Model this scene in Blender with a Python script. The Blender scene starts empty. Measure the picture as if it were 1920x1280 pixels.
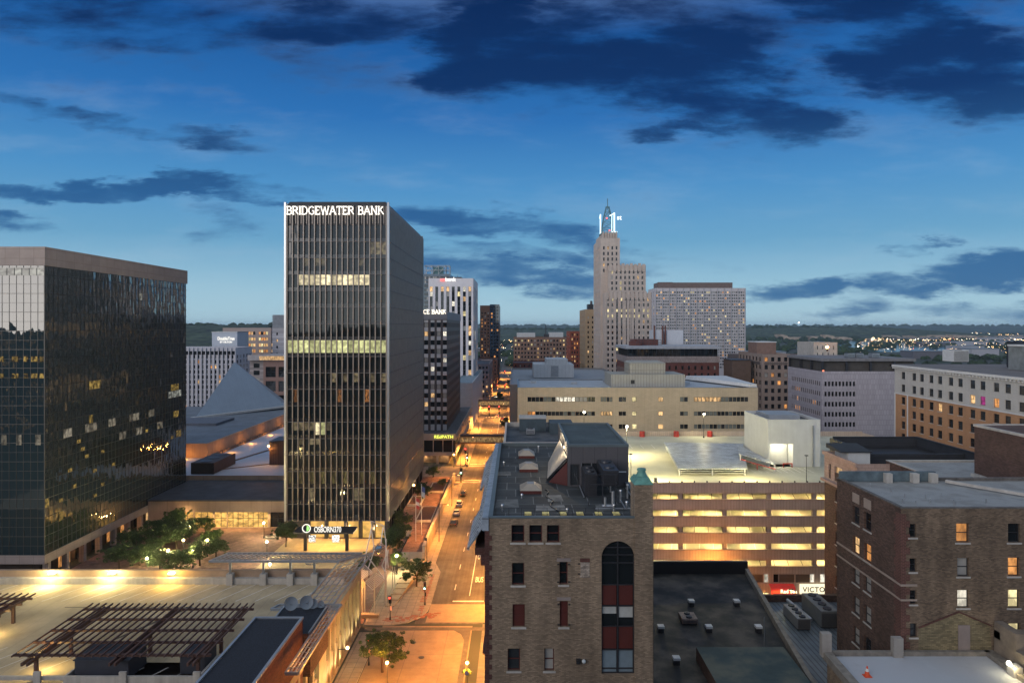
import bpy, math, random
from mathutils import Vector
R = random.Random(7)
SC = bpy.context.scene
C = SC.collection
# ------------------------------------------------------------------ camera, world, sun, exposure
F, VX, HY, H = 1280.0, 967.0, 612.0, 54.0        # focal length in px, street vanishing point, horizon, eye height
cd = bpy.data.cameras.new('camera'); cam = bpy.data.objects.new('camera', cd); C.objects.link(cam)
cam.location = (0, 0, H); cam.rotation_euler = (math.radians(90), 0, 0)
cd.sensor_width = 36; cd.lens = 24; cd.shift_x = -(VX-960)/1920; cd.shift_y = (HY-640)/1920
cd.clip_start = 0.5; cd.clip_end = 40000
SC.camera = cam
SC.view_settings.view_transform = 'Standard'; SC.view_settings.look = 'None'
SC.view_settings.exposure = 0.16; SC.view_settings.gamma = 1.0
SUN_AZ, SUN_EL = math.radians(218), math.radians(12)      # afterglow: behind the camera, to the left
W = bpy.data.worlds.new("World"); SC.world = W; W.use_nodes = True
def build_world():
    nt = W.node_tree; N = nt.nodes; L = nt.links; N.clear()
    def nd(t, **k):
        n = N.new(t)
        for a, b in k.items(): setattr(n, a, b)
        return n
    def mth(op, a, b=None, clamp=False):
        n = nd('ShaderNodeMath', operation=op, use_clamp=clamp)
        for i, v in enumerate((a, b)):
            if v is None: continue
            if isinstance(v, (int, float)): n.inputs[i].default_value = v
            else: L.new(v, n.inputs[i])
        return n.outputs[0]
    def mixc(f, a, b, bt='MIX'):
        n = nd('ShaderNodeMix', data_type='RGBA', blend_type=bt)
        for s, v in ((n.inputs[0], f), (n.inputs[6], a), (n.inputs[7], b)):
            if isinstance(v, (int, float)): s.default_value = v
            elif isinstance(v, tuple): s.default_value = v+(1,)
            else: L.new(v, s)
        return n.outputs[2]
    tc = nd('ShaderNodeTexCoord'); sx = nd('ShaderNodeSeparateXYZ'); L.new(tc.outputs['Generated'], sx.inputs[0])
    x, y, z = sx.outputs
    ay = mth('ADD', mth('ABSOLUTE', y), 0.04)
    u = mth('DIVIDE', x, ay); v = mth('DIVIDE', z, ay)
    # gradient with elevation
    el = mth('DIVIDE', z, mth('SQRT', mth('ADD', mth('MULTIPLY', x, x), mth('MULTIPLY', y, y))))
    rp = nd('ShaderNodeValToRGB'); L.new(mth('MULTIPLY', el, 1.0, True), rp.inputs[0])
    cr = rp.color_ramp
    cols = [(0.0, (.400, .580, .660)), (.05, (.290, .490, .610)), (.12, (.130, .330, .520)), (.20, (.066, .250, .505)),
            (.30, (.022, .145, .410)), (.42, (.008, .085, .300)), (.60, (.16, .21, .31)), (1.0, (.34, .39, .47))]
    cr.elements[0].position, cr.elements[1].position = cols[0][0], cols[-1][0]
    cr.elements[0].color = cols[0][1]+(1,); cr.elements[1].color = cols[-1][1]+(1,)
    for p, c in cols[1:-1]:
        e = cr.elements.new(p); e.color = c+(1,)
    base = rp.outputs[0]
    # clouds : elongated banks placed in the sky, broken up by noise
    cv = nd('ShaderNodeCombineXYZ'); L.new(u, cv.inputs[0]); L.new(v, cv.inputs[1])
    mp = nd('ShaderNodeMapping'); L.new(cv.outputs[0], mp.inputs[0]); mp.inputs['Scale'].default_value = (.8, 2.9, 1)
    mp.inputs['Rotation'].default_value = (0, 0, math.radians(9)); mp.inputs['Location'].default_value = (3.1, 1.7, 0)
    n1 = nd('ShaderNodeTexNoise'); L.new(mp.outputs[0], n1.inputs['Vector'])
    n1.inputs['Scale'].default_value = 6.5; n1.inputs['Detail'].default_value = 10; n1.inputs['Roughness'].default_value = .60
    n2 = nd('ShaderNodeTexNoise'); L.new(mp.outputs[0], n2.inputs['Vector'])
    n2.inputs['Scale'].default_value = 5.0; n2.inputs['Detail'].default_value = 6; n2.inputs['Roughness'].default_value = .62
    wv = nd('ShaderNodeVectorMath', operation='SUBTRACT'); L.new(n2.outputs['Color'], wv.inputs[0]); wv.inputs[1].default_value = (.5, .5, .5)
    ws = nd('ShaderNodeVectorMath', operation='MULTIPLY'); L.new(wv.outputs[0], ws.inputs[0]); ws.inputs[1].default_value = (.42, .13, 0)
    wa = nd('ShaderNodeVectorMath', operation='ADD'); L.new(cv.outputs[0], wa.inputs[0]); L.new(ws.outputs[0], wa.inputs[1])
    blobs = [(890,95,110,75,0,1),(1060,125,190,85,4,1),(1270,165,230,85,12,1),(1440,235,110,36,4,.9),(640,75,220,48,0,.75),(230,50,360,60,4,.7),
             (1650,70,150,65,5,1),(1690,140,190,75,14,1),(1860,175,110,70,0,1),(1560,40,120,50,0,.9),(270,352,330,15,0,.95),(60,420,140,20,8,.7),(150,240,230,16,9,.6),(560,372,160,14,4,.75),
             (490,432,110,32,-4,.6),(920,425,260,26,9,.95),(900,480,260,20,6,.75),(960,522,220,28,8,.95),(1270,275,110,18,0,.75),(1480,552,90,24,-8,.85),
             (1660,535,110,24,0,.9),(1830,512,130,24,4,1),(1790,588,230,20,0,.7),(1570,603,90,12,0,.6),(410,278,100,16,10,.55),(1320,500,170,18,0,.45),
             (1200,60,420,50,3,.6),(1500,30,420,40,0,.62),(430,150,420,45,6,.42),(1670,468,50,8,-8,.6),(1130,215,170,25,2,.5)]
    tot = None
    for (px, py, rx, ry, a, s) in blobs:
        m = nd('ShaderNodeMapping', vector_type='TEXTURE'); L.new(wa.outputs[0], m.inputs[0])
        m.inputs['Location'].default_value = ((px-VX)/F, (HY-py)/F, 0)
        m.inputs['Rotation'].default_value = (0, 0, -math.radians(a)); m.inputs['Scale'].default_value = (rx/F*1.2, ry/F*1.3, 1)
        g = nd('ShaderNodeVectorMath', operation='LENGTH'); L.new(m.outputs[0], g.inputs[0])
        r = nd('ShaderNodeMapRange', interpolation_type='SMOOTHSTEP'); L.new(g.outputs['Value'], r.inputs[0])
        r.inputs[1].default_value = 1.6; r.inputs[2].default_value = .25; r.inputs[3].default_value = 0; r.inputs[4].default_value = s
        tot = r.outputs[0] if tot is None else mth('MAXIMUM', tot, r.outputs[0])
    nz = mth('SUBTRACT', n1.outputs['Fac'], .5)
    dens = mth('ADD', tot, mth('MULTIPLY', nz, 2.1))
    mr = nd('ShaderNodeMapRange', interpolation_type='SMOOTHSTEP'); L.new(dens, mr.inputs[0])
    mr.inputs[1].default_value = .32; mr.inputs[2].default_value = 1.0
    ccol = nd('ShaderNodeValToRGB'); L.new(mth('MULTIPLY', el, 1.0, True), ccol.inputs[0])
    e = ccol.color_ramp.elements; e[0].color = (.050, .150, .300, 1); e[1].color = (.020, .050, .120, 1); e[1].position = 1
    for p, c in ((.07, (.035, .130, .290)), (.17, (.020, .100, .260)), (.30, (.002, .028, .120)), (.5, (.001, .016, .080))):
        q = ccol.color_ramp.elements.new(p); q.color = c+(1,)
    # pale thin veil between the banks
    mr2 = nd('ShaderNodeMapRange', interpolation_type='SMOOTHSTEP'); L.new(n1.outputs['Fac'], mr2.inputs[0])
    mr2.inputs[1].default_value = .45; mr2.inputs[2].default_value = .8; mr2.inputs[4].default_value = .5
    veil = mixc(mr2.outputs[0], base, mixc(.35, base, (.42, .52, .62)))
    thin = mixc(.5, base, ccol.outputs[0])
    m2 = nd('ShaderNodeMapRange', interpolation_type='SMOOTHSTEP'); L.new(dens, m2.inputs[0]); m2.inputs[1].default_value = .3; m2.inputs[2].default_value = .85
    body = mixc(m2.outputs[0], thin, ccol.outputs[0])
    sky = mixc(mth('POWER', mr.outputs[0], .7), veil, body)
    # afterglow behind the camera
    sd = (math.sin(SUN_AZ), math.cos(SUN_AZ), 0)
    dt = nd('ShaderNodeVectorMath', operation='DOT_PRODUCT'); L.new(tc.outputs['Generated'], dt.inputs[0]); dt.inputs[1].default_value = sd
    gl = nd('ShaderNodeMapRange', interpolation_type='SMOOTHSTEP'); L.new(dt.outputs['Value'], gl.inputs[0])
    gl.inputs[1].default_value = -.15; gl.inputs[2].default_value = 1.0; gl.inputs[4].default_value = 1
    fall = mth('POWER', mth('SUBTRACT', 1.0, mth('MULTIPLY', el, .9, True)), 2.2)
    glow = mixc(mth('MULTIPLY', gl.outputs[0], fall), (0, 0, 0), (.80, .72, .66))
    sky = mixc(1.0, sky, glow, 'ADD')
    st = nd('ShaderNodeTexSky', sky_type='NISHITA', sun_disc=False); st.sun_elevation = SUN_EL; st.sun_rotation = SUN_AZ
    st.altitude = 250
    sn = mixc(1.0, st.outputs[0], (.0014, .0018, .0026), 'MULTIPLY')      # faint real-sky term
    sky = mixc(1.0, sky, sn, 'ADD')
    bg = nd('ShaderNodeBackground'); L.new(sky, bg.inputs[0]); bg.inputs[1].default_value = 1.0
    o = nd('ShaderNodeOutputWorld'); L.new(bg.outputs[0], o.inputs[0])
build_world()
W.cycles.sampling_method = 'AUTOMATIC'
sl = bpy.data.lights.new('sun', 'SUN'); sl.energy = 1.3; sl.angle = math.radians(40); sl.color = (1, .88, .80)
so = bpy.data.objects.new('sun', sl); C.objects.link(so)
so.rotation_euler = Vector((-math.sin(SUN_AZ)*math.cos(SUN_EL), -math.cos(SUN_AZ)*math.cos(SUN_EL), -math.sin(SUN_EL))).to_track_quat('-Z', 'Y').to_euler()
SC.cycles.max_bounces = 5; SC.cycles.diffuse_bounces = 2; SC.cycles.glossy_bounces = 3; SC.cycles.sample_clamp_indirect = 4
SC.cycles.caustics_reflective = False; SC.cycles.caustics_refractive = False

# ------------------------------------------------------------------ helpers
def X(px, d): return (px-VX)*d/F
def Z(py, d): return H-(py-HY)*d/F
def DZ(py, z=0.0): return F*(H-z)/(py-HY)              # distance of the point of a level surface seen at row py
class MB:
    def __init__(s): s.v, s.f, s.m, s.sm = [], [], [], []
    def poly(s, pts, m=0, flip=False):
        n = len(s.v); s.v += [tuple(p) for p in pts]; idx = list(range(n, n+len(pts)))
        s.f.append(idx[::-1] if flip else idx); s.m.append(m)
    def hexa(s, b, t, m=0, mt=None):                   # b, t : 4 bottom and 4 top corners, counter-clockwise from above
        n = len(s.v); s.v += [tuple(p) for p in list(b)+list(t)]
        for f, mm in (((3, 2, 1, 0), m), ((4, 5, 6, 7), m if mt is None else mt), ((0, 1, 5, 4), m), ((1, 2, 6, 5), m), ((2, 3, 7, 6), m), ((3, 0, 4, 7), m)):
            s.f.append([n+i for i in f]); s.m.append(mm)
    def box(s, x0, x1, y0, y1, z0, z1, m=0, mt=None):
        s.hexa([(x0, y0, z0), (x1, y0, z0), (x1, y1, z0), (x0, y1, z0)], [(x0, y0, z1), (x1, y0, z1), (x1, y1, z1), (x0, y1, z1)], m, mt)
    def prism(s, pts, z0, z1, m=0, mt=None):
        k = len(pts); n = len(s.v); s.v += [(p[0], p[1], z0) for p in pts]+[(p[0], p[1], z1) for p in pts]
        s.f.append([n+i for i in range(k)][::-1]); s.m.append(m)
        s.f.append([n+k+i for i in range(k)]); s.m.append(m if mt is None else mt)
        for i in range(k):
            j = (i+1) % k; s.f.append([n+i, n+j, n+k+j, n+k+i]); s.m.append(m)
    def bar(s, p, q, w, h=None, m=0):                  # square bar from p to q
        p, q = Vector(p), Vector(q); d = (q-p)
        if d.length < 1e-6: return
        d.normalize(); up = Vector((0, 0, 1)) if abs(d.z) < .95 else Vector((0, 1, 0))
        a = d.cross(up).normalized()*(w/2); b = a.cross(d).normalized()*((h or w)/2)
        s.hexa([p-a-b, p+a-b, q+a-b, q-a-b], [p-a+b, p+a+b, q+a+b, q-a+b], m)
    def tube(s, p, q, r, r2=None, n=8, m=0):
        p, q = Vector(p), Vector(q); d = (q-p).normalized(); up = Vector((0, 0, 1)) if abs(d.z) < .95 else Vector((0, 1, 0))
        a = d.cross(up).normalized(); b = a.cross(d).normalized(); r2 = r if r2 is None else r2; k = len(s.v)
        for c, rr in ((p, r), (q, r2)):
            for i in range(n):
                t = 2*math.pi*i/n; s.v.append(tuple(c+a*math.cos(t)*rr+b*math.sin(t)*rr))
        for i in range(n):
            j = (i+1) % n; s.f.append([k+i, k+j, k+n+j, k+n+i]); s.m.append(m)
        s.f.append([k+i for i in range(n)][::-1]); s.m.append(m); s.f.append([k+n+i for i in range(n)]); s.m.append(m)
    def ball(s, c, r, m=0, nu=12, nv=8, sz=1):
        k = len(s.v); c = Vector(c)
        for j in range(1, nv):
            t = math.pi*j/nv
            for i in range(nu):
                a = 2*math.pi*i/nu; s.v.append((c.x+r*math.sin(t)*math.cos(a), c.y+r*math.sin(t)*math.sin(a), c.z+r*sz*math.cos(t)))
        s.v += [(c.x, c.y, c.z+r*sz), (c.x, c.y, c.z-r*sz)]; T = len(s.v)-2; B = T+1
        for j in range(nv-2):
            for i in range(nu):
                i2 = (i+1) % nu; s.f.append([k+j*nu+i, k+(j+1)*nu+i, k+(j+1)*nu+i2, k+j*nu+i2]); s.m.append(m)
        for i in range(nu):
            i2 = (i+1) % nu; s.f.append([T, k+i, k+i2]); s.m.append(m)
            s.f.append([B, k+(nv-2)*nu+i2, k+(nv-2)*nu+i]); s.m.append(m)
    def mesh(s, name, mats, off=(0, 0, 0), smooth=False):
        me = bpy.data.meshes.new(name)
        me.from_pydata([(a-off[0], b-off[1], c-off[2]) for a, b, c in s.v], [], s.f)
        for mt in (mats if isinstance(mats, (list, tuple)) else [mats]): me.materials.append(mt)
        me.polygons.foreach_set('material_index', s.m)
        if smooth: me.polygons.foreach_set('use_smooth', [True]*len(s.f))
        me.update(); return me
    def build(s, name, mats, parent=None, smooth=False, local=False):
        if not s.v: return None
        if parent is not None: off = (0, 0, 0) if local else wloc(parent); loc = (0, 0, 0)
        elif local: off = loc = (0, 0, 0)
        else:
            xs, ys, zs = zip(*s.v); off = loc = ((min(xs)+max(xs))/2, (min(ys)+max(ys))/2, min(zs))
        o = bpy.data.objects.new(name, s.mesh(name, mats, off, smooth)); C.objects.link(o)
        o.location = loc
        if parent is not None: o.parent = parent
        return o
def each(mb, name, mats, parent):
    # every box of the builder becomes a part of its own
    for k in range(0, len(mb.f), 6):
        q = MB(); n0 = min(mb.f[k]); n0 = min(min(f) for f in mb.f[k:k+6]); q.v = mb.v[n0:n0+8]; q.f = [[i-n0 for i in f] for f in mb.f[k:k+6]]; q.m = mb.m[k:k+6]; q.build(name, mats, parent)
def wloc(o):
    v = Vector((0, 0, 0))
    while o is not None: v += Vector(o.location); o = o.parent
    return v
def tag(o, label=None, cat=None, group=None, kind=None):
    if label: o['label'] = label
    if cat: o['category'] = cat
    if group: o['group'] = group
    if kind: o['kind'] = kind
    return o
def thing(name, label, cat, loc=(0, 0, 0), rz=0, group=None):
    o = bpy.data.objects.new(name, None); C.objects.link(o); o.location = loc; o.rotation_euler = (0, 0, rz)
    o.empty_display_size = .5
    return tag(o, label, cat, group)
KIDS = {}
def copy_tree(o, parent=None):
    c = o.copy(); C.objects.link(c)
    if parent is not None: c.parent = parent
    for ch in [q for q in ALL_OF(o)]: copy_tree(ch, c)
    return c
def ALL_OF(o): return list(o.children)
def struct(name, mb, mats):
    o = mb.build(name, mats); o['kind'] = 'structure'; return o
def lamp_light(parent, loc, w, col, r=.15, kind='POINT', size=None, rot=None, spot=None, blend=.6):
    l = bpy.data.lights.new('lamp_light', kind); l.energy = w; l.color = col
    if kind == 'AREA': l.shape = 'RECTANGLE'; l.size, l.size_y = size
    else: l.shadow_soft_size = r
    if kind == 'SPOT': l.spot_size = math.radians(spot); l.spot_blend = blend
    o = bpy.data.objects.new('lamp_light', l); C.objects.link(o); o.parent = parent; o.location = Vector(loc)-wloc(parent)
    if rot: o.rotation_euler = rot
    return o

# ------------------------------------------------------------------ materials
MATS = {}
def pmat(name, col, rough=.8, metal=0.0, n=.18, sc=.6, brick=None, bump=.0, spec=.5, ior=1.5, emit=None, es=0, col2=None, streak=0, isl=0, rep=None, sv=(1.6, 1.6, .07)):
    """principled material; col varies with noise (n, sc), brick=(w, h, mortar colour), streak = vertical weather streaks"""
    if name in MATS: return MATS[name]
    m = bpy.data.materials.new(name); m.use_nodes = True; nt = m.node_tree; N, L = nt.nodes, nt.links
    b = N['Principled BSDF']; b.inputs['Roughness'].default_value = rough; b.inputs['Metallic'].default_value = metal
    b.inputs['IOR'].default_value = ior; b.inputs['Specular IOR Level'].default_value = spec
    b.inputs['Base Color'].default_value = col+(1,)
    geo = N.new('ShaderNodeNewGeometry'); out = None
    if emit:
        b.inputs['Emission Color'].default_value = emit+(1,); b.inputs['Emission Strength'].default_value = es
    if n or brick:
        nz = N.new('ShaderNodeTexNoise'); L.new(geo.outputs['Position'], nz.inputs['Vector']); nz.inputs['Scale'].default_value = sc
        nz.inputs['Detail'].default_value = 6; nz.inputs['Roughness'].default_value = .62
        rm = N.new('ShaderNodeMapRange'); L.new(nz.outputs['Fac'], rm.inputs[0]); rm.inputs[1].default_value = .3; rm.inputs[2].default_value = .7
        rm.inputs[3].default_value = 1-n; rm.inputs[4].default_value = 1+n
        fac = rm.outputs[0]; cs = None
        if col2:
            mx = N.new('ShaderNodeMix'); mx.data_type = 'RGBA'; L.new(nz.outputs['Fac'], mx.inputs[0])
            mx.inputs[6].default_value = col+(1,); mx.inputs[7].default_value = col2+(1,); cs = mx.outputs[2]
            r0 = N.new('ShaderNodeMapRange'); L.new(nz.outputs['Fac'], r0.inputs[0]); r0.inputs[1].default_value = .42; r0.inputs[2].default_value = .6
            L.new(r0.outputs[0], mx.inputs[0])
        hgt = nz.outputs['Fac']
        if brick:
            sp = N.new('ShaderNodeSeparateXYZ'); L.new(geo.outputs['Position'], sp.inputs[0])
            ad = N.new('ShaderNodeMath'); L.new(sp.outputs[0], ad.inputs[0]); L.new(sp.outputs[1], ad.inputs[1])
            cb = N.new('ShaderNodeCombineXYZ'); L.new(ad.outputs[0], cb.inputs[0]); L.new(sp.outputs[2], cb.inputs[1])
            if len(brick) > 6 and brick[6]: L.new(sp.outputs[0], cb.inputs[0]); L.new(sp.outputs[1], cb.inputs[1])
            bt = N.new('ShaderNodeTexBrick'); L.new(cb.outputs[0], bt.inputs['Vector'])
            bt.inputs['Scale'].default_value = 1; bt.inputs['Brick Width'].default_value = brick[0]; bt.inputs['Row Height'].default_value = brick[1]
            bt.inputs['Mortar Size'].default_value = brick[3] if len(brick) > 3 else brick[1]*.09
            bt.inputs['Mortar Smooth'].default_value = .3
            bt.offset = brick[4] if len(brick) > 4 else .5
            v = brick[5] if len(brick) > 5 else .25
            c1 = tuple(min(1, q*(1+v)) for q in col); c2 = tuple(q*(1-v) for q in (col2 or col))
            bt.inputs['Color1'].default_value = c1+(1,); bt.inputs['Color2'].default_value = c2+(1,); bt.inputs['Mortar'].default_value = brick[2]+(1,)
            cs = bt.outputs['Color']; hgt = None
            bb = N.new('ShaderNodeBump'); bb.inputs['Strength'].default_value = bump or .3; bb.inputs['Distance'].default_value = .04
            iv = N.new('ShaderNodeMath'); iv.operation = 'SUBTRACT'; iv.inputs[0].default_value = 1; L.new(bt.outputs['Fac'], iv.inputs[1])
            L.new(iv.outputs[0], bb.inputs['Height']); L.new(bb.outputs[0], b.inputs['Normal'])
        if streak:
            mp = N.new('ShaderNodeMapping'); L.new(geo.outputs['Position'], mp.inputs[0]); mp.inputs['Scale'].default_value = sv
            ns = N.new('ShaderNodeTexNoise'); L.new(mp.outputs[0], ns.inputs['Vector']); ns.inputs['Scale'].default_value = 1; ns.inputs['Detail'].default_value = 4
            rs = N.new('ShaderNodeMapRange'); L.new(ns.outputs['Fac'], rs.inputs[0]); rs.inputs[1].default_value = .35; rs.inputs[2].default_value = .7
            rs.inputs[3].default_value = 1+streak*.3; rs.inputs[4].default_value = 1-streak
            mm = N.new('ShaderNodeMath'); mm.operation = 'MULTIPLY'; L.new(fac, mm.inputs[0]); L.new(rs.outputs[0], mm.inputs[1]); fac = mm.outputs[0]
        if isl:
            ri = N.new('ShaderNodeMapRange'); L.new(geo.outputs['Random Per Island'], ri.inputs[0]); ri.inputs[3].default_value = 1-isl; ri.inputs[4].default_value = 1+isl
            mm = N.new('ShaderNodeMath'); mm.operation = 'MULTIPLY'; L.new(fac, mm.inputs[0]); L.new(ri.outputs[0], mm.inputs[1]); fac = mm.outputs[0]
        vm = N.new('ShaderNodeVectorMath'); vm.operation = 'SCALE'; L.new(fac, vm.inputs['Scale'])
        if cs is not None: L.new(cs, vm.inputs[0])
        else: vm.inputs[0].default_value = col
        L.new(vm.outputs[0], b.inputs['Base Color'])
        if bump and hgt is not None:
            bb = N.new('ShaderNodeBump'); bb.inputs['Strength'].default_value = bump; bb.inputs['Distance'].default_value = .1
            L.new(hgt, bb.inputs['Height']); L.new(bb.outputs[0], b.inputs['Normal'])
    MATS[name] = m; return m
def glass_mat(name, tint=(.012, .016, .020), ior=1.9, wav=.0, wsc=.4, rough=.04):
    m = pmat(name, tint, rough, 0, n=0, ior=ior)
    if wav:
        nt = m.node_tree; N, L = nt.nodes, nt.links; b = N['Principled BSDF']
        g = N.new('ShaderNodeNewGeometry'); mp = N.new('ShaderNodeMapping'); L.new(g.outputs['Position'], mp.inputs[0]); mp.inputs['Scale'].default_value = (1, 1, .28)
        z = N.new('ShaderNodeTexNoise'); L.new(mp.outputs[0], z.inputs['Vector']); z.inputs['Scale'].default_value = wsc; z.inputs['Detail'].default_value = 1.5
        bb = N.new('ShaderNodeBump'); bb.inputs['Strength'].default_value = wav; bb.inputs['Distance'].default_value = 1; L.new(z.outputs['Fac'], bb.inputs['Height']); L.new(bb.outputs[0], b.inputs['Normal'])
    return m
def lit_mat(name, col, es, var=.6, sc=(1.6, 1.6, .9)):
    """lit room behind a pane: brighter near the ceiling, furniture-like dark patches lower down"""
    m = pmat(name, (.03, .03, .03), .08, n=0)
    nt = m.node_tree; N, L = nt.nodes, nt.links; b = N['Principled BSDF']; g = N.new('ShaderNodeNewGeometry')
    mp = N.new('ShaderNodeMapping'); L.new(g.outputs['Position'], mp.inputs[0]); mp.inputs['Scale'].default_value = sc
    z = N.new('ShaderNodeTexNoise'); L.new(mp.outputs[0], z.inputs['Vector']); z.inputs['Scale'].default_value = 1; z.inputs['Detail'].default_value = 3
    r = N.new('ShaderNodeMapRange'); L.new(z.outputs['Fac'], r.inputs[0]); r.inputs[1].default_value = .38; r.inputs[2].default_value = .62; r.inputs[3].default_value = 1-var; r.inputs[4].default_value = 1
    oi = N.new('ShaderNodeObjectInfo'); r2 = N.new('ShaderNodeMapRange'); L.new(g.outputs['Random Per Island'], r2.inputs[0]); r2.inputs[3].default_value = .6; r2.inputs[4].default_value = 1.15
    r3 = N.new('ShaderNodeMapRange'); L.new(oi.outputs['Random'], r3.inputs[0]); r3.inputs[3].default_value = .45; r3.inputs[4].default_value = 1.2
    a = N.new('ShaderNodeMath'); a.operation = 'MULTIPLY'; L.new(r.outputs[0], a.inputs[0]); L.new(r2.outputs[0], a.inputs[1])
    c = N.new('ShaderNodeMath'); c.operation = 'MULTIPLY'; L.new(a.outputs[0], c.inputs[0]); L.new(r3.outputs[0], c.inputs[1])
    e = N.new('ShaderNodeMath'); e.operation = 'MULTIPLY'; L.new(c.outputs[0], e.inputs[0]); e.inputs[1].default_value = es
    b.inputs['Emission Color'].default_value = col+(1,); L.new(e.outputs[0], b.inputs['Emission Strength'])
    return m
G = dict(
    dark=glass_mat('window_glass', (.012, .015, .018), 1.6),
    dark2=glass_mat('window_glass_grey', (.03, .035, .04), 1.7),
    blind=pmat('window_blind', (.34, .34, .32), .35, n=.15, sc=.9),
    warm=lit_mat('lit_room_warm', (1, .60, .26), 1.15),
    yellow=lit_mat('lit_room_yellow', (1, .83, .42), 1.3),
    orange=lit_mat('lit_room_orange', (1, .42, .12), 1.0),
    white=lit_mat('lit_room_pale', (1, .92, .74), 1.2),
    magenta=lit_mat('lit_room_magenta', (.85, .06, .45), .7),
)
M = dict(
    asphalt=pmat('asphalt', (.105, .098, .090), .85, n=.3, sc=.3, bump=.15, streak=.35, sv=(1.3, .035, 1)),
    asphalt_old=pmat('asphalt_worn', (.15, .14, .13), .9, n=.3, sc=.35, bump=.1, streak=.2, sv=(.04, 1.2, 1)),
    seam=pmat('asphalt_patch', (.045, .043, .04), .9, n=.3, sc=.8),
    concrete=pmat('concrete', (.33, .31, .28), .85, n=.18, sc=.5, streak=.12),
    concrete_pale=pmat('concrete_pale', (.46, .44, .40), .85, n=.15, sc=.6, streak=.15),
    sidewalk=pmat('sidewalk_concrete', (.30, .255, .20), .9, n=.2, brick=(1.5, 1.5, (.14, .13, .12), .04, 0, .06, 1)),
    pavers=pmat('plaza_pavers', (.19, .11, .09), .9, n=.25, sc=.3, brick=(.9, .9, (.10, .07, .06), .03, .5, .25, 1)),
    paint=pmat('road_paint', (.75, .73, .68), .7, n=.2, sc=1.5),
    black=pmat('black_metal', (.02, .02, .022), .45, n=0),
    dark_metal=pmat('dark_metal', (.06, .062, .07), .45, .6, n=.15, sc=1),
    grey_metal=pmat('grey_metal', (.28, .30, .32), .4, .7, n=.12, sc=1.2),
    white_metal=pmat('white_painted_metal', (.62, .63, .62), .5, n=.1, sc=1),
    galv=pmat('galvanised_metal', (.45, .47, .49), .38, .8, n=.2, sc=1.5),
    grass=pmat('grass', (.045, .075, .025), .95, n=.35, sc=.6),
)
def mesh_window(w, h, pane, frame, style, cache={}):
    k = (round(w, 2), round(h, 2), pane.name, frame.name, style)
    if k not in cache:
        mb = MB(); t = .07 if style != 'far' else .09
        mb.poly([(-w/2, 0, 0), (w/2, 0, 0), (w/2, 0, h), (-w/2, 0, h)], 0)
        if style in ('far', 'sash', 'cross', 'mid'):
            for q in ((-w/2, -w/2+t, 0, h), (w/2-t, w/2, 0, h)): mb.box(q[0], q[1], -.06, -.003, q[2], q[3], 1)
            mb.box(-w/2+t, w/2-t, -.06, -.003, 0, t, 1); mb.box(-w/2+t, w/2-t, -.06, -.003, h-t, h, 1)
            if style == 'sash': mb.box(-w/2+t, w/2-t, -.08, -.003, h*.48, h*.48+.07, 1)
            if style == 'mid': mb.box(-.04, .04, -.05, -.003, t, h-t, 1)
            if style == 'cross':
                mb.box(-.035, .035, -.05, -.003, t, h-t, 1); mb.box(-w/2+t, w/2-t, -.047, -.003, h*.5, h*.5+.06, 1)
        cache[k] = mb.mesh('window', [pane, frame])
    return cache[k]
ROT = {'F': 0, 'L': -math.pi/2, 'R': math.pi/2, 'B': math.pi}
def fp(side, f, a, z, d=0.0):
    return {'F': (a, f+d, z), 'B': (a, f-d, z), 'L': (f+d, a, z), 'R': (f-d, a, z)}[side]
def facade(mb, side, f, a0, a1, z0, z1, cols, rows, m=0, d=.3, skip=(), mr=None):
    """wall quads with real openings and reveals; returns the openings"""
    fl = side in 'LB'; mr = m if mr is None else mr
    def q(p0, p1, w0, w1): mb.poly([fp(side, f, p0, w0), fp(side, f, p1, w0), fp(side, f, p1, w1), fp(side, f, p0, w1)], m, fl)
    cols = sorted(cols); rows = sorted(rows); holes = []
    if not cols or not rows: q(a0, a1, z0, z1); return holes
    c = a0
    for (p, r) in cols:
        if p > c+1e-4: q(c, p, z0, z1)
        c = r
    if a1 > c+1e-4: q(c, a1, z0, z1)
    for i, (p, r) in enumerate(cols):
        z = z0
        for j, (s, t) in enumerate(rows):
            if (i, j) in skip: continue
            if s > z+1e-4: q(p, r, z, s)
            z = t
            for A, B in (((p, s), (r, s)), ((r, s), (r, t)), ((r, t), (p, t)), ((p, t), (p, s))):
                mb.poly([fp(side, f, A[0], A[1]), fp(side, f, B[0], B[1]), fp(side, f, B[0], B[1], d), fp(side, f, A[0], A[1], d)], mr, not fl)
            holes.append((i, j, p, r, s, t))
        if z1 > z+1e-4: q(p, r, z, z1)
    return holes
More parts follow.
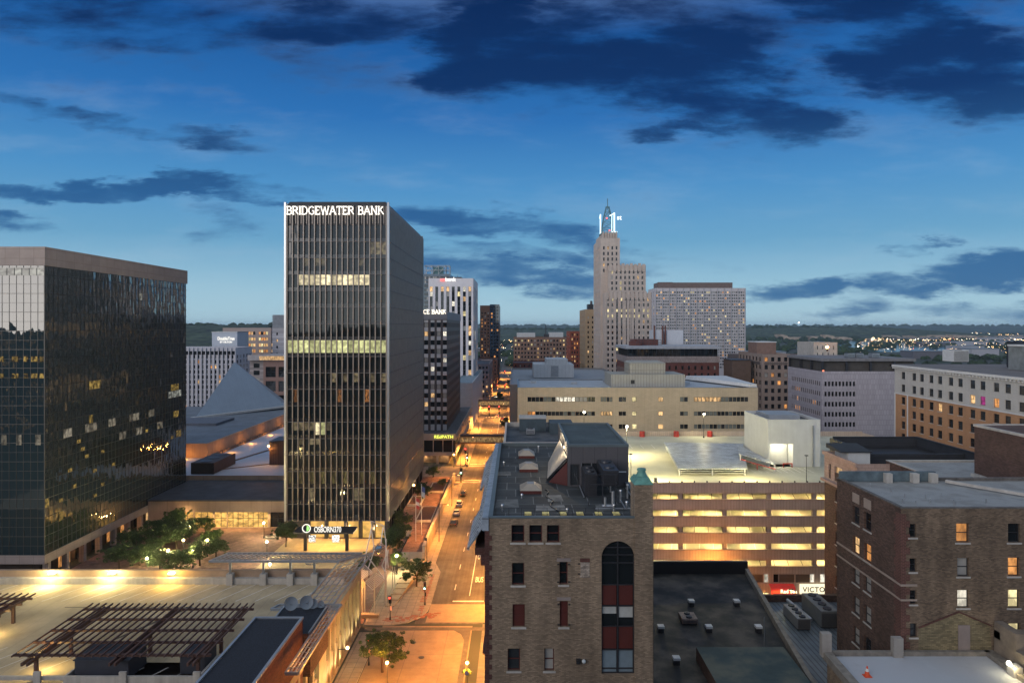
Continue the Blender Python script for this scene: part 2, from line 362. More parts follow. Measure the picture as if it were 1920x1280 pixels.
class WinSet:
    """puts the windows of one building: the first `cap` as parts of their own, the rest as one part of kind stuff"""
    def __init__(s, root, cap=98): s.root, s.cap, s.n, s.rest, s.mats = root, cap, 0, MB(), []
    def add(s, side, f, holes, pick, frame, style='far', d=.3, sill=None, name='window'):
        base = wloc(s.root)
        for (i, j, p, r, z0, z1) in holes:
            pane = pick(i, j); w = r-p; h = z1-z0
            if s.n < s.cap:
                o = bpy.data.objects.new(name, mesh_window(w, h, pane, frame, style)); C.objects.link(o); o.parent = s.root
                o.location = Vector(fp(side, f, (p+r)/2, z0, d-.003))-base; o.rotation_euler = (0, 0, ROT[side]); s.n += 1
                if sill:
                    k = ('sill', round(w, 2), sill.name)
                    if k not in KIDS:
                        b = MB(); b.box(-w/2-.12, w/2+.12, -d-.07, -d+.12, -.16, -.012, 0); KIDS[k] = b.mesh('sill', [sill])
                    q = bpy.data.objects.new('sill', KIDS[k]); C.objects.link(q); q.parent = o
            else:
                if pane not in s.mats: s.mats.append(pane)
                s.rest.poly([fp(side, f, p, z0, d-.003), fp(side, f, r, z0, d-.003), fp(side, f, r, z1, d-.003), fp(side, f, p, z1, d-.003)], s.mats.index(pane), side in 'LB')
    def done(s):
        if s.rest.v:
            o = s.rest.build('windows', s.mats, s.root); o['kind'] = 'stuff'
def picker(seed, p, lits=('warm', 'yellow'), blind=.12, dark='dark'):
    r = random.Random(seed)
    def f(i, j):
        a = r.random()
        if a < p: return G[r.choice(lits)]
        if a < p+blind: return G['blind']
        return G[dark]
    return f
def even(a0, a1, n, wf, margin=0.0):
    a0 += margin; a1 -= margin; s = (a1-a0)/n
    return [(a0+s*(i+.5-wf/2), a0+s*(i+.5+wf/2)) for i in range(n)]
def floors(ztop, n, fh, wh): return [(ztop-fh*i-wh, ztop-fh*i) for i in range(n)][::-1]
def shell(mb, x0, x1, y0, y1, z0, z1, open_sides, m=0):
    """plain faces of the sides that get no openings"""
    for sd, f, a0, a1 in (('F', y0, x0, x1), ('B', y1, x0, x1), ('L', x0, y0, y1), ('R', x1, y0, y1)):
        if sd not in open_sides: facade(mb, sd, f, a0, a1, z0, z1, [], [], m)
def roof_slab(root, x0, x1, y0, y1, z1, mat, par=.0, pmat_=None, t=.35, name='roof'):
    """roof sheet sunk behind a parapet of height par"""
    b = MB(); b.poly([(x0+t, y0+t, z1-par), (x1-t, y0+t, z1-par), (x1-t, y1-t, z1-par), (x0+t, y1-t, z1-par)])
    r = b.build(name, mat, root)
    if par > 0:
        c = MB()
        for (a, bb, cc, dd) in ((x0, x1, y0, y0+t), (x0, x1, y1-t, y1), (x0, x0+t, y0+t, y1-t), (x1-t, x1, y0+t, y1-t)):
            c.box(a-.04, bb+.04, cc-.04, dd+.04, z1-.02, z1+.10)
            c.box(a+.01, bb-.01, cc+.01, dd-.01, z1-par-.05, z1-.02)
        c.build('parapet', pmat_ or mat, root)
    return r
def block(name, label, cat, x0, x1, y0, y1, z1, wall, roof, specs, fh=3.5, wh=1.8, nf=10, top=1.6, seed=1, p=.2, lits=('warm', 'yellow'), blind=.1,
          cap=98, par=.8, frame=None, style='far', d=.3, trim=None, dark='dark', group=None, z0=0):
    """generic building; specs {side: (columns, width fraction)}"""
    root = thing(name, label, cat, ((x0+x1)/2, (y0+y1)/2, z0), 0, group)
    w = MB(); ws = WinSet(root, cap); pk = picker(seed, p, lits, blind, dark); fr = frame or M['dark_metal']
    rows = floors(z1-top, nf, fh, wh)
    for sd, (n, wf) in specs.items():
        f, a0, a1 = {'F': (y0, x0, x1), 'L': (x0, y0, y1), 'R': (x1, y0, y1)}[sd]
        cols = n if isinstance(n, list) else even(a0, a1, n, wf, .5)
        hs = facade(w, sd, f, a0, a1, z0, z1, cols, rows, 0, d)
        hs.sort(key=lambda q: -q[4])
        ws.add(sd, f, hs, pk, fr, style, d)
    ws.done(); shell(w, x0, x1, y0, y1, z0, z1, specs)
    w.build('wall', wall, root)
    roof_slab(root, x0, x1, y0, y1, z1, roof, par, trim or wall)
    return root
# ---- lettering
def text(s, loc, size, mat, parent=None, rz=0, depth=.06, name='lettering', xs=1.0, align='CENTER', flat=False, bold=0.0, track=1.0):
    c = bpy.data.curves.new('lettering', 'FONT'); c.body = s; c.size = size; c.extrude = depth; c.align_x = align; c.offset = bold; c.space_character = track
    t = bpy.data.objects.new('tmp', c); C.objects.link(t); bpy.context.view_layer.update()
    me = bpy.data.meshes.new_from_object(t.evaluated_get(bpy.context.evaluated_depsgraph_get())); bpy.data.objects.remove(t)
    me.materials.clear(); me.materials.append(mat); me.name = name
    o = bpy.data.objects.new(name, me); C.objects.link(o); base = Vector((0, 0, 0))
    if parent is not None: o.parent = parent; base = wloc(parent)
    o.location = Vector(loc)-base; o.rotation_euler = (0 if flat else math.pi/2, 0, rz); o.scale = (xs, 1, 1)
    return o
GLY = {  # serif capitals as strokes in a 1-high box: (width, strokes)
 'B': (.66, [[(.1, 0), (.1, 1)], [(.1, 1), (.4, 1), (.55, .9), (.55, .66), (.4, .54), (.1, .54)], [(.4, .54), (.6, .43), (.6, .13), (.42, 0), (.1, 0)]]),
 'R': (.70, [[(.1, 0), (.1, 1)], [(.1, 1), (.42, 1), (.57, .88), (.57, .62), (.42, .5), (.1, .5)], [(.36, .5), (.68, 0)]]),
 'I': (.26, [[(.13, 0), (.13, 1)]]), 'D': (.76, [[(.1, 0), (.1, 1)], [(.1, 1), (.42, 1), (.64, .82), (.7, .5), (.64, .18), (.42, 0), (.1, 0)]]),
 'G': (.76, [[(.68, .82), (.5, 1), (.28, .97), (.08, .72), (.06, .35), (.24, .05), (.48, 0), (.68, .1), (.68, .45), (.5, .45)]]),
 'E': (.60, [[(.1, 0), (.1, 1)], [(.1, 1), (.53, 1), (.53, .86)], [(.1, .53), (.44, .53)], [(.1, 0), (.56, 0), (.56, .16)]]),
 'W': (1.06, [[(.06, 1), (.3, 0)], [(.3, 0), (.53, .95)], [(.53, .95), (.78, 0)], [(.78, 0), (1.0, 1)]]),
 'A': (.78, [[(.04, 0), (.38, 1)], [(.38, 1), (.74, 0)], [(.16, .33), (.61, .33)]]), 'T': (.68, [[(.34, 0), (.34, 1)], [(.04, .86), (.04, 1), (.64, 1), (.64, .86)]]),
 'N': (.80, [[(.1, 0), (.1, 1)], [(.1, 1), (.7, 0)], [(.7, 0), (.7, 1)]]), 'K': (.74, [[(.1, 0), (.1, 1)], [(.1, .42), (.6, 1)], [(.28, .6), (.7, 0)]]),
 'C': (.70, [[(.64, .84), (.45, 1), (.24, .95), (.07, .68), (.07, .32), (.24, .05), (.45, 0), (.66, .16)]]), ' ': (.36, []),
}
def serif_text(s, x0, x1, y, z0, h, mat, parent, name='lettering'):
    tot = sum(GLY[c][0]+.09 for c in s)-.09; k = (x1-x0)/tot; x = x0; mb = MB(); e = 0
    for c in s:
        w, st = GLY[c]
        for pl in st:
            for a, b in zip(pl, pl[1:]):
                e = (e+1) % 7; yy = y-.006*e
                diag = abs(a[0]-b[0]) > .02 and abs(a[1]-b[1]) > .02
                mb.bar((x+a[0]*k, yy, z0+a[1]*h), (x+b[0]*k, yy, z0+b[1]*h), (.085*h)*(1.15 if abs(a[0]-b[0]) < .02 else .85 if diag else .62), .2, 0)
            for (p, o_) in ((pl[0], pl[1]), (pl[-1], pl[-2])):
                if abs(p[0]-o_[0]) < abs(p[1]-o_[1])*.6+1e-6 and p[1] in (0, 1) and c not in 'GC':
                    e = (e+1) % 7; mb.bar((x+(p[0]-.1)*k, y-.05-.006*e, z0+p[1]*h), (x+(p[0]+.1)*k, y-.05-.006*e, z0+p[1]*h), .07*h, .2, 0)
        x += (w+.09)*k
    return mb.build(name, mat, parent)
def glow(name, col, s): return pmat(name, (.2, .2, .2), .5, n=0, emit=col, es=s)
SIGN_W = glow('sign_white_light', (1, .93, .82), 3.0)
SODIUM = (1.0, .37, .06); WARM = (1.0, .72, .34); YEL = (1.0, .80, .38)
# ------------------------------------------------------------------ more helpers
def rect_wall(mb, side, f, a0, a1, z0, z1, rects, m=0, d=.3, mr=None):
    """wall with any set of rectangular openings (a0, a1, z0, z1)"""
    fl = side in 'LB'; mr = m if mr is None else mr
    xs = sorted({a0, a1, *[q for r in rects for q in r[:2]]}); zs = sorted({z0, z1, *[q for r in rects for q in r[2:4]]})
    for p, r in zip(xs, xs[1:]):
        run = None
        for s, t in list(zip(zs, zs[1:]))+[(z1, z1)]:
            hole = t == s or any(q[0]-1e-6 <= p and r <= q[1]+1e-6 and q[2]-1e-6 <= s and t <= q[3]+1e-6 for q in rects)
            if not hole and run is None: run = s
            if hole and run is not None:
                mb.poly([fp(side, f, p, run), fp(side, f, r, run), fp(side, f, r, s), fp(side, f, p, s)], m, fl); run = None
    for (p, r, s, t) in [q[:4] for q in rects]:
        for A, B in (((p, s), (r, s)), ((r, s), (r, t)), ((r, t), (p, t)), ((p, t), (p, s))):
            mb.poly([fp(side, f, A[0], A[1]), fp(side, f, B[0], B[1]), fp(side, f, B[0], B[1], d), fp(side, f, A[0], A[1], d)], mr, not fl)
    return [(i, 0)+tuple(q[:4]) for i, q in enumerate(rects)]
def strip(name, mat, pts, z, kind='structure'):
    b = MB(); b.poly([(p[0], p[1], z) for p in pts]); return struct(name, b, mat)
def rect(x0, x1, y0, y1): return [(x0, y0), (x1, y0), (x1, y1), (x0, y1)]

# ------------------------------------------------------------------ ground, streets, pavements
M['ground'] = pmat('city_ground', (.060, .062, .058), .95, n=.45, sc=.012, col2=(.028, .045, .024))
strip('ground', M['ground'], rect(-12000, 12000, -300, 16000), 0)
strip('street', M['asphalt'], rect(-18.4, -6, 124, 1700), .03)
strip('cross_street', M['asphalt_old'], rect(-6, 300, 100, 124), .035)
M['cross'] = pmat('intersection_concrete', (.26, .19, .13), .85, n=.22, sc=.35, brick=(6, 4.5, (.16, .13, .11), .05, 0, .05, 1))
strip('road', M['cross'], rect(-24, -7.8, 40, 123.2), .04)
strip('road', pmat('crosswalk_concrete', (.30, .225, .15), .85, n=.15, sc=.5), rect(-16.5, -5.6, 124.6, 132.8), .06)
for y0, y1, x0, x1 in ((240, 264, -300, 300), (414, 430, -200, 200), (560, 576, -300, 300), (740, 756, -300, 300)):
    strip('cross_street', M['asphalt_old'], rect(x0, x1, y0, y1), .025)
b = MB()
for q in ([(-27, 121.3), (-12, 121.3), (-12, 122.6), (-27, 122.6)], [(-12, 121.3), (-5.2, 121.3), (-5.2, 122.6), (-12, 122.6)], [(-8.9, 60), (-8.0, 60), (-8.0, 121.3), (-8.9, 121.3)], [(-11, 121.3), (-9.6, 119.8), (-8.9, 117.5), (-8.9, 121.3)]): b.poly([(p[0], p[1], .075) for p in q])
struct('road', b, pmat('gutter_patch', (.10, .09, .08), .9, n=.3, sc=.8))
strip('sidewalk', M['concrete'], rect(-7.78, -5.0, 40, 99.6), .15)
def kerbed(name, pts, mat, h=.15):
    b = MB(); b.prism(pts, 0.01, h, 1, 0); return struct(name, b, [mat, M['concrete_pale']])
corner = [(-27.6, 123.4), (-22.5, 123.4), (-19.6, 124.6), (-17.6, 126.8), (-16.7, 129.5), (-16.5, 133), (-16.5, 150), (-18.3, 156), (-18.3, 238), (-21, 238), (-21, 160), (-27.6, 150)]
kerbed('sidewalk', corner, M['sidewalk'])
kerbed('sidewalk', rect(-27.5, -24.1, 40, 120.4), M['sidewalk'])
kerbed('sidewalk', rect(-5.95, -2.4, 133, 239), M['sidewalk'])
kerbed('sidewalk', rect(-7.75, -2.4, 40, 99), M['sidewalk'], .16)
kerbed('sidewalk', rect(-23.3, -18.5, 266, 412), M['sidewalk'])
kerbed('sidewalk', rect(-5.9, -2.4, 266, 412), M['sidewalk'])
kerbed('sidewalk', rect(-23.3, -18.5, 432, 558), M['sidewalk'])
kerbed('sidewalk', rect(-5.9, -2.4, 432, 558), M['sidewalk'])
kerbed('sidewalk', rect(12.5, 90, 124.5, 127.9), M['sidewalk'])
kerbed('pavement', [(-99, 124), (-27.8, 124), (-27.8, 150.3), (-27.8, 173), (-99, 182)], M['pavers'], .12)
kerbed('pavement', [(-66, 183), (-99, 182.2), (-66, 178), (-58.9, 174), (-58.9, 183)], M['pavers'], .12)
# warm brick bands on the corner
b = MB()
for i in range(46):
    t = i/45; x = -24+9.5*t+R.uniform(-.4, .4); y = 124.6+2.2*abs(t-.2)+R.uniform(0, 2.4)
    b.box(x-.35, x+.35, y-.2, y+.2, .14, .156+.0005*i)
for i in range(26): b.box(-18.2+R.uniform(-.8, .5), -17.6, 128+i*.8, 128.5+i*.8, .14, .157+.0005*i)
o = b.build('pavement', pmat('red_brick_inlay', (.30, .12, .08), .9, n=.3, sc=2)); tag(o, kind='structure')
# lane paint
def paint(name, rs, z=.055):
    b = MB()
    for q in rs: b.poly([(q[0], q[2], z), (q[1], q[2], z), (q[1], q[3], z), (q[0], q[3], z)])
    return struct(name, b, M['paint'])
paint('road_markings', [(-12.57, -12.42, y, y+3) for y in range(140, 238, 12)]+[(-12.57, -12.42, y, y+3) for y in range(268, 700, 12)]
      + [(-9.35, -9.2, 137, 236), (-9.35, -9.2, 268, 410)])
paint('road_markings', [(-12.4, -6.3, 134, 134.5)])
paint('road_markings', [(-18.2, -6, 236.3, 236.8), (-18.2, -6, 239.3, 239.8), (-18.2, -6, 264.5, 265), (-18.2, -6, 268, 268.4)]+[(x, x+.9, 405, 408) for x in [-18+1.8*i for i in range(7)]])
for s, yy in (('BUS', 144.3), ('ONLY', 158.6)):
    t = text(s, (-7.75, yy, .06), 1.0, M['paint'], None, 0, .001, 'road_lettering', xs=1.0, flat=True, bold=.012)
    t.scale = (1.0 if s == 'BUS' else .86, 4.3, 1); tag(t, kind='structure')
b = MB()
for (px, py) in ((775, 1204), (790, 1232), (749, 1148), (872, 1010)):
    d = DZ(py); x = X(px, d); b.prism([(x+.55*math.cos(a*.524), d+.55*math.sin(a*.524)) for a in range(12)], .04, .072)
o = b.build('manhole_cover', M['dark_metal']); 
bpy.data.objects.remove(o)
for i, (px, py, lab) in enumerate(((775, 1204, 'round iron manhole cover in the middle of the orange lit intersection'), (790, 1232, 'round iron manhole cover nearer the bottom edge of the intersection'))):
    d = DZ(py); x = X(px, d); b = MB(); b.prism([(x+.5*math.cos(a*.524), d+.5*math.sin(a*.524)) for a in range(12)], .04, .07); tag(b.build('manhole_cover', M['dark_metal']), lab, 'manhole cover')

# ------------------------------------------------------------------ centre brick building (near)
TB = pmat('tan_brick', (.285, .212, .142), .9, n=.16, sc=.25, brick=(.30, .105, (.19, .15, .11), .015, .5, .30), bump=.6, streak=.25, sv=(.9, .9, .10))
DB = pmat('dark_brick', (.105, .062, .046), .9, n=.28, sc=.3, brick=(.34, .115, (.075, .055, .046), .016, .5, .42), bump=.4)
RB = pmat('red_brick', (.095, .036, .028), .9, n=.2, sc=.5, brick=(.42, .14, (.10, .06, .05), .016, .5, .25), bump=.4)
RUST = pmat('oxblood_paint', (.085, .018, .014), .55, n=.12, sc=1)
MEMB = pmat('roof_membrane_dark', (.034, .038, .038), .75, n=.35, sc=.35, brick=(2.6, 2.9, (.15, .155, .15), .05, .35, .40, 1), bump=.15)
TAR = pmat('roof_tar', (.016, .017, .017), .75, n=.6, sc=.3, col2=(.058, .050, .042), bump=.25)
def near_building():
    s = 22.07; xx = lambda px: (px-VX)/s; zz = lambda py: H-(py-HY)/s; D0 = 58.0
    x0, x1 = -2.3, 11.7; ztop = 37.75
    rt = thing('brick_building', 'tan brick building in the foreground with a tall arched window and a dark flat roof', 'building', (4.7, 76, 0))
    w = MB(); P = lambda a, b, c, d: (xx(a), xx(b), zz(d), zz(c))
    sash = [P(959, 983, 984, 1016.5), P(992.5, 1016.5, 984, 1016.5), P(1025.5, 1049, 984, 1016.5), P(960, 983, 1054.5, 1096.5), P(1049, 1064.5, 1053, 1095.5),
            P(952, 975, 1215, 1257), P(1020.5, 1039, 1215, 1257)]
    shut = [P(961, 984, 1132, 1174.5), P(1049.5, 1065, 1126, 1174.5)]
    ax0, ax1 = xx(1128), xx(1189.5); r = (ax1-ax0)/2; azt = zz(1014); spring = azt-r; azb = zz(1263)
    arch = (ax0, ax1, azb, azt)
    hs = rect_wall(w, 'F', D0, x0, x1, 0, ztop, sash+shut+[arch], 0, .32)
    n = 14; cx = (ax0+ax1)/2                           # spandrels that round the head of the arch
    for sg in (-1, 1):
        ps = [(cx+sg*r*math.sin(a*math.pi/2/n), spring+r*math.cos(a*math.pi/2/n)) for a in range(n+1)]
        for p, q in zip(ps, ps[1:]):
            w.poly([(p[0], D0-.002, p[1]), (q[0], D0-.002, q[1]), (q[0], D0-.002, azt+.01), (p[0], D0-.002, azt+.01)], 0, sg < 0)
            w.poly([(p[0], D0, p[1]), (q[0], D0, q[1]), (q[0], D0+.32, q[1]), (p[0], D0+.32, p[1])])
    shell(w, x0, x1, D0, 95, 0, ztop, 'F')
    w.build('wall', TB, rt)
    ws = WinSet(rt); fr = RUST
    picks = [G['dark'], G['dark'], G['dark'], G['dark'], G['dark'], G['dark2'], G['blind']]
    ws.add('F', D0, hs[:7], lambda i, j: picks[i], fr, 'sash', .32, sill=M['concrete_pale'])
    for (a, b_, c, d) in shut:
        q = MB(); q.box(a, b_, D0+.22, D0+.3, c, d); q.box(a+.08, b_-.08, D0+.19, D0+.215, c+.1, (c+d)/2-.05); q.box(a+.08, b_-.08, D0+.19, D0+.215, (c+d)/2+.05, d-.1)
        sh = q.build('shutter', RUST, rt); q = MB(); q.box(a-.12, b_+.12, D0-.08, D0+.1, c-.17, c-.01); q.build('sill', M['concrete_pale'], sh)
    # stone lintels, hinge pins, patched opening
    for (a, b_, py) in ((1044, 1070, 1046), (1044, 1070, 1119)): q = MB(); q.box(xx(a), xx(b_), D0-.05, D0+.05, zz(py+6), zz(py)); q.build('lintel', pmat('lintel_stone', (.26, .22, .20), .9), rt)
    q = MB()
    for (a, b_, zt, zb) in ((1049, 1064.5, 1057, 1090), (1049.5, 1065, 1132, 1170), (1088, 1105.5, 1056, 1075)):
        for z in (zt, zb):
            q = MB(); q.box(xx(a)-.2, xx(a)-.02, D0-.09, D0-.01, zz(z)-.04, zz(z)+.04); q.build('hinge', M['black'], rt)
            if a < 1080: q = MB(); q.box(xx(b_)+.02, xx(b_)+.2, D0-.09, D0-.01, zz(z)-.04, zz(z)+.04); q.build('hinge', M['black'], rt)
    q = MB(); q.box(xx(1088.5), xx(1105.5), D0-.03, D0+.05, zz(1078), zz(1053.5)); q.box(xx(1087), xx(1107), D0-.07, D0+.05, zz(1081.5), zz(1078.5))
    q.build('bricked_opening', pmat('patched_brick', (.38, .32, .26), .9, n=.4, sc=3, brick=(.3, .12, (.2, .17, .14), .02)), rt)
    q = MB(); q.box(xx(1087.5), xx(1106), D0-.02, D0+.05, zz(1053.2), zz(1046)); q.build('brick_lintel', RB, rt)
    # tall arched window: glass, oxblood panels, blinds, mullion
    yb = D0+.3
    aw = MB(); bands = [(1014, 1097), (1137, 1175), (1219, 1263)]
    aw.poly([(ax0, yb, azb), (ax1, yb, azb), (ax1, yb, azt), (ax0, yb, azt)]); ao = aw.build('arched_window', G['dark'], rt)
    pn = []
    for t_, b_ in ((1097, 1137), (1175, 1219)):
        q = MB()
        for sg, (a, c) in enumerate(((ax0, cx), (cx, ax1))): q.box(a+.1, c-.1, yb-.06, yb-.02, zz(b_)+.08, zz(t_)-.06)
        q.build('spandrel_panel', RUST, ao)
    for (a, c, t_, b_) in ((ax0, cx, 1137, 1152), (cx, ax1, 1137, 1159), (ax0, cx, 1219.5, 1262), (cx, ax1, 1219.5, 1262)):
        q = MB(); q.poly([(a+.1, yb-.012, zz(b_)), (c-.1, yb-.012, zz(b_)), (c-.1, yb-.012, zz(t_)), (a+.1, yb-.012, zz(t_))])
        q.build('blind', pmat('roller_blind_grey', (.26, .31, .34) if t_ > 1200 else (.42, .44, .42), .5, n=.1, sc=2), ao) if t_ < 1200 else q.build('blind', pmat('roller_blind_blue', (.17, .23, .27), .5, n=.1, sc=2), ao)
    q = MB(); q.box(cx-.06, cx+.06, yb-.14, yb-.062, azb+.1, azt-.02)
    for py in (1027, 1041, 1056, 1097, 1137, 1175, 1219, 1254): q.box(ax0+.08, cx-.06, yb-.12, yb-.062, zz(py)-.05, zz(py)+.05); q.box(cx+.06, ax1-.08, yb-.12, yb-.062, zz(py)-.05, zz(py)+.05)
    q.box(ax0, ax0+.08, yb-.13, yb-.062, azb, spring); q.box(ax1-.08, ax1, yb-.13, yb-.062, azb, spring); q.box(ax0+.08, ax1-.08, yb-.13, yb-.062, azb, azb+.1)
    q.build('frame', M['dark_metal'], ao)
    # quoins on the street corner
    q = MB(); z = 1.0; k = 0
    while z < 36.6:
        q.box(x0-.33, x0+(.28 if k % 2 else .05), D0-.05, D0+(.4 if k % 2 else .8), z, z+.4, 0); z += .42; k += 1
    q.build('quoins', RB, rt)
    # roof, coping, metal eave on the street side
    roof_slab(rt, x0, x1, D0, 95, ztop, MEMB, .35, pmat('coping_dark', (.10, .13, .14), .5, n=.1), .3)
    q = MB(); BL = pmat('blue_grey_metal_roofing', (.28, .33, .38), .5, .15, n=.3, sc=1.3, brick=(40, 1.3, (.12, .15, .18), .05, 0, .12))
    for (ya, yb_, o_, zl) in ((58.3, 66.5, 1.75, 35.2), (66.9, 79, 1.15, 35.9), (79.4, 94.8, 1.75, 35.2)):
        t = [(x0-.25, ya, ztop-.25), (x0-.25, yb_, ztop-.25), (x0-o_, yb_, zl), (x0-o_, ya, zl)]
        q.hexa([(a, b_, c-.25) for a, b_, c in t][::-1], t[::-1], 0)
        yy = ya+.4
        while yy < yb_: q.bar((x0-.28, yy, ztop-.2), (x0-o_, yy, zl+.05), .07, .09); yy += 1.3
        q.box(x0-o_-.12, x0-o_+.1, ya, yb_, zl-.28, zl-.03)
    q.build('eave_roof', BL, rt)
    q = MB(); q.box(x0-1.2, x0-.02, 58.6, 94.5, 34.4, 35.0); q.box(x0-.7, x0-.02, 58.4, 94.6, 33.6, 34.4); q.box(x0-.5, x0-.34, D0-.1, 95, 26.2, 26.5)
    q.build('cornice', RB, rt)
    q = MB(); q.box(x0-.55, x0-.005, D0-.12, 94.9, 36.7, ztop+.06); q.build('gutter_coping', BL, rt)
    # chimney pier with copper cap
    q = MB(); q.box(xx(1190), xx(1223.5), D0-.12, 60.1, 0, 40.6); ch = q.build('chimney', TB, rt)
    q = MB(); c0 = pmat('green_copper', (.12, .30, .25), .6, .2, n=.25, sc=2); a, b_ = xx(1190)-.08, xx(1223.5)+.08
    q.hexa([(a, D0-.2, 40.6), (b_, D0-.2, 40.6), (b_, 60.2, 40.6), (a, 60.2, 40.6)], [(a+.3, D0+.2, 41.1), (b_-.3, D0+.2, 41.1), (b_-.3, 59.9, 41.1), (a+.3, 59.9, 41.1)])
    m_ = (a+b_)/2; q.tube((m_, 59, 41.1), (m_, 59, 41.6), .5, .3, 12); q.tube((m_, 59, 41.6), (m_, 59, 41.75), .42, .36, 12); q.build('copper_cap', c0, ch)
    # wall lamp and box low on the facade
    q = MB(); q.box(xx(1080), xx(1088), D0-.35, D0-.01, zz(1241), zz(1233)); wl = q.build('wall_lamp', M['black'], rt)
    q = MB(); q.ball((xx(1094), D0-.3, zz(1236)), .17); q.build('lamp_glass', pmat('lamp_glass_pale', (.5, .55, .55), .2), wl)
    # penthouse
    pz = 41.7; px0, px1, py0, py1 = 5.4, 11.72, 71, 87; zr = ztop-.35
    PH = pmat('penthouse_panels', (.085, .082, .088), .7, n=.1, sc=.5, brick=(1.2, 9, (.05, .05, .055), .03, 0, .05))
    q = MB(); dx0, dx1 = px0+.25, px0+1.25; wx0, wx1 = px0+1.4, px0+3.5
    hs = rect_wall(q, 'F', py0, px0, px1, zr, pz, [(dx0, dx1, zr+.12, zr+2.3), (wx0, wx1, zr+1.1, zr+2.4)], 0, .2)
    shell(q, px0, px1, py0, py1, zr, pz, 'F'); ph = q.build('penthouse', PH, rt)
    q = MB(); q.poly([(px0+.2, py0+.2, pz-.15), (px1-.2, py0+.2, pz-.15), (px1-.2, py1-.2, pz-.15), (px0+.2, py1-.2, pz-.15)])
    q.build('penthouse_roof', pmat('penthouse_roofing', (.055, .075, .075), .7, n=.3, sc=.3, brick=(5, 2, (.09, .1, .1), .04, 0, .1, 1)), ph)
    q = MB()
    for (a, b_, c, d) in ((px0, px1, py0, py0+.2), (px0, px1, py1-.2, py1), (px0, px0+.2, py0+.2, py1-.2), (px1-.2, px1, py0+.2, py1-.2)): q.box(a-.03, b_+.03, c-.03, d+.03, pz-.2, pz+.06)
    q.build('coping', pmat('coping_dark', (0, 0, 0)), ph)
    q = MB(); q.box(dx0, dx1, py0+.12, py0+.18, zr+.12, zr+2.3); dr = q.build('glass_door', G['dark2'], ph)
    q = MB()
    for a in (dx0, dx1-.1): q.box(a, a+.1, py0+.05, py0+.115, zr+.12, zr+2.3)
    q.box(dx0+.1, dx1-.1, py0+.05, py0+.115, zr+2.2, zr+2.3); q.build('frame', M['dark_metal'], dr)
    q = MB(); q.poly([(wx0, py0+.18, zr+1.1), (wx1, py0+.18, zr+1.1), (wx1, py0+.18, zr+2.4), (wx0, py0+.18, zr+2.4)]); wd = q.build('window', G['dark2'], ph)
    q = MB()
    for a in (wx0, (wx0+wx1)/2, wx1-.1): q.box(a, a+.1, py0+.04, py0+.175, zr+1.1, zr+2.4)
    q.build('frame', M['grey_metal'], wd)
    # lean-to skylight with light spilling out
    q = MB(); q.poly([(3.35, 73, zr+.3), (px0-.05, 71.4, zr+2.9), (px0-.05, 83, zr+2.9), (3.9, 82, zr+.3)])
    q.poly([(3.35, 73, zr+.3), (3.35, 73, zr+.15), (px0-.05, 71.4, zr+2.6), (px0-.05, 71.4, zr+2.9)])
    ln = q.build('lean_to_skylight', pmat('skylight_panel', (.50, .47, .42), .3, .4, n=.1, sc=1), rt)
    q = MB(); q.poly([(3.5, 72.8, zr+.02), (px0-.02, 71.1, zr+.02), (px0-.02, 71.2, zr+2.5)]); q.build('end_panel', RUST, ln)
    q = MB(); q.bar((3.3, 72.9, zr+.22), (px0-.05, 71.3, zr+2.85), .12); q.build('frame', M['black'], ln)
    q = MB(); q.box(px0-.16, px0-.06, 74.5, 74.9, zr+3.3, zr+3.5); lf = q.build('wall_light', glow('lamp_warm', (1, .75, .42), 8), rt)
    lamp_light(rt, (px0-.9, 74.7, zr+3.5), 190, (1, .78, .5), .1)
    lamp_light(rt, (px0-.9, 82, zr+3.4), 120, (1, .78, .5), .1)
    for i, (x, y, dx, dy) in enumerate(((-.8, 64, 2.2, 3.4), (1.2, 74, 2.4, 2.8), (3.2, 62.5, 2.8, 2), (8.2, 62.5, 1.8, 2.2), (-.6, 84, 1.8, 4), (3.8, 66, 1.5, 2.6), (-1.3, 77, 1.6, 2.2))):
        q = MB(); q.poly([(x-dx/2, y-dy/2, zr+.006+.002*i), (x+dx/2, y-dy/2+.2, zr+.006+.002*i), (x+dx/2-.1, y+dy/2, zr+.006+.002*i), (x-dx/2+.1, y+dy/2-.1, zr+.006+.002*i)]); q.build('roof_patch', pmat('roof_patch_%d' % (i % 3), [(.13, .135, .13), (.03, .033, .033), (.20, .195, .18)][i % 3], .8, n=.5, sc=.9), rt)
    for x, y, h_ in ((-1.2, 61.5, .5), (.6, 66, .35), (8.8, 61.2, .6), (10.2, 62.8, .45), (4.6, 61, .3), (-1.4, 81, .5), (3.0, 90, .8), (9.5, 68.5, .9), (10.8, 66, 1.3), (9.9, 64.5, 1.1)):
        q = MB(); q.tube((x, y, zr), (x, y, zr+h_), .09, .09, 8); q.tube((x, y, zr+h_), (x, y, zr+h_+.1), .15, .12, 8); q.build('vent_pipe', M['galv'], rt)
    for (p_, q_) in (((7.2, 61.6, zr+.2), (11.2, 61.6, zr+.2)), ((11.2, 61.6, zr+.2), (11.2, 69.5, zr+.2)), ((6.6, 66, zr+.15), (6.6, 70.8, zr+.15)), ((9.9, 61.6, zr+.2), (9.9, 64.4, zr+.2)), ((9.2, 70.5, zr+1.6), (11.4, 70.5, zr+1.6))):
        q = MB(); q.tube(p_, q_, .07, None, 6); q.build('conduit', M['galv'], rt)
    # parapet pads
    for i, px in enumerate((990, 1023, 1055.5, 1087, 1122, 1155)):
        q = MB(); a = X(px, 60.6); q.box(a-.3, a+.3, 60.1, 60.9, zr+.01, zr+.10); q.build('walk_pad', pmat('yellow_pad', (.85, .70, .25), .8, n=.5, sc=5), rt)
    return rt, zr
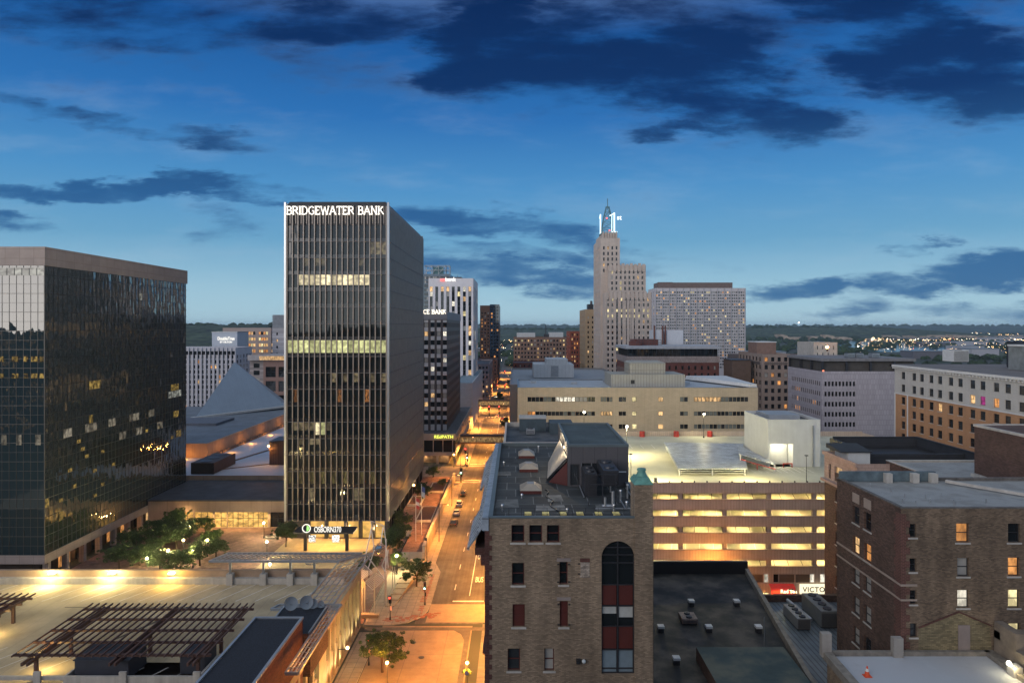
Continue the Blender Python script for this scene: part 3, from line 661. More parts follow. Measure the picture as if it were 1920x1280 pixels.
NB, ZR = near_building()
# skylights on the near roof
SK = pmat('skylight_bronze', (.36, .31, .25), .35, .3, n=.1, sc=1)
for (px, d, wd, dp, lab) in ((987, 87.5, 1.0, 1.5, 'bronze pyramid skylight farthest back of the three on the near roof'), (991, 79.3, 1.05, 1.4, 'bronze pyramid skylight in the middle of the three on the near roof'),
                          (995, 69, 1.05, 1.3, 'bronze pyramid skylight nearest the front edge of the near roof')):
    x = X(px, d); t = thing('skylight', lab, 'skylight', (x, d, ZR))
    b = MB(); b.box(x-wd, x+wd, d-dp, d+dp, ZR, ZR+.32); b.build('curb', RUST, t)
    b = MB(); b.hexa([(x-wd-.05, d-dp-.05, ZR+.325), (x+wd+.05, d-dp-.05, ZR+.325), (x+wd+.05, d+dp+.05, ZR+.325), (x-wd-.05, d+dp+.05, ZR+.325)],
                     [(x-.35, d-dp*.4, ZR+.85), (x+.35, d-dp*.4, ZR+.85), (x+.35, d+dp*.4, ZR+.85), (x-.35, d+dp*.4, ZR+.85)]); b.build('dome', SK, t)
def hvac(name, lab, x0, x1, y0, y1, z0, z1, mat=None, fans=1, legs=True, group=None, pipes=False):
    mat = mat or M['grey_metal']; t = thing(name, lab, 'rooftop unit', ((x0+x1)/2, (y0+y1)/2, z0), 0, group)
    lz = z0+(.18 if legs else 0); b = MB(); b.box(x0, x1, y0, y1, lz, z1); b.build('casing', mat, t)
    if legs:
        b = MB()
        for yy in (y0+.15, y1-.35): b.box(x0+.05, x1-.05, yy, yy+.2, z0, lz-.003)
        b.build('skid', M['dark_metal'], t)
    n = max(1, int((z1-lz-.2)/.14)); b = MB()
    for i in range(n): b.box(x0+.1, x1-.1, y0-.05, y0-.004, lz+.12+i*.14, lz+.18+i*.14)
    b.build('louvre', M['dark_metal'], t)
    for i in range(fans):
        cy = y0+(y1-y0)*(i+.5)/fans; r = min((x1-x0), (y1-y0)/fans)*.36
        b = MB(); b.tube(((x0+x1)/2, cy, z1+.003), ((x0+x1)/2, cy, z1+.16), r, r*.95, 14, 0); b.tube(((x0+x1)/2, cy, z1+.162), ((x0+x1)/2, cy, z1+.2), r*.3, r*.3, 8); b.build('fan', M['dark_metal'], t)
    return t
hvac('air_handler', 'bulky dark grey air handler beside the penthouse wall on the near roof', X(1094, 68), X(1116, 68), 66.5, 70, ZR, ZR+2.3, M['dark_metal'], 2)
hvac('condenser', 'tall silver ventilation unit on legs near the chimney of the near roof', X(1128, 66), X(1156, 66), 64.5, 69.8, ZR+1.5, ZR+3.0, M['dark_metal'], 2)
t = thing('pipe_rack', 'steel pipe rack with white elbow duct in front of the roof units', 'pipes', (X(1135, 64), 63, ZR))
b = MB()
for px in (1102, 1128, 1152):
    a = X(px, 64); b.bar((a, 63.2, ZR), (a, 63.2, ZR+2.9), .07)
for z in (.9, 2.0, 2.9): b.bar((X(1100, 64), 63.2, ZR+z), (X(1154, 64), 63.2, ZR+z), .06)
for z in (.9, 2.0): b.bar((X(1154, 64), 63.2, ZR+z), (X(1150, 69), 69, ZR+z), .06)
b.build('frame', M['dark_metal'], t)
b = MB(); a = X(1150, 62); b.tube((a, 62.2, ZR+.25), (a, 62.2, ZR+1.6), .16); b.tube((a-1, 62.2, ZR+.25), (a, 62.2, ZR+.25), .16); b.tube((a-.75, 62, ZR+.3), (a-.75, 62, ZR+1.1), .12); b.build('duct', M['galv'], t)
b = MB(); pts = [(3.0+.25*math.sin(i*1.3)+i*.05, 69.5-i*.75, ZR+.04+.003*i) for i in range(12)]
for p, q in zip(pts, pts[1:]): b.tube(p, q, .06, None, 6)
tag(b.build('cable', M['black']), 'black cable snaking across the near dark roof past the front skylight', 'cable')
b = MB(); a, c = X(1022, 67), X(1176, 67)
for px in range(930, 1180, 24): x = X(px, 58.6); b.bar((x, 58.75, ZR), (x, 58.75, ZR+1.0), .035)
for z in (.5, 1.0): b.bar((X(930, 58.6), 58.75, ZR+z), (X(1178, 58.6), 58.75, ZR+z), .025)
tag(b.build('guard_rail', M['dark_metal']), 'thin dark guard rail along the front edge of the near roof', 'railing')
for i, (px, py) in enumerate(((1148, 925), (1152, 938))):
    pass

# ------------------------------------------------------------------ corner building behind it, across the cross street
rt = thing('corner_building', 'dark flat roofed building behind the foreground roof, white parapet round part of it', 'building', (5, 141, 0))
b = MB(); x0, x1 = -2.3, 12.2; z = 32.2
rows = floors(30, 7, 3.8, 1.9); hs = facade(b, 'F', 128, x0, x1, 0, z, even(x0, x1, 5, .5, .6), rows, 0, .3); shell(b, x0, x1, 128, 155, 0, z, 'F'); b.build('wall', DB, rt)
ws = WinSet(rt); ws.add('F', 128, hs, picker(4, .2), M['dark_metal'], 'sash'); ws.done()
roof_slab(rt, x0, x1, 128, 155, z, pmat('roof_blue_black', (.045, .055, .065), .7, n=.4, sc=.3, col2=(.08, .085, .09)), .9, M['concrete_pale'], .35)
b = MB(); b.box(.8, 6.6, 148, 153, z-.9, z+1.8); ph = b.build('penthouse', pmat('penthouse_teal', (.05, .075, .09), .7, n=.2), rt)
b = MB(); b.box(.7, 6.7, 147.9, 153.1, z+1.803, z+2.0); b.build('coping', M['concrete_pale'], ph)
b = MB(); b.box(7.2, 12.1, 144, 150, z-.9, z+1.4); b.build('penthouse', pmat('penthouse_teal', (0, 0, 0)), rt)
hvac('air_handler', 'small unit on the white rimmed roof behind the foreground building', 2.2, 4.0, 143, 144.6, z-.9, z+.3, M['galv'])

# ------------------------------------------------------------------ parking garage with lit decks
GD = pmat('garage_concrete', (.47, .385, .32), .85, n=.1, sc=.4, brick=(.55, 30, (.38, .31, .255), .05, 0, .03), bump=.25, streak=.1)
DECK = pmat('garage_deck', (.50, .49, .38), .8, n=.22, sc=.12, bump=.05)
def garage():
    gx0, gx1, gy0, gy1 = 12.6, 96, 128, 189; zt = 24.75; per = 3.13
    rt = thing('parking_garage', 'multi storey parking garage with brightly lit decks and tan concrete bands', 'garage', (54, 158, 0))
    bands = [(zt-2.0, zt)]+[(zt-2.0-per*(k+1), zt-per*(k+1)) for k in range(4)]
    bands.append((zt-per*5-1.35, zt-per*5))
    for (a, c) in bands:
        b = MB(); b.box(gx0, gx1, gy0, gy0+.25, a, c); b.box(gx0-.02, gx1+.02, gy0-.12, gy0+.3, c-.09, c+.03); b.build('spandrel', GD, rt)
    for k in range(6):
        z = zt-per*k-1.05
        b = MB(); b.box(gx0, gx1, gy0+.3, gy1, z-.3, z, 0); o = b.build('deck_slab', DECK, rt)
        if k:
            b = MB()
            for i in range(24): x = gx0+2+i*2.7+k; b.poly([(x, gy0+1.5, z+.015), (x+.13, gy0+1.5, z+.015), (x+2.13, gy0+9, z+.015), (x+2, gy0+9, z+.015)])
            b.build('bay_lines', M['seam'] if k % 2 else M['paint'], o)
            b = MB()
            for i in range(26): x = gx0+1+i*2.6; b.box(x, x+.25, gy0+1, gy1-1, z+2.2, z+2.78)
            b.build('ceiling_ribs', DECK, o)
    for (a, c, d, e) in ((gx0, gx0+.3, gy0+.35, gy1), (gx1-.3, gx1, gy0+.35, gy1)):
        b = MB(); b.box(a, c, d, e, 0, zt); b.build('side_wall', GD, rt)
    b = MB(); b.box(gx0, gx1, gy1, gy1+.3, 0, zt+.25); b.build('rear_wall', GD, rt)
    i = 0
    for px in (1192, 1276.5, 1360, 1443, 1529, 1614):
        x = X(px, gy0); b = MB(); b.box(x-.35, x+.35, gy0+.3, gy0+1.0, 0, zt-1.4); b.build('column', GD, rt)
        b = MB(); b.box(x+.4, x+.47, gy0+.45, gy0+.52, 0, zt-.1); b.build('standpipe', M['dark_metal'], rt) if i % 2 else None
        i += 1
    # lights hung in every deck
    lm = glow('tube_light', (1, .86, .55), 14)
    for k in range(5):
        zc = zt-1.35-per*k-.02-.1
        for j in range(6):
            x = gx0+9+7.6*j+(k % 2)*1.5
            b = MB(); b.box(x-.6, x+.6, gy0+4.4, gy0+4.6, zc-.08, zc); b.build('tube_light', lm, rt)
        for j in range(6):
            x = gx0+9+7.6*j+(k % 2)*1.5; lamp_light(rt, (x, gy0+4.5, zc-.14), 460, (1, .70, .28), kind='AREA', size=(1.3, .3))
            if j % 2 == 0: lamp_light(rt, (x+3, gy0+20, zc-.14), 900, (1, .70, .28), kind='AREA', size=(2, .5))
    # street level: shop fronts, grilles
    z0 = bands[-1][0]
    b = MB(); fx = lambda px: X(px, gy0)
    ops = [(fx(1406), fx(1431), z0-1.7, z0-.15), (fx(1433), fx(1441), z0-1.7, z0-.15), (fx(1450), fx(1460), z0-1.7, z0-.15), (fx(1461), fx(1490), z0-1.7, z0-.15), (fx(1492), fx(1518), z0-1.7, z0-.15),
           (fx(1519), fx(1527), z0-1.7, z0-.15), (fx(1538), fx(1548), z0-1.7, z0-.15)]
    shops = [(fx(1230), fx(1270), .3, 3.6), (fx(1290), fx(1350), .3, 3.6), (fx(1405), fx(1442), .3, 4.1), (fx(1446), fx(1490), .3, 4.0), (fx(1500), fx(1560), .3, 4.0), (fx(1580), fx(1640), .3, 3.8)]
    rect_wall(b, 'F', gy0, gx0, gx1, 0, z0-.01, ops+shops, 0, .3); b.build('ground_floor_wall', GD, rt)
    for k, (a, c, d, e) in enumerate(ops):
        b = MB()
        if k in (1, 5, 6): b.poly([(a, gy0+.25, d), (c, gy0+.25, d), (c, gy0+.25, e), (a, gy0+.25, e)]); b.build('window', G['white'], rt)
        elif k == 2: b.poly([(a, gy0+.25, d), (c, gy0+.25, d), (c, gy0+.25, e), (a, gy0+.25, e)]); b.build('window', G['dark'], rt)
        else:
            for i in range(8): b.box(a, c, gy0+.1, gy0+.22, d+.03+i*(e-d)/8, d+.12+i*(e-d)/8)
            b.poly([(a, gy0+.28, d), (c, gy0+.28, d), (c, gy0+.28, e), (a, gy0+.28, e)]); b.build('grille', pmat('louvre_tan', (.20, .15, .11), .6, n=.1), rt)
    sg = lit_mat('lit_shop', (1, .80, .36), 2.6, .5, (.8, .8, .8))
    for (a, c, d, e) in shops:
        b = MB(); b.poly([(a, gy0+.3, d), (c, gy0+.3, d), (c, gy0+.3, e), (a, gy0+.3, e)]); so_ = b.build('shop_window', sg, rt)
        b = MB()
        for i in range(1, 5): x = a+(c-a)*i/5; b.box(x-.05, x+.05, gy0+.2, gy0+.27, d, e)
        b.build('frame', M['dark_metal'], so_)
    # parking lines on the roof deck
    b = MB(); zd = zt-1.05
    for px in range(1290, 1520, 12): x = X(px, 143.5); b.poly([(x, 141.5, zd+.02), (x+.14, 141.5, zd+.02), (x+.14, 146.5, zd+.02), (x, 146.5, zd+.02)])
    for i in range(8): b.poly([(15+i*2.8, 170, zd+.02), (15.14+i*2.8, 170, zd+.02), (15.14+i*2.8, 175, zd+.02), (15+i*2.8, 175, zd+.02)])
    b.build('parking_lines', M['paint'], rt)
    for i in range(14):
        x = 26.5+i*2.35; b = MB(); b.box(x-.12, x+.12, gy0+.05, gy0+.2, zt+.031, zt+.3); b.build('rail_stub', M['dark_metal'], rt)
    return rt, zd
GA, ZD = garage()
def deck_pole(x, y, h, lab, lit=0, base=ZD):
    t = thing('lamp_post', lab, 'lamp post', (x, y, base)); b = MB(); b.tube((x, y, base), (x, y, base+.5), .2, .2); b.tube((x, y, base+.5), (x, y, base+h), .07, .05); b.build('pole', M['black'], t)
    b = MB(); b.box(x-.28, x+.28, y-.25, y+.25, base+h, base+h+.14); hd = b.build('head', M['black'], t)
    if lit:
        b = MB(); b.ball((x, y-.3, base+h-.1), .28, nu=10, nv=6); b.build('bulb', glow('bulb_white_hot', (1, .93, .7), 22), hd)
        lamp_light(t, (x, y-.4, base+h-.5), lit, (1, .84, .42), .25)
deck_pole(X(1512, 130.5), 130.5, 5.6, 'unlit black lamp post at the front edge of the garage roof deck')
deck_pole(X(1183, 131), 131, 5.8, 'unlit black lamp post beside the green capped chimney pier')
deck_pole(X(1319.5, 186), 186, 6.6, 'lit lamp post glowing white at the rear of the garage roof deck', 1500)
deck_pole(X(1095, 183), 183, 7.5, 'lit lamp post left of the penthouse in front of the long cream building', 900)
deck_pole(26, 160, 7.0, 'lit lamp post standing mid deck behind the foreground penthouse', 9500)
hvr = thing('deck_flood_light', 'flood lights mounted on the left front of the garage roof deck', 'flood light', (27, 132, ZD))
b = MB(); b.box(26.7, 27.3, 131.8, 132.2, ZD, ZD+1.1); b.build('housing', M['dark_metal'], hvr); lamp_light(hvr, (29, 133.5, ZD+4), 4200, (1, .84, .36), .3); lamp_light(hvr, (46, 133.5, ZD+4), 3200, (1, .84, .36), .3)
# elevator tower on the deck
WP = pmat('white_render_wall', (.56, .58, .57), .8, n=.08, sc=.4, streak=.06)
rt = thing('elevator_tower', 'plain white stair and elevator block standing on the garage roof deck with a bright doorway', 'building', (60, 155, ZD))
x0, x1, y0, y1, z1 = 54.6, 65.9, 147.7, 163, 33.8; b = MB(); op = (x0+.35, X(1487, y0), ZD, Z(832, y0))
rect_wall(b, 'F', y0, x0, x1, ZD, z1, [op], 0, 3); shell(b, x0, x1, y0, y1, ZD, z1, 'F'); b.build('wall', WP, rt)
roof_slab(rt, x0, x1, y0, y1, z1, pmat('roof_dark', (.05, .05, .055), .8, n=.3), .5, WP, .3)
b = MB(); b.box(x0+2, x0+9, y0+5, y1-2, z1-.5, z1+.45); b.build('roof_hatch', pmat('hatch_grey', (.30, .33, .36), .6, n=.1), rt)
b = MB(); b.poly([(op[0]+.1, y0+2.9, ZD), (op[1]-.1, y0+2.9, ZD), (op[1]-.1, y0+2.9, op[3]), (op[0]+.1, y0+2.9, op[3])]); b.build('lobby_back_wall', WP, rt)
b = MB(); b.box(x0+1, op[1]-1, y0+1.4, y0+1.7, op[3]-.15, op[3]-.05); b.build('lobby_light', glow('bulb_white_hot', (1, .9, .6), 20), rt)
lamp_light(rt, ((op[0]+op[1])/2, y0+1.0, op[3]-.6), 420, (1, .88, .6), .3)
b = MB(); b.tube((X(1524, y0-.25), y0-.25, ZD), (X(1524, y0-.25), y0-.25, z1-1.2), .17); b.build('downpipe', pmat('pipe_grey', (.33, .34, .32), .5), rt)
t = thing('barrier', 'small red barrier standing in the bright doorway of the white tower', 'barrier', (X(1477, 146.9), 146.9, ZD)); b = MB()
xa, xb = X(1469, 146.9), X(1485, 146.9)
for x in (xa, xb): b.box(x-.07, x+.07, 146.8, 147.0, ZD, ZD+.75)
b.box(xa-.07, xb+.07, 146.8, 147, ZD+.752, ZD+.95); b.build('frame', pmat('red_paint', (.45, .04, .03), .5), t)
# ramp canopy
t = thing('ramp_canopy', 'low sloping white metal canopy over the ramp opening on the garage roof', 'canopy', (41, 152, ZD))
b = MB(); q = [(33.0, 138.5, ZD+1.3), (47.0, 138.5, ZD+1.3), (54.6, 164, ZD+2.0), (36, 166, ZD+2.0)]
b.hexa(q, [(a, c, d+.2) for a, c, d in q]); b.build('canopy_roof', pmat('weathered_white_roofing', (.50, .53, .55), .45, .3, n=.28, sc=.5, brick=(1.1, .6, (.28, .3, .32), .06, .5, .2, 1)), t)
b = MB(); q = [(47.4, 139.5, ZD+2.1), (62, 141, ZD+1.1), (62, 146, ZD+1.1), (50.2, 160, ZD+3.1)]
for x, y, zt in [(33.3, 138.9, 1.28), (40, 138.9, 1.28), (46.6, 138.9, 1.28), (35.4, 151, 1.6), (36.4, 165, 1.95), (50.5, 152, 1.6)]: b.box(x-.12, x+.12, y-.12, y+.12, ZD, ZD+zt)
for z in (.45, .9): b.bar((33.3, 138.9, ZD+z), (46.6, 138.9, ZD+z), .1); b.bar((33.3, 138.9, ZD+z), (36.4, 165, ZD+z+.4), .1)
each(b, 'post', M['white_metal'], t)
t = thing('stair_canopy', 'small sloped roof with red handrail between the ramp canopy and the white tower', 'canopy', (51, 146, ZD))
b = MB(); q = [(47.9, 147, ZD+2.9), (53.9, 142.3, ZD+1.5), (54.4, 146, ZD+1.5), (51, 156, ZD+3.2)]; b.hexa(q, [(a, c, d+.18) for a, c, d in q]); b.build('canopy_roof', pmat('weathered_white_roofing', (0, 0, 0)), t)
b = MB(); b.bar((48.2, 146, ZD+1.9), (54.2, 142, ZD+.6), .16); b.bar((51, 144.2, ZD), (51, 144.2, ZD+1.3), .12); b.build('handrail', pmat('red_paint', (0, 0, 0)), t)
b = MB(); b.box(48, 48.25, 146.2, 146.45, ZD, ZD+2.9); b.box(54, 54.25, 142.6, 142.85, ZD, ZD+1.6); each(b, 'post', M['white_metal'], t)
for i, (px, lab) in enumerate(((1204, 'red barrel by the rear wall of the garage roof, leftmost of three'), (1268, 'red barrel by the rear wall of the garage roof, middle of three'), (1331, 'red barrel by the rear wall of the garage roof nearest the lit lamp post'))):
    x = X(px, 188); b = MB(); b.tube((x, 188, ZD), (x, 188, ZD+1.5), .75, .7, 12); tag(b.build('barrel', pmat('red_paint', (0, 0, 0))), lab, 'barrel')
# shop signs on the street front
t = thing('shop_awning', 'red curved awning with lettering over a market entrance below the garage', 'awning', (50, 127.3, 4.2))
b = MB(); xa, xb = X(1444, 127), X(1491, 127); n = 8
for i in range(n):
    a0, a1 = math.pi/2*i/n, math.pi/2*(i+1)/n
    p = lambda a: (127.9-1.5*math.sin(a), 4.4+1.5*math.cos(a))
    b.poly([(xa, *p(a0)), (xb, *p(a0)), (xb, *p(a1)), (xa, *p(a1))])
b.build('awning_fabric', pmat('red_awning', (.42, .03, .03), .6, n=.1, emit=(.8, .06, .04), es=.25), t)
b = MB(); b.box(xa, xb, 126.3, 126.36, 3.9, 4.39); b.build('valance', pmat('red_awning', (0, 0, 0)), t)
sgr = glow('sign_cream_light', (1, .88, .6), 1.6)
text('Red Sea', (X(1470, 127)+.6, 126.3, 4.75), .95, sgr, t, depth=.03, bold=.02); text('MARKET', (X(1470, 127)+.6, 126.2, 4.12), .62, sgr, t, depth=.03, bold=.02)
t = thing('shop_sign', 'glowing white shop sign with dark capital letters beside the red awning', 'sign', (56, 127.5, 4.2))
b = MB(); xa = X(1501, 127.4); b.box(xa, 61, 127.4, 127.85, 4.1, 5.85); b.build('sign_box', glow('sign_box_white', (1, .90, .62), 1.15), t)
text('VICTO', (X(1505.5, 127.3), 127.36, 4.55), 1.3, pmat('sign_letter_grey', (.06, .05, .04), .6, n=0), t, align='LEFT', depth=.02, track=1.1, bold=.02)
b = MB(); b.box(xa, 61, 127.45, 127.8, 3.5, 4.05); b.build('sign_strip', glow('sign_box_yellow', (1, .78, .2), 1.0), t)

# ------------------------------------------------------------------ low dark roof between the brick buildings
rt = thing('low_building', 'low building with a stained black tar roof and small white vents between the brick buildings', 'building', (20, 78, 0))
b = MB(); poly = [(11.75, 40), (27.0, 40), (28.2, 66), (32.0, 95), (11.75, 95)]; b.prism(poly, 0, 19.6, 1, 0); b.build('wall', [TAR, DB], rt)
b = MB(); cp = pmat('stone_coping', (.22, .20, .17), .9, n=.3, sc=1.5)
b.bar((28.35, 66, 19.9), (32.2, 95.2, 19.9), .5, .9); b.bar((27.1, 40, 19.9), (28.35, 66, 19.9), .5, .9); b.build('parapet', cp, rt)
b = MB(); b.box(11.75, 32.3, 95.05, 95.5, 18, 21.3); b.build('parapet', M['black'], rt)
b = MB(); b.prism([(23.6, 50), (27.0, 50), (27.6, 70.4), (18.6, 70.4), (18.6, 50)], 19.62, 21.0, 1, 0); b.build('roof_step', [pmat('teal_roof', (.022, .055, .062), .7, n=.4, sc=.25, col2=(.07, .08, .065)), DB], rt)
WV = pmat('vent_white', (.55, .57, .58), .5, n=.1)
for i, (px, py) in enumerate(((1296, 1126), (1381, 1126), (1239, 1174), (1329, 1174), (1422, 1174), (1268, 1233), (1366, 1231), (1470, 1233))):
    d = DZ(py, 20.2); x = X(px, d); t = thing('roof_vent', 'small square white capped vent on the black tar roof', 'roof vent', (x, d, 19.6), 0, 'white vents on the tar roof')
    b = MB(); b.box(x-.3, x+.3, d-.3, d+.3, 19.6, 20.1); b.build('curb', M['black'], t); b = MB(); b.box(x-.36, x+.36, d-.36, d+.36, 20.1, 20.35); b.build('cap', WV, t)
d = DZ(1158, 20); x = X(1290, d); hvac('exhaust_fan', 'rusty flat exhaust unit on the black tar roof', x-.9, x+.9, d-1, d+1, 19.6, 20.3, pmat('rusty_metal', (.22, .17, .15), .7, n=.5, sc=2), 2)
d = DZ(1226, 20); x = X(1433, d); t = thing('antenna_mast', 'thin antenna mast with a small white panel on the tar roof', 'antenna', (x, d, 19.6))
b = MB(); b.tube((x, d, 19.6), (x, d, 23.9), .035); b.tube((x, d, 19.6), (x, d, 19.75), .25); b.build('pole', M['grey_metal'], t); b = MB(); b.box(x-.28, x+.28, d-.12, d-.05, 20.0, 20.8); b.build('panel', WV, t)
rt = thing('light_well_roof', 'low grey metal roof with ducts between the tar roof and the dark brick building', 'roof', (35, 88, 0))
b = MB(); b.prism([(32.6, 96), (28.8, 66.5), (36.6, 66.5), (36.6, 78.2), (50, 78.2), (50, 96)], 0, 15.3, 1, 0); b.build('roof_deck', [pmat('ribbed_metal_roof', (.17, .20, .22), .5, .4, n=.2, sc=.6, brick=(.6, 30, (.08, .09, .1), .08, 0, .1, 1)), DB], rt)
b = MB(); b.box(32.4, 50, 96.1, 96.6, 0, 16.2); b.build('parapet', DB, rt)
hvac('condenser', 'long grey condenser box with louvred end on the ribbed metal roof', 35.9, 37.6, 87.0, 91.6, 15.3, 16.8, pmat('unit_tan_grey', (.30, .30, .29), .5, .2, n=.12), 4)
hvac('condenser', 'larger dark condenser box against the dark brick wall', 39.2, 41.4, 87.6, 93.6, 15.3, 17.5, pmat('unit_dark', (.17, .18, .18), .5, .2, n=.12), 4)
b = MB()
for p, q in (((33.4, 84, 15.7), (34.2, 94, 16.0)), ((37.6, 94.5, 16.2), (38.6, 89, 15.8))): b.tube(p, q, .22)
tag(b.build('duct', M['galv']), 'bent silver duct lying on the ribbed metal roof', 'duct')

# ------------------------------------------------------------------ dark brick building, near right
def dark_brick():
    D0 = 65.0; s = F/D0; xx = lambda px: (px-VX)/s; zz = lambda py: H-(py-HY)/s; X0 = 36.7; zt = 36.7
    rt = thing('brick_building', 'dark brown brick apartment building at the right with corner quoins and a few lit windows', 'building', (48, 72, 0))
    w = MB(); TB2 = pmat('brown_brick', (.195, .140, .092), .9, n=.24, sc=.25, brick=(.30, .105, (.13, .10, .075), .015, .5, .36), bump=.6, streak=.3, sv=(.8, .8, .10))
    P = lambda a, b, c, d: (xx(a), xx(b), zz(d), zz(c))
    fr = [P(1704.5, 1718, 981.5, 1007), P(1793, 1817, 981, 1016.5), P(1890, 1913, 981, 1016.5), P(1705.5, 1718, 1046, 1071.5), P(1795, 1817, 1045.5, 1080), P(1890, 1912, 1045, 1079.5),
          P(1706, 1718.5, 1106, 1132), P(1795, 1817, 1105.5, 1139), P(1890, 1912, 1105, 1139), P(1706.5, 1719.5, 1168, 1194), P(1891, 1913, 1168, 1196)]
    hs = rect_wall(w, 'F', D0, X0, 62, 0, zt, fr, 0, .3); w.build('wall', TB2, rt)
    pk = [G['dark'], G['orange'], G['dark'], G['dark'], G['blind'], G['orange'], G['dark'], G['white'], G['yellow'], G['dark2'], G['yellow']]
    ws = WinSet(rt); ws.add('F', D0, hs, lambda i, j: pk[i], M['dark_metal'], 'sash', .3, sill=M['concrete_pale'])
    w = MB(); cols = [(70.5, 71.95), (72.9, 74.35)]; rows = floors(34.6, 9, 3.25, 1.85)
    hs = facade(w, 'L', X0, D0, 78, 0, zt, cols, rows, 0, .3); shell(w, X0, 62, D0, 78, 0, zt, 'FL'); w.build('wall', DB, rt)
    pm = {(0, 8): 'dark', (1, 8): 'dark2', (0, 7): 'orange', (1, 7): 'warm', (0, 6): 'blind', (1, 6): 'blind', (1, 5): 'blind', (0, 5): 'blind', (1, 4): 'blind', (0, 4): 'dark2'}
    ws.add('L', X0, hs, lambda i, j: G[pm.get((i, j), 'dark')], M['dark_metal'], 'sash', .3, sill=M['concrete_pale'])
    st = pmat('pale_stone', (.36, .29, .24), .9, n=.15)
    w = MB(); w.box(X0-.06, X0+.0, 65, 78, 29.3, 29.5); w.box(X0-.06, 38.2, D0-.06, D0-.0, 29.3, 29.5); w.box(X0-.05, X0+.0, 65, 78, 27.9, 28.08); w.box(X0-.05, 38.2, D0-.05, D0-.0, 27.9, 28.08); w.build('belt_course', st, rt)
    for a, c in cols:
        w = MB(); w.box(X0-.04, X0+.02, a, c, 35.0, 36.0); w.build('stone_panel', st, rt)
    w = MB(); z = 20.2; k = 0
    while z < 35.6:
        w.box(X0-.04, X0+(.82 if k % 2 else .45), D0-.04, D0+(1.2 if k % 2 else .9), z, z+.62); z += .64; k += 1
    w.build('quoins', pmat('quoin_brick', (.085, .040, .032), .9, n=.2, sc=.5, brick=(.42, .14, (.18, .09, .07), .03, .5, .2)), rt)
    # lighter gable patch and its blocked door
    w = MB(); w.poly([(xx(1722), D0-.015, 23), (xx(1860), D0-.015, 23), (xx(1855), D0-.015, zz(1172)), (xx(1797), D0-.015, zz(1147)), (xx(1722), D0-.015, zz(1176))])
    w.build('gable_patch', pmat('olive_brick', (.20, .165, .095), .9, n=.3, sc=.6, brick=(.42, .14, (.13, .11, .07), .018, .5, .35)), rt)
    w = MB(); w.bar((xx(1722), D0-.05, zz(1176)), (xx(1797), D0-.05, zz(1146)), .09, .12); w.bar((xx(1797), D0-.05, zz(1146)), (xx(1858), D0-.05, zz(1172)), .09, .12); w.build('gable_trim', RB, rt)
    w = MB(); w.box(xx(1796), xx(1818), D0-.08, D0-.02, 23.2, zz(1171)); w.build('blocked_door', pmat('board_grey', (.24, .20, .19), .8, n=.15), rt)
    grr = pmat('grey_roof_membrane', (.36, .37, .36), .75, n=.35, sc=.3, col2=(.20, .20, .19), bump=.05)
    roof_slab(rt, X0, 62, D0, 78, zt, grr, .25, pmat('coping_stone_dark', (.13, .12, .11), .8, n=.4, sc=1.5), .3)
    w = MB(); w.box(X0, 47.5, 77.2, 77.6, zt-.2, zt+.9); w.build('parapet', pmat('parapet_blue_grey', (.10, .14, .16), .8, n=.4, sc=1), rt)
    for x in (41.9, 44.9, 47.0):
        w = MB(); w.box(x-.35, x+.35, 76.5, 77.18, zt-.24, zt+.8); w.build('parapet_block', M['concrete_pale'], rt)
    w = MB(); w.bar((48.2, 76.5, zt+.0), (55.5, 66, zt+.0), .35, .3); w.build('flashing', M['concrete_pale'], rt)
    for i in range(12):
        x, y = R.uniform(38.5, 52), R.uniform(66.5, 76); w = MB(); w.tube((x, y, zt-.25), (x, y, zt+.2), .06); w.build('vent_pipe', M['galv'], rt)
    # rear wing with lower grey roof, lit windows in its side
    w = MB(); zt2 = 34.2; hs = facade(w, 'L', 54.8, 78.05, 101, 0, zt2, [(84.5, 86.3), (93.0, 95.2), (97.4, 99)], [(zt2-9.5, zt2-7.5), (zt2-6.2, zt2-4.3), (zt2-3.1, zt2-1.1)], 0, .3)
    shell(w, 54.8, 100, 78.05, 101, 0, zt2, 'L'); w.build('rear_wing_wall', DB, rt)
    ws.add('L', 54.8, hs, lambda i, j: G['white'] if (i == 1 or j == 2) else G['dark'], M['dark_metal'], 'sash', .3); ws.done()
    roof_slab(rt, 54.8, 100, 78.05, 101, zt2, grr, .2, M['concrete_pale'], .3, name='rear_roof')
    w = MB(); w.box(50, 54.75, 78.05, 82, zt2-3, zt2-.4); w.build('link_roof', grr, rt)
    # stair tower block at far right
    w = MB(); w.box(61, 100, 78.4, 90.8, zt2-.2, 40.9); w.build('upper_block', pmat('upper_dark_brick', (.095, .055, .042), .9, n=.2, brick=(.42, .14, (.07, .045, .04), .016)), rt)
    w = MB(); w.box(60.95, 100, 78.3, 78.55, 40.75, 41.05); w.box(60.9, 61.3, 78.55, 90.5, 40.75, 41.05); w.box(60.9, 100, 90.5, 90.9, 40.75, 41.05); w.build('upper_coping', M['concrete_pale'], rt)
    w = MB(); w.box(60.5, 60.98, 78.6, 90.8, zt2-.1, zt2+.35); w.build('flashing', M['concrete_pale'], rt)
    return rt
dark_brick()
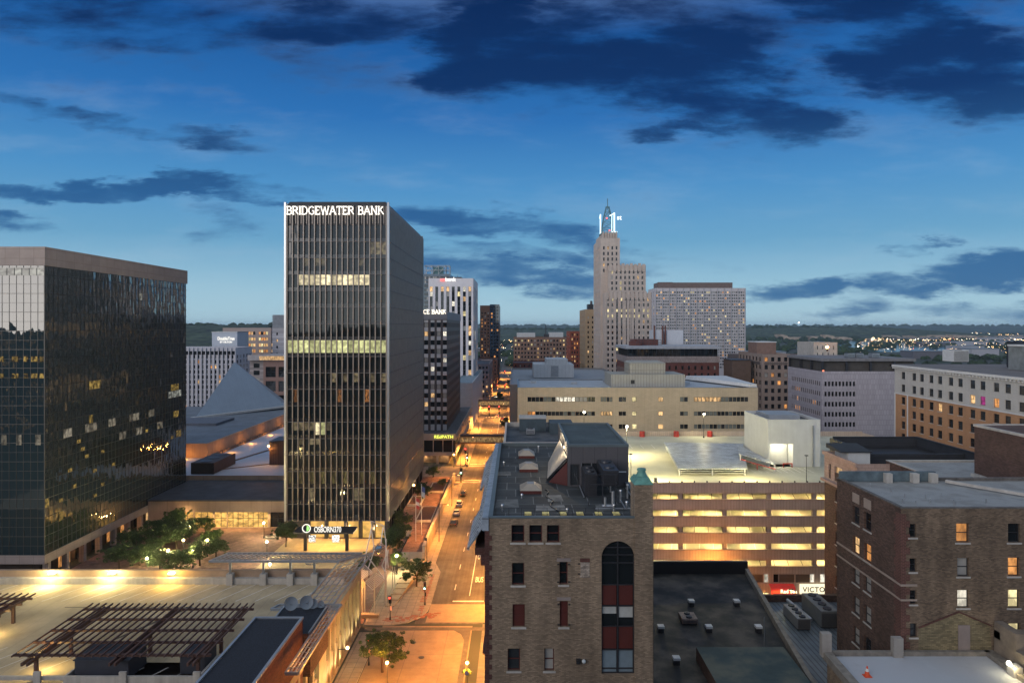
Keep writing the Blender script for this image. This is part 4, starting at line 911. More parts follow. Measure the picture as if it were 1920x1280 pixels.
# terracotta topped side building beyond
rt = thing('terracotta_building', 'dark brick building with pale terracotta top storey and cornice next to the garage', 'building', (56, 104, 0))
TC = pmat('terracotta', (.42, .31, .26), .85, n=.15, sc=.6, brick=(.9, .45, (.30, .22, .19), .025, .5, .06)); x0, y0, y1, zt = 50.0, 97, 110.5, 33.9
w = MB(); cols = [(98.6, 100.2), (105.2, 106.8)]; rows = floors(28.6, 8, 3.35, 1.9)
hs = facade(w, 'L', x0, y0, y1, 0, 29.4, cols, rows, 0, .3); shell(w, x0, 70, y0, y1, 0, 29.4, 'L'); w.build('wall', DB, rt)
w2 = MB(); hs2 = facade(w2, 'L', x0-.05, y0+3, y1, 29.4, zt, [(101.2, 102.2), (104.5, 107), (108.2, 109)], [(29.9, 32.2)], 0, .3)
facade(w2, 'F', y0+3, x0-.05, 56, 29.4, zt, [], []); facade(w2, 'B', y1, x0-.05, 56, 29.4, zt, [], []); w2.build('terracotta_storey', TC, rt)
w = MB(); w.box(x0-.55, x0-.06, y0+2.6, y1+.3, 29.2, 29.6); w.box(x0-.35, x0-.06, y0+2.8, y1+.2, 33.4, 34.0); w.build('cornice', TC, rt)
ws = WinSet(rt); ws.add('L', x0, hs, lambda i, j: G['orange'] if j in (3, 4) else G['warm'] if j == 6 else G['dark'], M['dark_metal'], 'sash', .3, sill=M['concrete_pale']); ws.add('L', x0-.05, hs2, lambda i, j: G['warm'] if i == 1 else G['dark'], M['dark_metal'], 'sash', .3)
w = MB(); w.box(x0, 70, y0, y1, 29.4, 31.2); w.build('brick_upper', DB, rt)
w = MB(); w.poly([(x0+.1, y0+.1, 31.21), (69.9, y0+.1, 31.21), (69.9, y1-.1, 31.21), (x0+.1, y1-.1, 31.21)]); w.build('roof', pmat('grey_roof_membrane', (0, 0, 0)), rt)
w = MB(); w.box(51.2, 54.6, 105.2, 109.5, 31.22, 34.6); w.build('stair_head', WP, rt); w = MB(); w.hexa([(49.9, 104.9, 34.61), (54.8, 104.9, 34.61), (54.8, 109.8, 34.61), (49.9, 109.8, 34.61)], [(49.9, 104.9, 34.8), (54.8, 104.9, 34.8), (54.8, 109.8, 35.3), (49.9, 109.8, 35.3)]); w.build('stair_head_roof', pmat('matt_dark_roof', (.035, .04, .045), .9, n=.2), rt)
b = MB(); b.tube((54, 101.5, 32.2), (60.5, 101.5, 32.2), .8, .8, 12); b.tube((60.5, 101.5, 32.2), (60.5, 101.5, 31.25), .8); tag(b.build('duct', M['galv']), 'fat silver duct elbow on the roof beside the terracotta storey', 'duct')
b = MB(); b.tube((62.2, 101, 31.2), (62.2, 101, 33.1), .9, .9, 14); b.tube((62.2, 101, 33.1), (62.2, 101, 33.6), .9, .3, 14); tag(b.build('water_tank', pmat('tank_green_grey', (.10, .15, .15), .5, .4)), 'small dark green tank beside the silver duct', 'tank')
b = MB(); b.tube((53.5, 93.5, 28), (53.5, 93.5, 33.4), .8, .8, 14); tag(b.build('chimney_stack', pmat('rust_stack', (.16, .07, .05), .7, n=.3)), 'round rust red stack in front of the lit rear wing windows', 'chimney')
rt = thing('dark_parapet_building', 'flat building hidden behind its deep black parapet right of the terracotta top', 'building', (66, 114, 0))
b = MB(); b.box(57.5, 73, 111, 111.5, 0, 33.3); b.box(57.5, 58, 111.5, 125, 0, 33.6); b.box(58, 73, 124.6, 125, 0, 33.9); b.box(73.0, 73.5, 103, 125, 0, 33.9); b.build('wall', pmat('black_parapet', (.022, .024, .028), .7, n=.2, brick=(60, .5, (.04, .04, .045), .03)), rt)
b = MB(); b.box(58, 73, 111.5, 124.6, 0, 32); b.build('roof', M['black'], rt)
# white roof bottom right
rt = thing('low_white_roofed_building', 'low building with a pale flat roof and stone coping at the bottom right', 'building', (38, 58, 0))
b = MB(); b.prism([(28.9, 48), (44.9, 48), (44.9, 64.9), (29.6, 64.9)], 0, 22.9, 1, 0); b.build('wall', [pmat('pale_blue_roof', (.50, .52, .55), .7, n=.18, sc=.3, col2=(.42, .45, .48)), TB], rt)
b = MB(); b.bar((28.7, 48, 23.05), (29.4, 64.9, 23.05), .8, .7); b.bar((29.4, 64.65, 23.05), (44.9, 64.65, 23.05), .4, .5); b.bar((44.4, 48, 23.05), (44.9, 64.9, 23.05), .9, .5); b.build('coping', cp, rt)
for x, y in ((29.3, 64.6), (36.0, 64.5)):
    b = MB(); b.box(x-.45, x+.45, y-.35, y+.25, 22.9, 25.1 if x < 30 else 24.7); b.build('stone_pier', M['concrete'], rt)
b = MB(); b.box(45.4, 60, 48, 64.8, 0, 24.6); b.box(45.4, 46.2, 62, 64.8, 24.6, 26.1); b.box(45.4, 60, 64.0, 64.8, 24.6, 25.3); b.build('raised_section', pmat('weathered_stone', (.20, .165, .13), .9, n=.35, sc=.8), rt)
b = MB(); b.box(46.3, 60, 48, 63.9, 24.61, 24.75); b.build('raised_roof', pmat('mauve_grey_roof', (.26, .25, .27), .8, n=.2), rt)
t = thing('traffic_cone', 'orange traffic cone with a white band standing alone on the pale roof', 'traffic cone', (31.3, 60.8, 22.9)); oc = pmat('cone_orange', (.75, .10, .03), .6, n=0)
b = MB(); b.box(30.98, 31.62, 60.5, 61.1, 22.9, 22.96); b.tube((31.3, 60.8, 22.96), (31.3, 60.8, 23.8), .24, .05, 12); b.build('cone', oc, t); b = MB(); b.tube((31.3, 60.8, 23.35), (31.3, 60.8, 23.6), .155, .105, 12); b.build('reflective_band', M['paint'], t)
t = thing('wall_lamp', 'bright lamp shining down a pale wall in the bottom right corner', 'lamp', (44.6, 61.5, 23)); b = MB(); b.ball((44.0, 60.9, 24.0), .2, nu=10, nv=6); b.build('bulb', glow('bulb_white_hot', (0, 0, 0), 1), t)
b = MB(); b.box(44.1, 44.9, 60.4, 61.3, 22.9, 23.85); b.build('housing', M['concrete_pale'], t); lamp_light(t, (44.0, 60.2, 23.9), 60, (1, .8, .4), .1)
# ------------------------------------------------------------------ slab tower with the bank sign
def bank_tower():
    x0, x1, y0, y1 = -58.7, -32.5, 174.0, 239.0; zt = 85.9; s = F/y0; zz = lambda py: H-(py-HY)/s
    rt = thing('office_tower', 'dark glass tower with close set vertical metal fins and a lit bank sign on top', 'skyscraper', ((x0+x1)/2, (y0+y1)/2, 0))
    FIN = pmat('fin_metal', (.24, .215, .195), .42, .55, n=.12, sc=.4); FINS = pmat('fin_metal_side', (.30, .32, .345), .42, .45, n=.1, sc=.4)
    gl = glass_mat('tower_glass', (.012, .018, .022), 1.55, .03, .5)
    zb = 4.6; ft = 79.8; fh = (ft-zb)/18
    b = MB(); b.box(x0+.5, x1-.5, y0+.5, y1-.5, 0, zb-.01); b.box(x0+.55, x1-.55, y0+.55, y1-.55, zb, zt-.6); b.build('core', pmat('core_dark', (.03, .03, .03), .8, n=0), rt)
    for k in range(18):
        z = zb+fh*k
        b = MB()
        b.poly([(x0+.3, y0+.3, z+.9), (x1-.3, y0+.3, z+.9), (x1-.3, y0+.3, z+fh-.06), (x0+.3, y0+.3, z+fh-.06)])
        b.poly([(x1-.3, y0+.3, z+.9), (x1-.3, y1-.3, z+.9), (x1-.3, y1-.3, z+fh-.06), (x1-.3, y0+.3, z+fh-.06)])
        b.build('window_band', gl, rt)
        b = MB()
        b.box(x0+.25, x1-.25, y0+.22, y0+.45, z-.05, z+.9); b.box(x1-.45, x1-.22, y0+.46, y1-.3, z-.05, z+.9)
        b.build('spandrel', pmat('spandrel_dark_glass', (.020, .022, .026), .15, n=.1, ior=1.7), rt)
        b = MB(); b.box(x0+.1, x1-.1, y0-.16, y0-.05, z-.07, z+.07); b.box(x1+.20, x1+.31, y0+.3, y1-.3, z-.06, z+.06); b.build('floor_line', pmat('floor_line', (.10, .10, .11), .5, n=0), rt)
    nb = 18; st = (x1-x0-.9)/nb; xs = [x0+.45+i*st for i in range(nb+1)]
    for x in xs:
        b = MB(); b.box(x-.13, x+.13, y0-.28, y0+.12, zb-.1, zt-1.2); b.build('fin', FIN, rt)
    ns = 45; sy = (y1-y0-.9)/ns
    for i in range(ns+1):
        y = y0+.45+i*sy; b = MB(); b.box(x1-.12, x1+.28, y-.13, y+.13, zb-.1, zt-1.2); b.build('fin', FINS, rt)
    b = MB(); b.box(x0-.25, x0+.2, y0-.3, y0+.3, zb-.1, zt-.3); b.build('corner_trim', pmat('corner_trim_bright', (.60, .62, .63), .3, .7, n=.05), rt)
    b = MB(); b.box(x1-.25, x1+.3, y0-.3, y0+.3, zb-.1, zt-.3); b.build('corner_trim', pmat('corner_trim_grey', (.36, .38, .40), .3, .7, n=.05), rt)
    b = MB(); b.box(x0, x1, y1-.25, y1, 0, zt-.3)
    for i in range(ns+1): y = y0+.45+i*sy; b.box(x0-.28, x0+.12, y-.13, y+.13, zb-.1, zt-.3)
    b.build('rear_fins', FINS, rt); b = MB(); b2 = MB(); rq = random.Random(4)
    for k in range(18):
        for i in range(ns): (b2 if rq.random() < (.5 if k in (6, 7, 11) else .06) else b).box(x0+.1, x0+.2, y0+.6+i*sy, y0+.3+(i+1)*sy, zb+fh*k+1, zb+fh*(k+1)-.1)
    b.build('rear_glazing', gl, rt); b2.build('rear_lit_glazing', G['warm'], rt)
    b = MB()
    for k in range(18): b.box(x0+.08, x0+.24, y0+.3, y1-.3, zb+fh*k-.1, zb+fh*k+1); 
    b.build('rear_spandrel', pmat('spandrel_grey', (.20, .20, .20), .4), rt)
    # crown
    b = MB(); b.box(x0+.05, x1-.05, y0+.35, y0+.6, ft, zt-1.2); b.box(x1-.6, x1-.35, y0+.6, y1-.3, ft, zt-1.2); b.build('crown_panel', pmat('crown_dark', (.05, .05, .052), .5, .3, n=.1), rt)
    b = MB(); b.hexa([(x0+.3, y0+.1, zt-1.19), (x1-.3, y0+.1, zt-1.19), (x1-.3, y1-.3, zt-1.19), (x0+.3, y1-.3, zt-1.19)], [(x0+.8, y0+.9, zt), (x1-.8, y0+.9, zt), (x1-.8, y1-.8, zt), (x0+.8, y1-.8, zt)]); b.build('roof', pmat('crown_dark', (0, 0, 0)), rt)
    b = MB()
    for i in range(nb):
        x = xs[i]+st*.5; b.box(x-.1, x+.1, y0+.14, y0+.34, ft+.4, zt-1.2)
    b.build('crown_rib', FIN, rt)
    # letters
    sg = serif_text('BRIDGEWATER BANK', X(538, 173.6), X(720, 173.6), y0-.62, zz(402.5), 1.95, glow('sign_halo_white', (1, .93, .80), 2.0), rt)
    lamp_light(rt, ((x0+x1)/2, y0-1.6, zz(396)), 500, (1, .85, .65), kind='AREA', size=(22, 1.2), rot=(-math.pi/2, 0, 0))
    # lit rooms : panes between the fins
    r = random.Random(5)
    def pane(i, k, mat, lo=.93, hi=.08):
        z = zb+fh*k; b = MB(); b.poly([(xs[i]+.14, y0+.285, z+lo), (xs[i+1]-.14, y0+.285, z+lo), (xs[i+1]-.14, y0+.285, z+fh-hi), (xs[i]+.14, y0+.285, z+fh-hi)]); b.build('lit_window', mat, rt)
    row = lambda py: int((zz(py)-zb)/fh)
    greeny = lit_mat('lit_office_green', (.86, .86, .40), 1.1, .55, (1.3, 1, 1.0)); dimr = lit_mat('lit_office_dim', (1, .80, .45), .20, .8, (.9, 1, 1.1)); hot = lit_mat('lit_office', (1, .84, .5), 1.25, .6, (1.1, 1, 1.2))
    for i in range(nb): pane(i, row(653), greeny)
    for i in range(2, 15): pane(i, row(534), hot, 1.5)
    for i in (15, 16, 17): pane(i, row(468), dimr)
    for i in (3, 5, 6, 13): pane(i, row(505), dimr, 2.2)
    for i in (8, 10, 12, 15, 17): pane(i, row(716), dimr, 1.8)
    for i in (1, 2, 3, 4, 5, 6, 7): pane(i, row(803), dimr, 2.0)
    pane(5, row(808), hot); pane(6, row(808), greeny)
    for i in (2, 4, 5): pane(i, row(842), dimr, 2.6)
    for i in (0, 2, 4, 6, 8, 10, 13, 15): pane(i, row(885), lit_mat('lit_office_tree', (.9, .75, .25), .15, .95, (3, 1, .8)), 1.0)
    for i in (4, 12, 13): pane(i, row(925), dimr)
    for i in (1, 9, 14): pane(i, row(740), lit_mat('lit_lobby_red', (1, .38, .1), .35, .9, (3, 1, 1.5)))
    # lobby
    lob = lit_mat('lit_lobby', (1, .55, .13), 1.7, .45, (.5, .5, .7))
    b = MB(); b.poly([(x0+6.3, y0+.48, .2), (x1-1, y0+.48, .2), (x1-1, y0+.48, zb-.3), (x0+6.3, y0+.48, zb-.3)]); b.build('lobby_glass', lob, rt)
    b = MB(); b.poly([(x1-.48, y0+1, .2), (x1-.48, y1-1, .2), (x1-.48, y1-1, zb-.3), (x1-.48, y0+1, zb-.3)]); b.build('lobby_glass', G['dark'], rt)
    for px in (612, 648.5, 676, 700, 727):
        x = X(px, y0-.2); b = MB(); b.box(x-.45, x+.45, y0-.5, y0+.4, 0, zb-.11); b.build('column', M['dark_metal'], rt)
    for i in range(9):
        y = y0+3+i*7.3; b = MB(); b.box(x1-.4, x1+.25, y-.5, y+.5, 0, zb-.11); b.build('column', M['dark_metal'], rt)
    lamp_light(rt, ((x0+x1)/2+4, y0-6, 4.1), 1300, (1, .58, .16), kind='AREA', size=(20, 6))
    for y in (178, 186, 196, 207, 220): lamp_light(rt, (x1+1.6, y, 4.2), 150, (1, .6, .25), .15)
    for x in (-57, -50, -43, -36): lamp_light(rt, (x, y0-1.5, 2.6), 380, (1, .62, .28), .15)
bank_tower()
# entrance canopy with sign
t = thing('entrance_canopy', 'dark entrance canopy with round green logo and glowing name in front of the tower lobby', 'canopy', (-46, 166, 0))
b = MB(); b.box(-53.4, -39, 163.6, 168.4, 4.3, 4.75); b.build('canopy_roof', M['dark_metal'], t)
for x in (-50.6, -40.6):
    b = MB(); b.box(x-.35, x+.35, 163.9, 164.6, 0, 4.29); b.build('column', M['black'], t)
text('OSBORN370', (-48.3, 163.4, 4.85), 1.9, glow('sign_white_soft', (1, .95, .85), 1.0), t, align='LEFT', xs=.62, depth=.08, bold=.01)
b = MB(); b.prism([(0, 0)], 0, 0) if 0 else None
for k in range(24):
    a0, a1 = 2*math.pi*k/24, 2*math.pi*(k+1)/24; b.bar((-50.1+.95*math.cos(a0), 163.4, 5.75+.95*math.sin(a0)), (-50.1+.95*math.cos(a1), 163.4, 5.75+.95*math.sin(a1)), .2)
b.build('logo_ring', glow('sign_white_soft', (0, 0, 0), 0), t)
b = MB(); b.poly([(-50.1, 163.42, 5.0), (-49.4, 163.42, 5.4), (-49.45, 163.42, 6.1), (-50.0, 163.42, 6.45)]); b.build('logo_leaf', glow('logo_green', (.2, .8, .12), 1.2), t)
for x, w_ in ((-48.7, 1.6), (-43.1, 1.7)):
    b = MB(); b.box(x-w_/2, x+w_/2, 163.3, 163.5, 2.5, 4.1); b.build('lit_panel', lit_mat('panel_white', (1, .97, .9), 1.8, .95, (3.5, 1, 4.5)), t)
lamp_light(t, (-46, 166, 4.0), 900, (1, .60, .18), kind='AREA', size=(13, 4))
# forecourt bright paving
strip('pavement', pmat('forecourt_stone', (.40, .30, .18), .8, n=.1, brick=(3.4, 1.7, (.28, .24, .18), .05, 0, .12, 1)), [(-58, 152), (-37, 152), (-33.5, 173.5), (-57.5, 173.5)], .17)

# ------------------------------------------------------------------ mirror glass block on the left
def mirror_block():
    x1, y0, y1, zs, zp, zt = -98.7, 143.0, 205.0, 5.2, 66.8, 70.7; x0 = -170
    rt = thing('mirror_glass_building', 'broad mirror glass office block with a plain stone parapet at the left edge', 'building', (-134, 174, 0))
    ST = pmat('granite_panels', (.36, .30, .27), .75, n=.1, sc=.4, brick=(3.0, 1.95, (.22, .18, .16), .04, 0, .05))
    gl = glass_mat('mirror_glass', (.020, .032, .034), 3.0, .12, .8, .02)
    g = MB(); r = random.Random(3); gw, gh = 1.5, (zp-zs-.9)/31
    def pane(p, u, w, h, n):
        a = r.gauss(0, .012 if n[0] else .003); c = r.gauss(0, .009 if n[0] else .003)         # each pane sits a hair out of true
        k = [(0, 0), (w, 0), (w, h), (0, h)]
        g.poly([tuple(Vector(p)+Vector(u)*q[0]+Vector((0, 0, q[1]))+Vector(n)*(a*(q[0]-w/2)+c*(q[1]-h/2))) for q in k])
    for j in range(31):
        z = zs+.9+j*gh
        for i in range(int((x1-x0)/gw)): pane((x1-(i+1)*gw, y0+.15, z), (1, 0, 0), gw, gh, (0, -1, 0))
        for i in range(int((y1-y0)/gw)): pane((x1-.15, y0+i*gw, z), (0, 1, 0), gw, gh, (1, 0, 0))
    g.m = [1 if abs(g.v[f[0]][1]-g.v[f[1]][1]) < .3 and abs(g.v[f[0]][0]-g.v[f[1]][0]) > .5 else 0 for f in g.f]
    g.build('glass_skin', [gl, glass_mat('mirror_glass_teal_reflection', (.022, .038, .046), 1.85, .07, .6, .02)], rt)  # dim teal sky reflection put into the front panes' glass colour
    q = MB(); lw = .07
    for j in range(32):
        z = zs+.9+j*gh; h = .06 if j % 2 else .10
        q.box(x0, x1-.05, y0+.08, y0+.12, z-h/2, z+h/2); q.box(x1-.12, x1-.08, y0, y1, z-h/2, z+h/2)
    for i in range(1, int((x1-x0)/gw)): x = x1-i*gw; q.box(x-lw/2, x+lw/2, y0+.085, y0+.125, zs+.9, zp)
    for i in range(1, int((y1-y0)/gw)+1): y = y0+i*gw; q.box(x1-.125, x1-.085, y-lw/2, y+lw/2, zs+.9, zp)
    q.build('glazing_bars', pmat('glazing_bar', (.10, .10, .095), .45, .4, n=0), rt)
    q = MB(); q.box(x0, x1-.3, y0+.3, y1-.1, zs+.01, zp); q.build('core', pmat('core_dark', (0, 0, 0)), rt)
    q = MB(); q.box(x0, x1+.15, y0-.15, y1, zp, zt, 0, 0); q.build('parapet_band', ST, rt)
    q = MB(); q.box(x0, x1+.1, y0-.1, y1, zs-.9, zs+.9); q.build('base_band', ST, rt)
    q = MB(); q.box(x1-.14, x1+.02, y0+.0, y0+.16, zs+.9, zp); q.build('corner_trim', pmat('glazing_bar', (0, 0, 0)), rt)
    q = MB(); q.box(x0, x1-3.2, y0+3, y1, 0, zs-.91); q.build('base_wall', pmat('base_wall_dark', (.07, .05, .04), .6, n=.2), rt)
    for i in range(11):
        y = y0+2+i*6; q = MB(); q.box(x1-1.5, x1-.3, y-.45, y+.45, 0, zs-.9); q.build('column', ST, rt)
    for i in range(10):
        y = y0+5+i*6; m = G['orange'] if i in (1, 4, 5) else G['warm'] if i in (7,) else G['dark']
        q = MB(); q.poly([(x1-3.15, y-2, .3), (x1-3.15, y+2, .3), (x1-3.15, y+2, 3.8), (x1-3.15, y-2, 3.8)]); q.build('ground_floor_window', m, rt)
    q = MB()
    for i in range(22):
        y = y0+1+i*2.85; q.bar((x1-3.1, y, .3), (x1-3.1, y, 3.9), .12)
    q.build('mullion', M['black'], rt)
    for y in (158, 176, 190): lamp_light(rt, (x1-1.6, y, 3.4), 160, (1, .5, .18), .1)
    # rooms that are lit behind the mirror glass, and sky reflection painted as panes
    lo = lit_mat('lit_behind_mirror', (1, .88, .66), .30, .85, (1.0, 1.0, .8)); go = lit_mat('lit_behind_mirror_gold', (1, .66, .16), .34, .98, (1.6, 1.6, 1.2)); hi = lit_mat('pale_room_and_sky_reflection', (.95, .97, .85), .42, .8, (.6, 1, 1.2))
    def fr(px0, px1, py0, py1, m):
        q = MB(); a, c, z1_, z0_ = X(px0, y0), X(px1, y0), Z(py0, y0), Z(py1, y0); q.poly([(a, y0+.03, z0_), (c, y0+.03, z0_), (c, y0+.03, z1_), (a, y0+.03, z1_)]); q.build('lit_window', m, rt)
    def sd(j, i, n, m, hh=1):
        q = MB(); z = zs+.9+j*gh+.05
        for k in range(n): q.poly([(x1-.03, y0+(i+k)*gw+.08, z), (x1-.03, y0+(i+k+1)*gw-.08, z), (x1-.03, y0+(i+k+1)*gw-.08, z+gh*hh-.1), (x1-.03, y0+(i+k)*gw+.08, z+gh*hh-.1)])
        q.build('lit_window', m, rt)
    for a in (0, 14, 28, 42, 56, 70): fr(a, a+12, 502, 516, hi)  # pale top row: bright sky reflection painted as glowing panes
    for a in (2, 30, 66): fr(a, a+10, 815, 834, lo)
    for a, c in ((0, 6), (22, 34), (44, 52), (58, 70), (74, 82)): fr(a, c, 668, 678, go); fr(a, c, 700, 709, go)
    for j, i, n, m in ((12, 4, 2, lo), (12, 9, 3, lo), (12, 15, 2, lo), (12, 21, 3, lo), (12, 27, 2, lo), (10, 18, 2, lo), (10, 23, 2, lo), (10, 30, 2, lo), (15, 35, 3, go), (11, 36, 2, go), (17, 10, 3, go), (13, 10, 1, go),
                       (14, 34, 5, hi), (3, 3, 1, go), (8, 37, 2, go), (5, 0, 1, go), (28, 24, 1, hi)): sd(j, i, n, m)
    r2 = random.Random(9)
    for k in range(14): sd(r2.randrange(3, 12), r2.randrange(3, 38), 1, go, .45)
mirror_block()
# ------------------------------------------------------------------ low convention building at the back of the plaza
CB = pmat('orange_lit_concrete', (.36, .27, .21), .85, n=.12, sc=.3, brick=(5.6, 20, (.24, .18, .14), .06, 0, .03), streak=.1)
rt = thing('low_plaza_building', 'low dark roofed building with a glowing golden entrance at the back of the brick plaza', 'building', (-78, 194, 0))
x0, x1, y0, y1, zt = -98.6, -60.8, 183, 206, 7.3
b = MB(); cols = [(-89.8, -86.5), (-86.2, -81.2), (-80.8, -77.5), (-77.3, -66.5), (-65.8, -62)]
hs = facade(b, 'F', y0, x0, x1, 0, zt, cols, [(.2, 4.3)], 0, .5); shell(b, x0, x1, y0, y1, 0, zt, 'F'); b.build('wall', CB, rt)
for (i, j, p, r_, z0, z1) in hs:
    q = MB(); q.poly([(p, y0+.5, z0), (r_, y0+.5, z0), (r_, y0+.5, z1), (p, y0+.5, z1)]); e_ = q.build('entrance_window', lit_mat('lit_entrance', (1, .54, .13), 1.6, .6, (.7, .7, 1.2)) if i < 4 else G['dark'], rt)
    q = MB(); n = max(2, int((r_-p)/1.3))
    for k in range(1, n): x = p+(r_-p)*k/n; q.box(x-.06, x+.06, y0+.4, y0+.48, z0, z1)
    q.box(p, r_, y0+.42, y0+.49, 2.5, 2.6); q.build('frame', M['black'], e_)
b = MB(); b.box(x0-.1, x1+.5, y0-.4, y1+.2, zt, zt+.35); b.build('roof', pmat('roof_dark_blue', (.06, .065, .08), .75, n=.35, sc=.3), rt)
lamp_light(rt, (-74, y0-1.5, 3.9), 1300, (1, .62, .22), kind='AREA', size=(18, 2)); lamp_light(rt, (-88, y0-1.5, 3.9), 350, (1, .6, .22), .2)
hvac('air_handler', 'dark box shaped unit behind the low plaza building roof', X(375, 214), X(417, 214), 208, 224, 9, 12.5, pmat('unit_black_red', (.05, .035, .035), .6, n=.2), 3)
# broad flat roof and raised museum roof
rt = thing('exhibition_hall', 'wide hall with a pale blue flat roof receding between the two glass towers', 'building', (-110, 268, 0))
BR = pmat('pale_blue_membrane', (.46, .54, .68), .7, n=.2, sc=.12, col2=(.34, .41, .52), bump=.05)
b = MB(); b.box(-190, -59.5, 206.5, 330, 0, 9, CB and 0, 1); b.build('wall', [CB, BR], rt)
b = MB()
for i in range(30): y = 236+i*2.5; b.box(-104.7, -104.2, y, y+1.7, 9.005, 9.9)
b.build('kerb_blocks', pmat('kerb_brown', (.20, .15, .12), .9, n=.2), rt)
b = MB(); b.bar((-96, 222, 9.15), (-75, 310, 9.15), .7, .3); b.bar((-94, 214, 9.1), (-62, 236, 9.1), .5, .25); b.build('roof_seam', pmat('roof_seam_brown', (.16, .13, .12), .9, n=.3), rt)
rt = thing('raised_hall', 'raised concrete hall block washed orange by lamps in front of the grey pyramid', 'building', (-140, 280, 9))
b = MB(); b.box(-200, -105.7, 234, 345, 9.002, 13.6, 0, 1); b.build('wall', [CB, pmat('roof_slate', (.13, .16, .20), .7, n=.25, sc=.15)], rt)
b = MB(); b.box(-200, -105.6, 233.9, 234.3, 13.6, 13.95); b.box(-106.1, -105.6, 234.3, 345, 13.6, 13.95); b.build('parapet', CB, rt)
for y, x in ((231, -112), (231, -103), (243, -101.5), (262, -101.5), (283, -101.5), (305, -101.5)): lamp_light(rt, (x, y, 10.2), 520, SODIUM, .2)
b = MB(); b.box(-150, -122, 278, 296, 13.61, 14.6); b.build('roof_plant', pmat('roof_slate2', (.10, .12, .16), .7, n=.2), rt)
t = thing('glass_pyramid', 'plain blue grey pyramid roof with a white gutter, rising behind the orange lit wall', 'pyramid', (-130, 325, 13.6))
A, B_, Cc, D_ = (-141.2, 301, 13.9), (-112.5, 335, 15.0), (-126.5, 373, 13.9), (-155.2, 339, 13.9); ap = (-136, 330, 36.9)
b = MB()
for p, q in ((A, B_), (B_, Cc), (Cc, D_), (D_, A)): b.poly([p, q, ap])
b.build('slopes', pmat('pyramid_grey', (.27, .34, .42), .45, .3, n=.06, sc=.2, brick=(1.2, 40, (.23, .29, .36), .05, 0, .02)), t)
b = MB(); b.bar((A[0]-1, A[1]-2, 13.8), (B_[0]+1, B_[1]+.5, 14.9), 1.2, .9); b.bar((A[0]-1, A[1]-2, 13.3), (A[0]+2, A[1]-1, 13.3), .5, .8); b.build('gutter', M['white_metal'], t)
t = thing('roof_hut', 'dark corrugated plant hut with an orange lamp beside the glass tower', 'hut', (-77, 225, 9)); b = MB(); x0 = X(505, 222); b.box(x0, -60, 222, 232, 9, 16.6); b.build('wall', pmat('hut_corrugated', (.075, .05, .05), .7, n=.15, brick=(.8, 30, (.03, .02, .02), .08, 0, .1)), t)
b = MB(); b.hexa([(x0-.2, 221.8, 16.6), (-59.9, 221.8, 16.6), (-59.9, 232.2, 16.6), (x0-.2, 232.2, 16.6)], [(x0-.2, 221.8, 16.7), (-59.9, 221.8, 18.2), (-59.9, 232.2, 18.2), (x0-.2, 232.2, 16.7)]); b.build('roof', M['dark_metal'], t)
b = MB(); b.ball((x0-.1, 221.6, 15.2), .35, nu=10, nv=6); b.build('lamp', glow('bulb_orange', (1, .50, .14), 16), t); lamp_light(t, (x0-.6, 221.2, 14.8), 900, SODIUM, .2)

